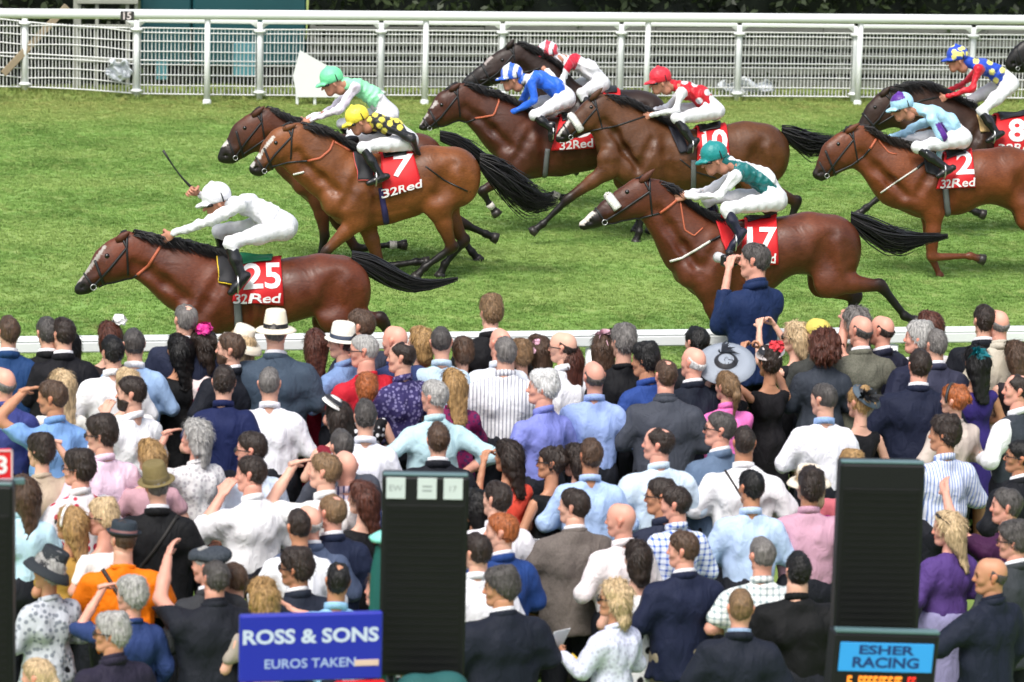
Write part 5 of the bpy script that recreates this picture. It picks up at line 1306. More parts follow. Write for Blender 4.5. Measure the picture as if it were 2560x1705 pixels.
def person(px, py, label, sex='m', h=None, body=20, head=40, pitch=0, hair='short', hc='DBR', skin='p', top='shirt', col=(235, 235, 238), pat='plain', c2=(255, 255, 255), psc=1.0, pose='front',
           legs=(28, 30, 38), skirt=False, collar=None, wide=1.0, extras=(), glasses=False, rootz=0.0):
    _pc[0] += 1; sid = _pc[0]; r = np.random.default_rng(1000 + sid)
    h = (h or (1.78 if sex == 'm' else 1.66)) * .945
    h *= r.uniform(.985, 1.015)
    k = h / 1.75; W_ = np.array([wide * r.uniform(.95, 1.04), wide * 1.03, 1.0])
    p = at_lawn(px, py, h + .010); p[2] = float(lawn_z(p[1]))
    o = Person(); o.k = k; o.h = h
    root = thing('person', p, label, 'person', CROWD_GROUP, math.radians(body)); o.root = root; o.loc = p
    rel = math.radians(np.clip(head - body, -75, 75)); pt = math.radians(pitch + r.uniform(-4, 4)); tl = math.radians(r.uniform(-4, 4))
    Mh = Matrix.Translation((0, -.005, 1.52)) @ Matrix.Rotation(rel, 4, 'Z') @ Matrix.Rotation(tl, 4, 'Y') @ Matrix.Rotation(-pt, 4, 'X'); o.Mh = Mh
    Mn = np.array(Mh)
    def H(V): return V @ Mn[:3, :3].T + Mn[:3, 3]
    o.H = lambda V: H(np.asarray(V, float).reshape(-1, 3)) * k
    (bv, bf), hands = body_mesh(sex, pose); hv, hf, hm = head_mesh(sex)
    c = SK[skin] * r.uniform(.92, 1.08); hs = np.array([r.uniform(.96, 1.05), r.uniform(.97, 1.04), r.uniform(.98, 1.03)])
    hs = hs * HEADK
    parts = [(bv * W_, bf, c), (H(hv * hs), hf, hm * c)] + [(v * W_, f, c) for v, f in hands]
    V, F, C = merge(parts)
    obj('body', mesh_data('person_body', V * k, F, [SKIN], True, C), root)
    # clothes
    tm = fabric(col, pat, c2, psc); tv, tf = top_mesh(sex, pose, top)
    tv = tv * W_; nz = noise3(tv, 14, sid) * .007 + noise3(tv * (1, 1, .5), 38, sid + 50) * .003 + (1 - 2 * np.abs(noise3(tv * (1, 1, .6), 20, sid + 90))) * .003
    ctr = np.column_stack([np.zeros(len(tv)), np.zeros(len(tv)), tv[:, 2]]); d = tv - ctr; d /= np.linalg.norm(d, axis=1)[:, None] + 1e-6
    nm = {'shirt': 'shirt', 'polo': 'polo_shirt', 'tee': 't_shirt', 'rolled': 'shirt', 'jacket': 'jacket', 'dress': 'dress', 'top': 'sleeveless_top', 'sleeve': 'blouse', 'knit': 'jumper', 'vest': 'waistcoat', 'shawl': 'shawl'}[top]
    if top == 'vest':
        sv, sf = top_mesh(sex, pose, 'shirt'); obj('shirt', mesh_data('shirt', sv * W_ * k, sf, [fabric((238, 238, 242))]), root)
    o.top = obj(nm, mesh_data(nm, (tv + d * nz[:, None]) * k, tf, [tm]), root)
    lm = legs_mesh(sex, skirt or top == 'dress')
    if not (top == 'dress'):
        lo_ = obj('skirt' if skirt else 'trousers', lm, root); lo_.scale = (W_[0] * k, W_[1] * k, k)
        if not lm.materials: lm.materials.append(fabric((28, 30, 38)))
        lo_.material_slots[0].link = 'OBJECT'; lo_.material_slots[0].material = fabric(legs)
    for s in (-1, 1): so_ = obj('shoe', shoe_mesh(), root, (s * .10 * W_[0] * k, -.02 * k, 0)); so_.scale = (k, k, k)
    # collars
    a = np.linspace(0, 2 * math.pi, 25)
    def ring(rx, ry, z, rr, flat, mat, name, gap=.0):
        t = np.linspace(math.pi / 2 + gap, 2.5 * math.pi - gap, 22); P = np.column_stack([np.cos(t) * rx, np.sin(t) * ry - .014, z - .030 * np.sin(t)])
        mb = MB(); mb.tube(P * k, rr * k, 6, flat, up=(0, 0, 1)); mb.build(name, mat, root, True)
    nr = .064 if sex == 'm' else .054
    if top in ('shirt', 'polo', 'rolled', 'vest'): ring(nr + .007, nr + .005, 1.468, .0065, 4.2, fabric(collar) if collar else (tm if top != 'vest' else fabric((238, 238, 242))), 'collar', .25)
    elif top == 'jacket':
        ring(nr + .005, nr + .003, 1.480, .005, 4.6, fabric(collar or (235, 235, 240)), 'shirt_collar', .25); ring(nr + .017, nr + .014, 1.452, .009, 3.4, tm, 'jacket_collar', .35)
    elif top in ('tee', 'knit'): ring(nr + .013, nr + .011, 1.445, .009, 2.4, tm, 'neckband')
    # hair
    if hair:
        v, f = hair_mesh(hair, sid % 3); v = v * hs + (noise3(v, 70, sid) * .002)[:, None] * (v - (0, 0, .13)) / .1
        nv = 700 if hair in ('bob', 'long', 'wavy', 'curly', 'pony') else 460
        ii = r.integers(0, len(v), nv); b0 = v[ii]; nn = b0 - (0, -.01, .10); nn[:, 2] *= .7; nn /= np.linalg.norm(nn, axis=1)[:, None] + 1e-6
        fl = np.column_stack([r.normal(0, .25, nv), -.35 + r.normal(0, .2, nv), -np.ones(nv)]); fl -= nn * (fl * nn).sum(1)[:, None]; fl /= np.linalg.norm(fl, axis=1)[:, None] + 1e-6
        ln = r.uniform(.5, 1.2, nv)[:, None] * {'crop': .010, 'ring': .012, 'thin': .015, 'short': .020, 'full': .028, 'updo': .03, 'pony': .03, 'bob': .045, 'long': .06, 'wavy': .045, 'curly': .04}[hair]
        cu = 1.0 if hair in ('curly', 'wavy') else .45
        mid = b0 + fl * ln * .5 + nn * ln * .28 * cu; tip = b0 + fl * ln + nn * ln * r.uniform(.05, .5, nv)[:, None] * cu; sd_ = np.cross(fl, nn) * (.0022 + ln * .03)
        sv = np.stack([b0 - sd_ - nn * .003, b0 + sd_ - nn * .003, mid + sd_ * .8, mid - sd_ * .8, tip + sd_ * .12, tip - sd_ * .12], 1).reshape(-1, 3)
        q6 = np.arange(nv)[:, None] * 6; sf_ = np.concatenate([q6 + (0, 1, 2, 3), q6 + (3, 2, 4, 5)])
        o.hair = obj('hair', mesh_data('hair', H(np.concatenate([v, sv])) * k, np.concatenate([f, sf_ + len(v)]), [hair_mat(hc)]), root)
    if glasses:
        mb = MB(); dark = glasses == 'sun'
        for s in (-1, 1):
            if dark: mb.tube(o.H([(s * .010, .118, .112), (s * .030, .116, .112), (s * .052, .100, .114)]), .017 * k, 6, .35, up=(0, 1, 0))
            else: t = np.linspace(0, 6.283, 11); mb.tube(o.H(np.column_stack([s * .033 + np.cos(t) * .024, .112 - np.abs(np.cos(t)) * .008, .112 + np.sin(t) * .018])), .003 * k, 4)
            mb.tube(o.H([(s * .052, .098, .118), (s * .080, .05, .120), (s * .086, -.012, .118)]), .004 * k, 4)
        mb.tube(o.H([(-.012, .122, .115), (.012, .122, .115)]), .004 * k, 4); mb.build('sunglasses' if dark else 'glasses', LEATHER, root, True)
    for e in extras: EX[e[0]](o, *e[1:])
    return o
def hat_lathe(o, prof, mat, name, tilt=(0, 0), shift=(0, 0, 0), squash=.86, parent=None, k=28):
    mb = MB(); M = o.Mh @ Matrix.Translation((shift[0], -.0 + shift[1], .150 + shift[2])) @ Matrix.Rotation(math.radians(tilt[0]), 4, 'X') @ Matrix.Rotation(math.radians(tilt[1]), 4, 'Y') @ Matrix.Diagonal((squash, 1, 1, 1))
    mb.lathe(prof, k, M); mb.V = [v * o.k for v in mb.V]
    return mb.build(name, mat, parent or o.root, True)
def ex_brimhat(o, col, band, crown=.115, brim=.165, top=.078, droop=-.012, tilt=(0, 0)):
    m = paint('hat_straw', srgb(*col), .8, var=.08, bump=.35, bscale=90)
    h = hat_lathe(o, [(.0, crown), (top * .55, crown - .012), (top * .9, crown), (top, crown - .01), (.094, .045), (.098, .0), (brim * .85, -.004), (brim, droop), (brim, droop - .006), (.098, -.012), (.085, -.012)], m, 'hat', tilt)
    if band: hat_lathe(o, [(.1005, .0), (.0995, .03), (.097, .032)], paint('hat_band', srgb(*band), .6), 'hat_band', tilt, parent=h)
def ex_disc(o, col, r=.22, tilt=(25, 10), shift=(.02, -.03, .06)):
    m = paint('hat_straw', srgb(*col), .7, var=.06, bump=.3, bscale=120)
    h = hat_lathe(o, [(0, .035), (.05, .035), (.085, .012), (.09, .004), (r * .7, .004), (r, -.022), (r, -.028), (.09, -.006), (0, -.006)], m, 'hat', tilt, shift, 1.0)
    hat_lathe(o, [(.062, .034), (.088, .016), (.094, .008)], paint('hat_band', (.02, .02, .025), .5), 'hat_band', tilt, shift, 1.0, h)
def ex_cap(o, col):
    mb = MB(); f = Field((-.16, -.2, .08), (.16, .22, .30), .012); f.cap((0, -.05, .185), (0, .06, .175), .105, .075, .02, (1.02, 1, .52)); f.cap((0, .09, .15), (0, .13, .14), .06, .05, .02, (1.1, .7, .22)); f.cut((0, .1, -1), -.140)
    V, F = f.mesh(); obj('hat', mesh_data('flat_cap', o.H(V), F, [fabric(col, 'tweed', tuple(min(255, c + 25) for c in col))]), o.root)
def ex_beanie(o, col):
    f = Field((-.14, -.16, .08), (.14, .16, .30), .011); f.cap((0, -.02, .145), (0, .025, .150), .098, .092, .02, (.95, 1.03, 1.12)); f.cut((0, .55, -1), -.125)
    V, F = f.mesh(); obj('hat', mesh_data('beanie', o.H(V), F, [fabric(col)]), o.root)
def ex_flower(o, col, pos=(.05, -.06, .23), r=.05, n=26, name='fascinator', col2=None):
    q = np.random.default_rng(n + int(abs(pos[0]) * 1000)); mb = MB()
    for i in range(n):
        d = q.normal(size=3); d[2] = abs(d[2]) * .8; d /= np.linalg.norm(d); c = np.array(pos) + d * r * q.uniform(.35, .9); u = np.cross(d, q.normal(size=3)); u /= np.linalg.norm(u); w = np.cross(d, u); s = r * q.uniform(.35, .6)
        P = [c + u * s * math.cos(a) + w * s * math.sin(a) * .8 + d * (.2 * s if j % 2 else -.1 * s) for j, a in enumerate(np.arange(6) * 1.047)]
        mb.add(o.H(np.array([c] + P)), [(0, j + 1, (j + 1) % 6 + 1) for j in range(6)])
    h = mb.build(name, paint('petals', srgb(*col), .6, var=.1), o.root)
    if col2:
        mb = MB(); mb.tube(o.H([np.array(pos) + (0, -.02, .0), np.array(pos) + (0, -.025, .02)]), .02 * o.k, 8); mb.build('flower_centre', paint('petals', srgb(*col2), .6), h, True)
def ex_feather(o, col, pos=(.03, -.07, .2), n=22, ln=.13, spread=1.0, up=.5):
    q = np.random.default_rng(n); mb = MB()
    for i in range(n):
        d = np.array([q.normal() * spread, -abs(q.normal()) * .6, up + q.normal() * .5]); d /= np.linalg.norm(d); l = ln * q.uniform(.6, 1.2); s = np.cross(d, (0, 1, .3)); s /= np.linalg.norm(s) + 1e-6; p = np.array(pos); w = .012
        b = p + d * l * .5 + (0, 0, .01); e = p + d * l + np.array([0, -.03, -.02]); mb.add(o.H(np.array([p - s * .003, p + s * .003, b + s * w, e, b - s * w])), [(0, 1, 2, 3, 4)])
    mb.build('fascinator', paint('feathers', srgb(*col), .5, var=.2), o.root)
def ex_strap(o, col, side=1, w=.016):
    P = [];
    for t in np.linspace(0, 1, 12):
        x = (.13 - .30 * t) * side; z = 1.452 - .42 * t; y = -.135 - .035 * math.sin(t * 3.14)
        if t == 0: y = -.06
        P.append((x, y, z))
    q = o.top.data; bv = BVHTree.FromPolygons([v.co for v in q.vertices], [list(p.vertices) for p in q.polygons]); out = []
    for p in P:
        hh = bv.ray_cast(Vector((p[0] * o.k, -.6, p[2] * o.k)), Vector((0, 1, 0)))
        out.append(np.array(hh[0]) + (0, -.006, 0) if hh[0] is not None else np.array(p) * o.k)
    mb = MB(); mb.tube(out, w * o.k, 6, .35, up=(0, 1, 0)); mb.build('bag_strap', paint('strap', srgb(*col), .6), o.root, True)
def ex_earhead(o, col, band=True):
    t = np.linspace(-.2, math.pi + .2, 16); mb = MB(); mb.tube(o.H(np.column_stack([np.cos(t) * .094, np.full(16, .03), .13 + np.sin(t) * .115])), .010 * o.k, 6, 1.5, up=(0, 1, 0)); mb.build('hair_band', paint('hair_band', srgb(*col), .5), o.root, True)
def ex_spot(o, col, pos, r):
    mb = MB(); mb.tube(o.H([np.array(pos) - (r, 0, 0), np.array(pos) + (r, 0, 0)]), r * .8 * o.k, 8); mb.build('hair_clip', paint('clip', srgb(*col), .5), o.root, True)
def ex_topglasses(o):
    mb = MB()
    for s in (-1, 1): mb.tube(o.H([(s * .01, .075, .228), (s * .035, .07, .226), (s * .062, .05, .214)]), .018 * o.k, 6, .4, up=(0, 0, 1)); mb.tube(o.H([(s * .062, .05, .214), (s * .088, -.02, .17)]), .004 * o.k, 4)
    mb.build('sunglasses', LEATHER, o.root, True)
def ex_beard(o, hc):
    f = Field((-.1, -.02, -.05), (.1, .16, .14), .009); f.cap((0, .05, .07), (0, .066, .02), .060, .043, .02)
    for s in (-1, 1): f.cap((s * .058, .01, .09), (s * .035, .055, .02), .026, .026, .02)
    f.cut((0, -.3, 1), .062); f.wrinkle(.002, 120, 2); V, F = f.mesh(); obj('beard', mesh_data('beard', o.H(V), F, [hair_mat(hc)]), o.root)
EX = dict(brim=ex_brimhat, disc=ex_disc, cap=ex_cap, beanie=ex_beanie, flower=ex_flower, feather=ex_feather, strap=ex_strap, band=ex_earhead, spot=ex_spot, topsun=ex_topglasses, beard=ex_beard)
def local(o, p):
    a = o.root.rotation_euler.z; c, s = math.cos(a), math.sin(a); x, y, z = (v * o.k for v in p)
    return np.array([o.loc[0] + c * x - s * y, o.loc[1] + s * x + c * y, o.loc[2] + z])
def held_box(o, p, size, rot, mat, name, label, cat):
    mb = MB(); mb.box((0, 0, 0), size, bev=min(size) * .15); q = mb.build(name, mat); q.location = local(o, p); q.rotation_euler = (rot[0], rot[1], rot[2] + o.root.rotation_euler.z)
    return tag(q, label, cat)
# ================================================================== THE CROWD, from the rail back towards the camera
WH = (240, 240, 243); CR = (232, 236, 245); NAVY = (26, 32, 52); BLACK = (16, 17, 20); LB = (150, 178, 215); PB = (186, 205, 232); GREYS = (62, 68, 78)
p = person
# ---- along the rail
p(20, 786, 'brown haired man in a bright navy jacket at the far left of the rail', body=-5, head=15, hc='BR', top='jacket', col=(30, 62, 108), pose='front')
p(120, 788, 'grey haired man in black beside the far left end of the rail', body=-5, head=15, hc='DGR', top='jacket', col=BLACK)
p(158, 792, 'dark haired man in black directly behind the long black haired woman at left', body=0, head=30, hc='DBR', top='jacket', col=(20, 20, 26), h=1.80)
p(164, 826, 'woman with long straight black hair in profile wearing a white top', 'f', body=25, head=62, hair='long', hc='BLK', top='sleeve', col=WH)
p(272, 803, 'brown haired woman with a large white flower in her hair', 'f', body=0, head=25, hair='bob', hc='AUB', top='top', col=(40, 30, 30), extras=[('flower', (240, 240, 236), (.055, -.06, .25), .065, 40)])
p(283, 836, 'dark haired man in white shirt behind the woman with the white flower', body=0, head=20, hc='BLK', col=WH)
p(337, 818, 'man with dark grey hair in a pale blue shirt right of the white flower', body=-8, head=5, hc='DGR', col=LB, collar=WH)
p(462, 755, 'tall grey haired man with a thinning crown in a navy suit at the rail', h=1.86, body=-8, head=15, hair='thin', hc='GRY', top='jacket', col=(38, 44, 66))
p(447, 834, 'woman with long black hair in a sleeveless black dress', 'f', body=10, head=35, hair='long', hc='BLK', skin='t', top='dress', col=BLACK, pose='mouth')
p(507, 828, 'woman with curly brown hair and a pink and yellow flower fascinator', 'f', body=20, head=60, hair='wavy', hc='DBR', top='top', col=(232, 215, 214), pat='floral', c2=(190, 60, 100), pose='front', extras=[('flower', (215, 40, 140), (-.03, -.03, .25), .075, 34, 'fascinator', (240, 190, 60))])
p(577, 830, 'bearded brown haired man in a black suit looking left beside the cream sun hat', body=25, head=68, hc='BR', top='jacket', col=(24, 27, 36), extras=[('beard', 'BR')])
p(602, 822, 'woman in a broad cream sun hat just beyond the bearded man', 'f', body=10, head=40, hair='bob', hc='BLD', top='sleeve', col=(70, 60, 60), extras=[('brim', (238, 228, 208), None, .12, .20, .09, -.05, (14, 6))])
p(690, 786, 'big man in a cream panama hat with black band and a blue grey suit', h=1.88, body=-10, head=-6, hair='crop', hc='GRY', top='jacket', col=(62, 76, 92), wide=1.15, extras=[('brim', (240, 230, 205), (16, 15, 18), .125, .168, .08, -.02)])
p(786, 823, 'woman with long straight auburn hair in a raspberry dress', 'f', body=0, head=10, hair='long', hc='AUB', top='dress', col=(165, 30, 60))
p(858, 813, 'man in a white trilby with a thin dark band and a faded blue shirt', body=45, head=66, hc='DBR', top='shirt', col=(120, 146, 190), pose='fold', extras=[('brim', (240, 236, 222), (60, 70, 90), .115, .138, .085, -.012, (6, 0))])
p(902, 772, 'man with short brown hair at the rail beyond the white trilby', body=20, head=55, h=1.84, hc='BR', top='polo', col=(60, 64, 80))
p(914, 833, 'bald man with black glasses in a bright red t-shirt', body=30, head=68, hair='crop', hc='LGR', skin='r', top='tee', col=(196, 36, 52), wide=1.12, glasses=True)
p(990, 810, 'bald pink headed man in a navy polo shirt beside the red t-shirt', body=20, head=45, hair=None, skin='r', top='polo', col=(52, 66, 110), wide=1.1)
p(1005, 850, 'man with receding dark hair in a purple patterned short sleeved shirt', body=30, head=65, hair='thin', hc='DBR', top='polo', col=(58, 52, 100), pat='print', c2=(130, 125, 170))
p(1050, 816, 'woman with a streaked blonde bob in a dark red top', 'f', body=10, head=50, hair='bob', hc='DBL', top='top', col=(140, 22, 42))
p(1106, 814, 'man with cropped dark grey hair in an ice blue shirt near the rail', body=-10, head=-5, hair='crop', hc='DGR', col=(190, 214, 232))
p(1157, 845, 'woman with short brown hair in a pale grey top', 'f', body=-5, head=10, hair='full', hc='BR', top='sleeve', col=(205, 210, 214))
p(1228, 738, 'youth with tousled light brown hair in a black jacket standing above the rail', body=5, head=15, h=1.84, hair='full', hc='LBR', top='jacket', col=(18, 18, 22))
p(1250, 817, 'bald man with a sunburnt crown in a white shirt near the rail', body=-5, head=15, hair=None, skin='r', col=(225, 232, 242))
p(1266, 838, 'broad grey haired man in a white shirt with thin dark stripes', body=-10, head=5, hair='short', hc='GRY', col=(235, 236, 240), pat='stripe', c2=(150, 152, 165), wide=1.18, psc=1.3, top='polo')
p(1305, 848, 'woman with short light brown hair next to a pale pink flower', 'f', body=0, head=20, hair='full', hc='LBR', top='sleeve', col=(214, 214, 222), extras=[('flower', (235, 190, 205), (.08, -.03, .14), .045, 26)])
p(1350, 835, 'woman with a brown bob and pink hair flower in a dark green top', 'f', body=0, head=30, hair='bob', hc='BR', top='top', col=(30, 42, 36), extras=[('flower', (232, 180, 200), (-.06, -.05, .19), .04, 22)])
p(1412, 824, 'balding dark haired man with a white collar near the rail centre', body=15, head=55, hair='ring', hc='DBR', col=WH, glasses=True)
p(1427, 858, 'woman with long auburn brown hair in black near the racecard', 'f', body=-5, head=10, hair='long', hc='AUB', top='dress', col=BLACK)
p(1508, 830, 'woman with long brown hair and a small pink and black fascinator', 'f', body=-8, head=0, hair='long', hc='BR', top='dress', col=(20, 20, 24), extras=[('feather', (225, 180, 195), (-.02, -.04, .22), 16, .09), ('feather', (20, 20, 22), (.05, -.05, .23), 9, .09)])
p(1560, 812, 'grey blond haired man in a black shirt at the rail', body=0, head=20, hair='full', hc='GRY', top='tee', col=(18, 19, 23), h=1.82)
p(1617, 858, 'black haired man in a royal blue polo shirt', body=25, head=50, hair='full', hc='BLK', top='polo', col=(44, 72, 140), skin='t')
p(1745, 814, 'black haired man in dark clothes beyond the grey disc hat', body=0, head=20, hair='short', hc='BLK', top='jacket', col=(20, 22, 28))
p(1733, 862, 'white haired bald man in a dark navy suit left of the grey disc hat', body=10, head=35, hair='ring', hc='WHT', skin='r', top='jacket', col=(24, 30, 44))
oPH = p(1890, 606, 'photographer in a blue jacket standing above everyone at the rail with a camera', h=2.06, body=18, head=50, hair='short', hc='DGR', skin='r', top='jacket', col=(24, 42, 80), pose='photo', wide=.88, collar=(24, 42, 80))
p(1815, 890, 'woman under a wide tilted grey disc hat with dark trim', 'f', h=1.70, body=15, head=40, hair='long', hc='BLK', top='dress', col=BLACK, skin='t', pose='phone', extras=[('disc', (150, 158, 170), .235, (20, -24), (-.03, -.03, .06)), ('feather', (70, 75, 85), (.0, .04, .26), 14, .12, .6, .9)])
p(1925, 868, 'woman in a red and white feathered hat raising her arms', 'f', body=10, head=20, hair='full', hc='DBR', skin='t', top='dress', col=(22, 20, 24), pose='phone', extras=[('disc', (235, 225, 224), .12, (10, -18), (.0, .0, .065)), ('flower', (222, 60, 70), (.02, -.06, .24), .075, 36)])
p(1990, 805, 'woman with straight blonde hair and dark glasses taking a picture', 'f', body=30, head=70, hair='long', hc='BLD', top='dress', col=(20, 20, 24), pose='phone', glasses='sun')
p(2045, 800, 'person in a mustard yellow knitted hat at the rail', 'f', h=1.68, body=0, head=30, hair=None, top='jacket', col=(60, 62, 60), extras=[('beanie', (205, 190, 95))])
p(2060, 826, 'woman with a big mass of curly brown hair in a charcoal jacket', 'f', h=1.70, body=-5, head=5, hair='curly', hc='AUB', top='jacket', col=(52, 58, 68), collar=(52, 58, 68))
p(2144, 770, 'woman with tousled grey hair beyond the tweed jacket at the rail', 'f', h=1.74, body=10, head=40, hair='wavy', hc='GRY', top='jacket', col=(70, 66, 62))
p(2154, 785, 'bald man with grey sides in an olive tweed jacket', h=1.80, body=5, head=25, hair='ring', hc='DGR', skin='r', top='jacket', col=(112, 110, 98), pat='tweed', c2=(90, 92, 80), wide=1.08)
oCM = p(2206, 786, 'balding man in a dark jacket photographing with a small black camera', body=25, head=40, hair='ring', hc='DBR', skin='r', top='jacket', col=(34, 36, 54), pose='phone')
p(2296, 806, 'man with bushy silver hair in a navy jacket and yellow tie', body=30, head=55, hair='full', hc='LGR', skin='r', top='jacket', col=(30, 34, 56), h=1.8)
p(2326, 776, 'woman with dark auburn hair in a white top trimmed with red', 'f', h=1.74, body=10, head=40, hair='bob', hc='AUB', top='sleeve', col=(232, 228, 228))
p(2342, 822, 'grey haired person with a dark nape in a dusky blue jacket', body=0, head=15, hair='short', hc='GRY', top='jacket', col=(52, 54, 74))
p(2462, 760, 'dark haired man in a black suit at the right end of the rail', h=1.84, body=-8, head=5, hair='short', hc='DBR', top='jacket', col=(22, 25, 34))
p(2500, 768, 'bald man with grey sides in a beige jacket at the right end of the rail', h=1.82, body=0, head=20, hair='ring', hc='GRY', skin='r', top='jacket', col=(196, 188, 172), collar=(196, 188, 172))
p(2442, 866, 'woman with long black hair and a teal feather fascinator in a purple dress', 'f', h=1.7, body=5, head=15, hair='long', hc='BLK', skin='t', top='dress', col=(52, 40, 110), extras=[('feather', (22, 120, 132), (-.04, -.07, .19), 26, .10), ('flower', (30, 110, 120), (-.02, -.09, .17), .05, 20)])
p(2545, 850, 'woman with shoulder length brown hair at the right edge', 'f', body=-5, head=15, hair='long', hc='BR', top='dress', col=(40, 34, 40))
# ---- second band
p(8, 914, 'balding grey haired man in a violet navy shirt at the left edge', body=0, head=40, hair='ring', hc='GRY', skin='r', col=(62, 70, 135), pose='card')
p(152, 922, 'woman with long pale blonde hair behind the man shading his eyes', 'f', body=5, head=35, hair='long', hc='BLD', top='sleeve', col=(225, 222, 214))
p(135, 948, 'man in a sky blue shirt shading his eyes with a raised elbow', body=20, head=62, hair='short', hc='BR', skin='t', col=(120, 160, 214), pose='wide')
p(318, 922, 'woman with fair hair behind the dark bearded man in white', 'f', body=10, head=40, hair='bob', hc='BLD', top='sleeve', col=(236, 234, 232))
p(330, 938, 'bearded dark haired man in a white shirt with his hand at his mouth', body=35, head=72, hc='DBR', skin='p', col=WH, pose='mouth', extras=[('beard', 'DBR')])
p(560, 910, 'man with short brown hair in a navy polo shirt seen from behind', body=-10, head=-8, hair='short', hc='DBR', top='polo', col=(24, 34, 76))
p(676, 915, 'man with close cropped grey hair in a white shirt and dark trousers', body=-12, head=-10, hair='crop', hc='GRY', col=(236, 236, 244), wide=1.06)
p(915, 934, 'woman with bright ginger hair in a black dress with white flowers', 'f', body=-5, head=5, hair='full', hc='GIN', top='top', col=(20, 20, 24), pat='dots', c2=(225, 225, 228), extras=[('strap', (235, 235, 235), -1, .012)])
p(846, 998, 'woman with long dark hair and a slanted white headpiece', 'f', body=0, head=30, hair='long', hc='DBR', top='dress', col=(120, 28, 44), extras=[('disc', (235, 233, 230), .10, (20, 24), (-.03, .0, .075))])
p(915, 998, 'man with short dark hair in a white shirt right of the slanted headpiece', body=-10, head=0, hair='short', hc='DGR', col=(232, 234, 245))
p(1088, 946, 'grey haired man in an aqua short sleeved shirt with his elbow out', body=5, head=40, hair='short', hc='LGR', skin='r', top='rolled', col=(186, 218, 226), pose='hips')
p(1136, 920, 'woman with long golden blonde hair and a magenta wrap', 'f', body=0, head=15, hair='long', hc='DBL', top='knit', col=(120, 28, 78), pat='print', c2=(70, 40, 80), pose='fold')
p(1358, 925, 'white haired man in a lavender blue shirt looking left', body=30, head=68, hair='full', hc='WHT', skin='r', col=(128, 136, 208), top='rolled')
p(1488, 897, 'bald man in a cornflower blue shirt with his sleeve rolled', body=-5, head=10, hair='ring', hc='DGR', skin='r', col=(152, 174, 226), h=1.82)
p(1666, 897, 'balding man in a dark grey suit jacket', body=-8, head=5, hair='thin', hc='BR', skin='r', top='jacket', col=(66, 70, 80), h=1.80, wide=1.12, collar=(66, 70, 80))
p(1818, 926, 'woman with a brown ponytail in a bright pink short sleeved top', 'f', body=5, head=25, hair='pony', hc='LBR', top='polo', col=(236, 120, 190), pose='photo')
p(1800, 1028, 'man with greying hair and dark glasses in a slate blue jacket', body=25, head=68, hair='short', hc='DGR', skin='r', top='jacket', col=(96, 116, 142), glasses='sun')
p(1862, 1062, 'dark cropped haired man in a white shirt with a thin bag strap', body=-10, head=-8, hair='crop', hc='DBR', skin='t', col=WH, wide=1.12, top='rolled', extras=[('strap', (40, 34, 32), -1, .008)])
p(1648, 1062, 'man with a receding hairline in a pale blue shirt looking left', body=10, head=58, hair='thin', hc='DBR', skin='r', col=(206, 224, 240), wide=1.08)
p(1478, 1094, 'man with short brown hair and large ears in a light blue shirt', body=-8, head=5, hair='short', hc='BR', skin='t', col=(172, 198, 238))
p(1378, 1115, 'woman with dark hair in a low bun and glasses in a black top', 'f', body=30, head=70, hair='updo', hc='DBR', skin='t', top='dress', col=BLACK, glasses=True)
p(1446, 1108, 'woman with long dark brown hair just behind the large eared man', 'f', body=10, head=50, hair='long', hc='DBR', top='dress', col=(40, 36, 46))
p(1272, 1098, 'woman in a coral top raising an arm with a wristwatch', 'f', body=15, head=45, hair='long', hc='DBR', skin='t', top='top', col=(232, 84, 66), pose='photo')
p(1880, 1172, 'black haired man in a pale blue shirt in front of the bag strap man', body=-5, head=15, hair='short', hc='BLK', skin='t', col=(186, 208, 240))
p(856, 1070, 'dark cropped haired man in a grey jumper behind the bald man', body=0, head=15, hair='crop', hc='DGR', top='knit', col=(70, 74, 84))
p(866, 1122, 'bald man with a pink collar and blue striped scarf', body=-5, head=15, hair=None, skin='r', top='shirt', col=(236, 216, 228), pat='stripe', c2=(70, 80, 130))
p(812, 1130, 'man with light brown hair shading his eyes with a flat hand', body=15, head=58, hair='short', hc='LBR', top='polo', col=(240, 240, 240), pose='brow')
p(1097, 1052, 'man with short brown hair and white collar in a black suit above the tall board', body=-8, head=-2, hair='short', hc='BR', top='jacket', col=(22, 24, 32))
p(258, 1040, 'man with thick dark hair and sunglasses in a pale pink shirt', body=20, head=66, hair='full', hc='DBR', skin='p', col=(236, 208, 228), glasses='sun')
p(103, 1085, 'woman with short brown hair in beige shading her brow', 'f', body=10, head=40, hair='full', hc='DBR', top='knit', col=(186, 168, 148), pose='browr')
p(198, 1124, 'dark haired man with glasses in a red and white patterned shirt', body=20, head=60, hair='full', hc='DBR', skin='r', top='polo', col=(226, 220, 224), pat='floral', c2=(190, 40, 66), glasses=True)
p(490, 1052, 'woman with wavy white grey hair in a white lace jacket shading her eyes', 'f', body=25, head=66, hair='wavy', hc='LGR', skin='r', top='knit', col=(224, 222, 222), pat='print', c2=(188, 184, 188), pose='brow')
p(376, 1097, 'woman with long honey blonde hair behind the olive fedora', 'f', body=5, head=35, hair='long', hc='DBL', top='sleeve', col=(190, 150, 160))
p(395, 1165, 'man in an olive felt fedora and a black suit', h=1.8, body=-5, head=15, hair='crop', hc='GRY', top='jacket', col=(18, 19, 22), extras=[('brim', (120, 106, 66), (96, 84, 52), .12, .14, .082, .0, (4, -8)), ('strap', (30, 28, 26), 1, .012)])
p(632, 1078, 'man with brown hair and sunglasses in an ice white shirt', body=25, head=66, hair='short', hc='DBR', skin='r', col=(214, 228, 244), glasses='sun')
p(630, 1138, 'big dark haired man in a white shirt with a hand raised to his face', body=22, head=62, hair='short', hc='DBR', skin='r', top='rolled', col=WH, pose='mouth', wide=1.15)
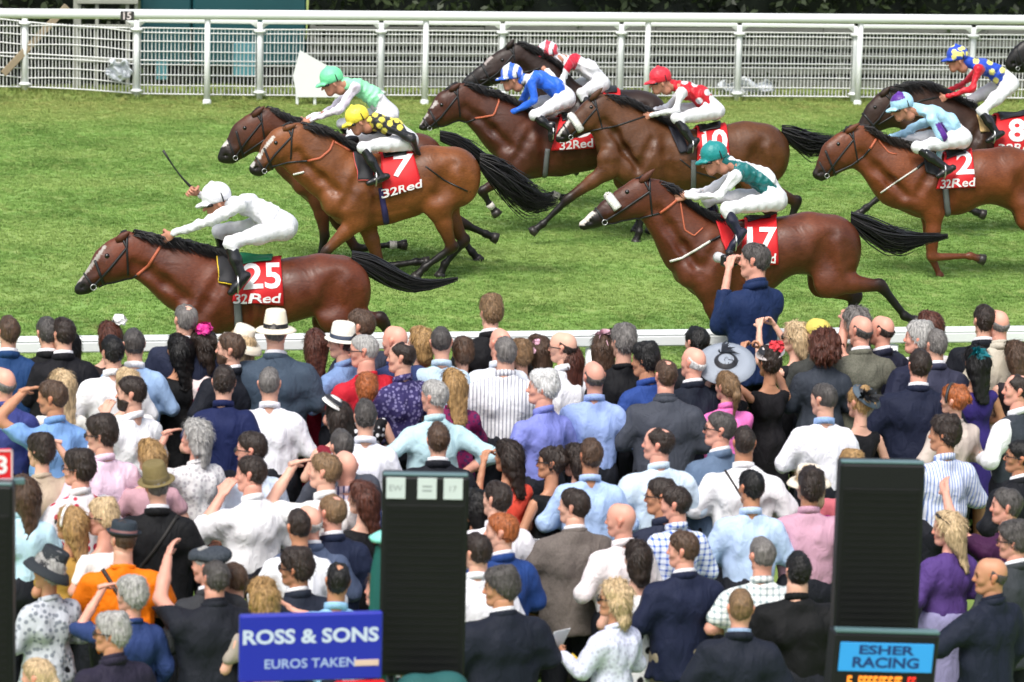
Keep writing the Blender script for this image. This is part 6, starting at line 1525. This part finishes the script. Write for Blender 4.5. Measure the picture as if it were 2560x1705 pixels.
p(908, 1200, 'woman with long chestnut hair in black beside the tall black board', 'f', body=15, head=55, hair='long', hc='AUB', top='dress', col=(18, 18, 22))
p(750, 1270, 'man with cropped dark hair in a white shirt above the blue sign', body=-8, head=8, hair='crop', hc='DBR', skin='t', col=(238, 240, 246))
p(776, 1257, 'balding man with fine grey hair in a slate blue jacket', body=5, head=25, hair='ring', hc='LGR', skin='r', top='jacket', col=(78, 90, 116))
p(830, 1232, 'balding brown haired man in a navy jacket with white collar', body=10, head=30, hair='thin', hc='LBR', skin='r', top='jacket', col=(30, 38, 62))
p(744, 1370, 'dark brown haired man with sunglasses in a dark suit behind the blue sign', body=15, head=58, hair='full', hc='DBR', skin='t', top='jacket', col=(36, 42, 56), glasses='sun')
p(842, 1404, 'man with thinning black hair in a light blue shirt behind the blue sign', body=-10, head=-5, hair='thin', hc='BLK', skin='t', col=(150, 196, 232), wide=1.06)
p(658, 1448, 'woman with curly blonde hair just above the blue sign', 'f', body=0, head=20, hair='wavy', hc='DBL', top='sleeve', col=(160, 150, 140))
p(1254, 1280, 'young man with reddish brown hair in a bright blue suit', body=20, head=62, hair='short', hc='GIN', skin='p', top='jacket', col=(36, 66, 128))
p(1192, 1222, 'dark haired woman right of the tall black board', 'f', body=10, head=40, hair='bob', hc='BLK', skin='t', top='sleeve', col=(40, 40, 46))
p(1242, 1200, 'dark haired man in white between the board and the coral top', body=5, head=35, hair='short', hc='DBR', col=(232, 230, 236))
p(1196, 1330, 'man in a white shirt half hidden by the tall black board', body=-5, head=30, hair='short', hc='DBR', col=(240, 240, 246), wide=1.05)
p(1258, 1418, 'heavy man with dark grey hair in a navy suit in profile beside the board', body=15, head=70, hair='full', hc='DGR', skin='t', top='jacket', col=(24, 29, 42), wide=1.2)
oTP = p(1438, 1220, 'man with dark hair in a taupe jacket and white collar', body=5, head=50, hair='short', hc='DBR', skin='p', top='jacket', col=(112, 104, 98), pat='tweed', c2=(98, 90, 86), pose='card', wide=1.1)
p(1558, 1250, 'bald pink headed man with an ear showing in a white shirt', body=15, head=58, hair=None, skin='r', col=(240, 232, 234))
p(1658, 1194, 'dark haired man with glasses looking up left in a navy shirt', body=20, head=66, hair='short', hc='DBR', skin='t', col=(40, 46, 66), glasses=True)
p(1692, 1210, 'dark haired man in a blue and white checked shirt', body=10, head=62, hair='short', hc='DBR', skin='r', col=(226, 234, 246), pat='check', c2=(60, 100, 190))
p(1712, 1326, 'brown haired man in a midnight blue blazer', body=10, head=58, hair='short', hc='BR', skin='r', top='jacket', col=(26, 33, 58), legs=(150, 140, 118), wide=1.05)
p(1594, 1352, 'woman with a dark brown bob in a white dress with black flowers', 'f', body=-5, head=25, hair='bob', hc='DBR', top='dress', col=(232, 232, 234), pat='floral', c2=(24, 24, 30))
oBL = p(1538, 1450, 'woman with wavy blonde hair and sunglasses in a pale lace top', 'f', body=35, head=72, hair='wavy', hc='BLD', skin='t', top='knit', col=(214, 218, 238), pat='print', c2=(190, 192, 214), pose='card', glasses='sun')
p(1908, 1340, 'man with short greying hair in a white shirt with a fine grey check', body=-5, head=10, hair='crop', hc='GRY', skin='r', top='polo', col=(238, 242, 240), pat='check', c2=(140, 160, 165), wide=1.08)
p(1852, 1470, 'man with sandy cropped hair in a dark navy jacket in the front row', body=-10, head=-8, hair='crop', hc='LBR', skin='r', top='jacket', col=(26, 31, 44), collar=(150, 175, 205))
p(1996, 1378, 'broad man with black hair in a black polo shirt beside the right board', body=-8, head=0, hair='short', hc='BLK', skin='p', top='polo', col=(15, 16, 18), wide=1.22, h=1.84)
p(2026, 1172, 'man with thick dark hair in a dusty pink shirt', body=-10, head=5, hair='full', hc='DBR', skin='t', top='polo', col=(196, 152, 172), wide=1.08)
p(2026, 1166, 'woman in a cream sun hat and magenta top behind the dusty pink shirt', 'f', h=1.72, body=0, head=30, hair='bob', hc='BLD', top='top', col=(200, 40, 140), extras=[('brim', (236, 224, 204), None, .10, .17, .085, -.03)])
p(2130, 1125, 'woman with strawberry blonde hair peeping over the right board', 'f', body=-5, head=15, hair='full', hc='DBL', top='sleeve', col=(190, 100, 110))
p(2064, 955, 'man with dark cropped hair in a white shirt with a pale blue collar', body=-8, head=30, hair='crop', hc='DGR', skin='p', col=(240, 240, 248), collar=(150, 180, 225))
p(2152, 965, 'woman in black with a large grey net fascinator', 'f', body=5, head=25, hair='updo', hc='DBL', top='dress', col=(18, 18, 22), h=1.68, extras=[('disc', (78, 92, 104), .13, (38, 12), (.03, -.06, .03)), ('feather', (22, 24, 28), (-.04, -.10, .16), 24, .12)])
p(2300, 870, 'tall dark haired man in a navy suit with a crisp white collar', h=1.86, body=-10, head=-2, hair='short', hc='DBR', skin='r', top='jacket', col=(24, 30, 52), wide=1.1)
p(2388, 960, 'woman with a ginger updo and dark hair band in a beige top', 'f', body=15, head=45, hair='updo', hc='GIN', top='knit', col=(206, 192, 182), extras=[('band', (50, 50, 52))])
p(2364, 1042, 'dark haired man in a shirt with narrow blue stripes', body=10, head=52, hair='full', hc='DBR', skin='t', col=(222, 228, 244), pat='stripe', c2=(120, 145, 205), psc=1.6, wide=1.05)
p(2546, 930, 'man in a grey waistcoat over a white shirt at the right edge', body=35, head=70, hair='thin', hc='DBR', skin='r', top='vest', col=(52, 58, 66), h=1.8)
p(2552, 1096, 'dark haired man in a black suit at the right edge', body=30, head=66, hair='short', hc='BLK', skin='t', top='jacket', col=(20, 22, 28), glasses=True)
p(2376, 1278, 'woman with straight platinum hair and a purple shawl', 'f', body=20, head=64, hair='long', hc='BLD', skin='r', top='shawl', col=(82, 58, 122), skirt=True, legs=(140, 136, 175), extras=[('topsun',)])
p(2520, 1220, 'man with dark grey hair in a plum jumper reaching out an arm', body=30, head=66, hair='short', hc='DGR', skin='r', top='knit', col=(62, 26, 62), pose='point')
p(2540, 1305, 'curly dark grey haired man with glasses in a charcoal jacket', body=25, head=62, hair='full', hc='DGR', skin='r', top='jacket', col=(54, 58, 62), glasses=True)
p(2482, 1388, 'bald man with dark grey sides leaning on the low board at lower right', body=28, head=74, hair='ring', hc='DGR', skin='t', top='jacket', col=(24, 30, 46), collar=(24, 30, 46), pose='rest')
# ---- lower left
p(60, 1188, 'woman with long brown hair in an ice blue top at the left', 'f', body=0, head=35, hair='long', hc='BR', skin='t', top='polo', col=(184, 216, 232))
p(176, 1264, 'woman with very long blonde brown hair and white hair band', 'f', body=15, head=55, hair='long', hc='DBL', skin='t', top='sleeve', col=(170, 132, 62), glasses='sun', extras=[('band', (236, 230, 226))])
p(258, 1250, 'woman with short sandy hair and glasses in a white top', 'f', body=30, head=68, hair='full', hc='BLD', skin='r', top='sleeve', col=(242, 240, 240), glasses=True)
p(308, 1300, 'man in a dark pork pie hat and a bright orange t-shirt', body=-6, head=20, hair='crop', hc='BR', skin='p', top='tee', col=(240, 122, 10), wide=1.1, extras=[('brim', (38, 48, 58), (120, 80, 78), .085, .128, .092, .022, (-2, 4)), ('strap', (40, 26, 20), -1, .014)])
p(120, 1382, 'woman in a large tilted black hat and a grey patterned jacket', 'f', body=25, head=55, hair='full', hc='LGR', skin='t', top='knit', col=(190, 194, 202), pat='print', c2=(128, 134, 144), psc=.8, extras=[('brim', (34, 40, 46), (22, 25, 30), .13, .175, .095, -.05, (18, 14))])
p(330, 1440, 'woman with short ash blonde hair in a blue jumper shading her eyes', 'f', body=10, head=50, hair='full', hc='LGR', skin='r', top='knit', col=(42, 60, 108), pose='brow', h=1.64)
p(280, 1534, 'grey haired person with sunglasses in a dark purple jacket in the front row', body=25, head=68, hair='full', hc='LGR', skin='t', top='jacket', col=(38, 34, 52), glasses='sun', collar=(38, 34, 52), h=1.72)
p(96, 1642, 'woman with a swept back blonde ponytail at the bottom left corner', 'f', body=15, head=55, hair='pony', hc='BLD', skin='r', top='dress', col=(50, 44, 50))
p(524, 1362, 'man in a charcoal flat cap behind the man pointing', body=15, head=52, hair='crop', hc='LGR', skin='r', top='jacket', col=(52, 54, 58), extras=[('cap', (44, 50, 58))])
p(536, 1396, 'stout grey haired man in a dark suit pointing left with a raised arm', body=10, head=20, hair='short', hc='DGR', skin='r', top='jacket', col=(26, 29, 38), pose='point', wide=1.18, collar=(30, 32, 40))
p(588, 1404, 'person in a yellow high visibility vest behind the man pointing', body=0, head=25, h=1.62, hair='short', hc='BR', skin='p', top='polo', col=(206, 226, 70), pose='mouth')
p(950, 1428, 'woman in a white blouse pointing beside the closed green umbrella', 'f', body=30, head=60, hair='bob', hc='BR', skin='r', top='polo', col=(238, 238, 240), pose='reach')
print('crowd done', _pc[0], round(time.time() - T0, 1))

# ---- things held
def paper(o, p_, sz, rot, label, name='racecard'): return held_box(o, p_, (sz[0], .004, sz[1]), rot, paint('white_paper', (.80, .81, .84), .7, var=.04), name, label, 'racecard')
cam_ = thing('camera', local(oPH, (0, .33, 1.58)), 'black camera with a pale lens held up by the photographer in blue', 'camera', rz=oPH.root.rotation_euler.z)
mb = MB(); mb.box((0, 0, 0), (.13, .07, .09), bev=.012); mb.box((0, 0, .058), (.05, .05, .035), bev=.01); mb.build('camera_body', LEATHER, cam_)
mb = MB(); mb.lathe([(.0, .0), (.034, .0), (.036, .03), (.036, .09), (.041, .10), (.041, .13), (.034, .13), (.0, .12)], 16, Matrix.Translation((0, .04, 0)) @ Matrix.Rotation(-math.pi / 2, 4, 'X')); mb.build('lens', paint('pale_lens_barrel', (.55, .55, .56), .4), cam_, True)
held_box(oCM, (0, .37, 1.70), (.11, .04, .07), (0, 0, 0), LEATHER, 'camera', 'small black compact camera raised by the balding man at the rail', 'camera')
paper(oTP, (-.20, .33, 1.24), (.10, .20), (.3, .1, .2), 'folded white racecard held by the man in the taupe jacket')
paper(oBL, (-.18, .36, 1.27), (.19, .21), (.4, .1, .2), 'open white racecard held by the wavy blonde woman')
mb = MB(); mb.tube([(0, 0, 0), (.0, .01, .15)], .008, 6); q_ = mb.build('pencil', paint('yellow_pencil', srgb(225, 190, 50), .5)); q_.location = local(oBL, (.06, .27, 1.07)); q_.rotation_euler = (-.7, -.9, 0); tag(q_, 'yellow pencil in the hand of the wavy blonde woman', 'pencil')
# ================================================================== BOOKMAKERS' BOARDS AND SIGNS
def upright(px0, py0, px1, py1, y, z_off=0):
    a, b = at_y(float(px0), float(py0), y), at_y(float(px1), float(py1), y); return a, b
BLACKF = paint('black_board_frame', (.006, .006, .008), .5, .3, var=.2)
SCREEN = paint('unlit_led_screen', (.005, .0055, .0055), .5, .25, var=.3)
ROWM = paint('led_row', (.0065, .007, .007), .6, .2)
TRIM = paint('grey_green_trim', srgb(84, 112, 116), .4)
def led_board(label, px0, py0, px1, py1, y, papers=(), rows=22, tilt=-9.0, narrow=.97):
    a, b = at_y(float(px0), float(py0), y), at_y(float(px1), float(py1), y); w = (b[0] - a[0]) * narrow; hgt = a[2] - b[2]; c = (a + b) / 2
    t = thing('odds_board', (c[0], y + .02, float(lawn_z(y))), label, 'board', 'tall unlit odds boards of the bookmakers', math.radians(tilt)); zc = c[2] - float(lawn_z(y))
    mb = MB(); mb.box((0, .0, zc), (w, .16, hgt), bev=.012); mb.build('case', BLACKF, t)
    mb = MB(); mb.box((0, -.083, zc - hgt * .06), (w * .9, .006, hgt * .84), bev=.002); s = mb.build('screen', SCREEN, t)
    for k in range(rows):
        z = zc - hgt * .06 + hgt * .40 - k * hgt * .80 / (rows - 1); mb = MB(); mb.box((0, -.0875, z), (w * .84, .004, hgt * .80 / rows * .5)); mb.build('display_row', ROWM, s)
    mb = MB(); mb.box((0, -.05, zc + hgt / 2 + .008), (w * .98, .05, .014), bev=.004); mb.build('top_trim', TRIM, t)
    for sx in (-1, 1): mb = MB(); mb.tube([(sx * w * .36, .0, 0), (sx * w * .36, .0, zc - hgt / 2 + .02)], .022, 8); mb.build('leg', paint('steel_leg', (.12, .13, .13), .4, metal=.6), t, True)
    for i, (u, txt) in enumerate(papers):
        mb = MB(); mb.box((w * u, -.0895, zc + hgt * .445), (w * .22, .004, w * .25), bev=.001); q = mb.build('notice', paint('notice_paper', (.52, .58, .58), .7, var=.08), t)
        tv, tf = text_mesh(txt, .0); sc = w * .07; obj('notice_print', mesh_data('print', np.column_stack([tv[:, 0] * sc + w * u, np.full(len(tv), -.0925), tv[:, 1] * sc + zc + hgt * .445]), tf, [paint('grey_print', (.25, .28, .29), .6)], False), q)
    return t
yB = at_z(1060., 1150., 2.15)[1] - 2.2
Y1 = 17.5
led_board('tall black odds board with three pale notices at its top', 955, 1188, 1163, 1680, Y1, [(-.34, 'EW'), (.02, '='), (.32, '17')])
led_board('tall plain black odds board behind the black polo shirt', 2092, 1157, 2298, 1582, Y1 - .3, narrow=.90)
tl = led_board('tall black odds board cut off by the left edge of the frame', -160, 1210, 40, 1720, Y1 - .2)
c = at_y(-10., 1172., Y1 - .2)
st = thing('number_sign', (c[0], Y1 - .1, c[2]), 'small red sign with a white number standing on the left board', 'sign')
mb = MB(); mb.box((0, 0, .0), (.18, .03, .16), bev=.012); mb.build('panel', paint('red_sign', srgb(215, 20, 30), .5, var=.03), st)
mb = MB()
for x0, z0, w_, h_ in ((0, .074, .172, .008), (0, -.074, .172, .008), (.084, 0, .008, .152), (-.084, 0, .008, .152)): mb.box((x0, -.018, z0), (w_, .004, h_))
mb.build('pale_rim', paint('pale_rim', (.7, .55, .58), .5), st)
tv, tf = text_mesh('3', .03); obj('digit', mesh_data('print', np.column_stack([tv[:, 0] * .095 + .035, np.full(len(tv), -.0175), tv[:, 1] * .095]), tf, [LETTER], False), st)
mb = MB(); mb.box((0, 0, -.09), (.3, .04, .03), bev=.004); mb.build('bracket', TRIM, st)

def sign_text(t, txt, cx, cz, hh, ww, mat, y, bold=.02, name='lettering', shear=0.0):
    tv, tf = text_mesh(txt, bold, shear); w0 = tv[:, 0].max() - tv[:, 0].min()
    obj(name, mesh_data('print', np.column_stack([tv[:, 0] / w0 * ww + cx, np.full(len(tv), y), tv[:, 1] * hh + cz]), tf, [mat], False), t)
def local_px(t, px, py, y, rz=0.0):
    p = at_y(float(px), float(py), y) - np.array(t.location); return p
# blue sign
ys = 17.0
a, b = at_y(600., 1541., ys), at_y(955., 1698., ys)
bs = thing('bookmaker_sign', ((a[0] + b[0]) / 2, ys, float(lawn_z(ys))), 'royal blue sign reading ROSS & SONS above the crowd at lower centre', 'sign'); w = b[0] - a[0]; hgt = a[2] - b[2]; zc = (a[2] + b[2]) / 2 - float(lawn_z(ys))
mb = MB(); mb.box((0, .03, zc), (w, .05, hgt), bev=.008); mb.build('panel', paint('royal_blue_panel', srgb(25, 35, 158), .4, var=.06, vscale=2), bs)
PT = paint('pale_blue_print', (.50, .57, .72), .5); 
q = local_px(bs, 778, 1590, ys); sign_text(bs, 'ROSS & SONS', q[0], q[2], .078, .70, PT, .0035, .035)
q = local_px(bs, 776, 1658, ys); sign_text(bs, 'EUROS TAKEN', q[0], q[2], .050, .47, paint('dim_blue_print', (.33, .42, .68), .5), .0035, .015)
q = local_px(bs, 917, 1657, ys); mb = MB(); mb.box((q[0], .003, q[2]), (.125, .004, .032), bev=.001); mb.build('card_logo', paint('pale_orange_print', (.62, .45, .38), .5), bs)
rz_ = (local_px(bs, 640, 1702, ys), local_px(bs, 900, 1700, ys))
for k, (q, ww) in enumerate(zip(rz_, (.24, .30))):
    mb = MB(); mb.box((q[0], .01, zc - hgt / 2 - .05), (ww, .07, .09), bev=.03); mb.build('red_trim', paint('red_sign', srgb(200, 18, 24), .5, var=.03), bs, True)
for sx in (-1, 1): mb = MB(); mb.tube([(sx * w * .42, .04, 0), (sx * w * .42, .04, zc - hgt / 2 + .02)], .02, 8); mb.build('leg', TRIM, bs, True)
# lower right board
yr = 16.6
a, b = at_y(2094., 1593., yr), at_y(2346., 1770., yr)
er = thing('bookmaker_board', ((a[0] + b[0]) / 2, yr + .1, float(lawn_z(yr))), 'low black board with a blue panel reading ESHER RACING at lower right', 'board'); w = b[0] - a[0]; hgt = a[2] - b[2] + .5; zt = a[2] - float(lawn_z(yr))
Rt = Matrix.Rotation(math.radians(3.2), 4, 'Y')
mb = MB(); mb.box((0, 0, -hgt / 2), (w, .14, hgt), bev=.012); o = mb.build('case', BLACKF, er); o.location = (0, 0, zt); o.rotation_euler = (0, math.radians(3.2), 0)
def at_case(mb_, name, mat): q = mb_.build(name, mat, er); q.location = (0, 0, zt); q.rotation_euler = (0, math.radians(3.2), 0); return q
mb = MB(); mb.box((0, -.045, .010), (w * 1.0, .05, .022), bev=.006); at_case(mb, 'top_trim', TRIM)
mb = MB(); mb.box((0, -.073, -.125), (w * .90, .006, .155), bev=.002); bp_ = at_case(mb, 'name_panel', paint('sky_blue_panel', srgb(48, 150, 222), .4, var=.05))
DB = paint('dark_blue_print', srgb(14, 52, 110), .5)
for txt, z, hh, ww in (('ESHER', -.085, .050, .30), ('RACING', -.152, .058, .36)):
    tv, tf = text_mesh(txt, .035); w0 = tv[:, 0].max() - tv[:, 0].min(); q = obj('lettering', mesh_data('print', np.column_stack([tv[:, 0] / w0 * ww, np.full(len(tv), -.0775), tv[:, 1] * hh + z]), tf, [DB], False), er); q.location = (0, 0, zt); q.rotation_euler = (0, math.radians(3.2), 0)
LED = paint('lit_orange_led', (1.0, .28, .03), .5, emit=.55, var=.3, vscale=25)
LEDR = paint('lit_red_led', (.8, .03, .02), .5, emit=.45, var=.3, vscale=25)
for r_, z in enumerate((-.245, -.335, -.425, -.515)):
    rr = np.random.default_rng(r_ + 4); x = -w * .33
    mb, mr_ = MB(), MB()
    while x < w * .30:
        ww = rr.uniform(.018, .030)
        if rr.random() > .15:
            m_ = mr_ if x > w * .2 else mb
            m_.box((x, -.074, z + .012), (ww * .75, .004, .012)); m_.box((x - ww * .25, -.074, z - .002), (ww * .28, .004, .034)); m_.box((x + ww * .1, -.074, z - .014), (ww * .7, .004, .010))
        x += ww
    if mb.n: at_case(mb, 'led_row', LED)
    if mr_.n: at_case(mr_, 'led_row', LEDR)
mb = MB(); mb.box((0, 0, (zt - hgt) / 2), (w * .5, .1, max(.05, zt - hgt)), bev=.01); mb.build('pedestal', BLACKF, er)
# closed green umbrella beside the centre board
yu = 17.75
c = at_y(957., 1346., yu)
c[2] -= float(lawn_z(yu)); um = thing('umbrella', (c[0], yu, float(lawn_z(yu))), 'closed dark green umbrella with a pale green tip beside the tall board', 'umbrella')
mb = MB(); n = 24
ang = np.linspace(0, 2 * np.pi, n, endpoint=False); zz = np.linspace(c[2] - .04, c[2] - 1.15, 9); rr = np.interp(np.linspace(0, 1, 9), [0, .1, .7, 1], [.03, .05, .075, .065])
V = [(r * (1 + .22 * math.cos(8 * a + i * .3)) * math.cos(a), r * (1 + .22 * math.cos(8 * a + i * .3)) * math.sin(a), z) for i, (z, r) in enumerate(zip(zz, rr)) for a in ang]
mb.add(V, [(i * n + j, i * n + (j + 1) % n, (i + 1) * n + (j + 1) % n, (i + 1) * n + j) for i in range(8) for j in range(n)]); mb.build('folded_canopy', paint('dark_green_canvas', srgb(18, 92, 86), .7, var=.15), um, True)
mb = MB(); mb.tube([(0, 0, 0), (0, 0, c[2])], .02, 8); mb.build('pole', paint('steel_leg', (.12, .13, .13), .4, metal=.6), um, True)
mb = MB(); mb.lathe([(0, .05), (.04, .03), (.075, .008), (.065, -.012), (.03, -.02)], 16, Matrix.Translation((0, 0, c[2]))); mb.build('top_cover', paint('pale_aqua_canvas', srgb(140, 225, 215), .6), um, True)
# teal canvas bag at the foot of the centre board
a_, b_ = at_y(975., 1690., 17.2), at_y(1160., 1800., 17.2)
f = Field(np.array([a_[0], 16.95, b_[2]]) - .08, np.array([b_[0], 17.45, a_[2]]) + .08, .02)
for x_ in np.linspace(a_[0] + .07, b_[0] - .07, 4): f.cap((x_, 17.2, b_[2]), (x_ + .02, 17.2, a_[2] - .07), .12, .07, .06)
f.wrinkle(.010, 18, 2); V, F = f.mesh(); c_ = np.array([(a_[0] + b_[0]) / 2, 17.2, b_[2]])
o = obj('canvas_bag', mesh_data('canvas_bag', V - c_, F, [paint('teal_canvas', srgb(24, 84, 84), .8, var=.2, bump=.3, bscale=20)]), loc=c_); tag(o, 'teal canvas bag below the tall board with pale notices', 'bag')
print('all done', round(time.time() - T0, 1))
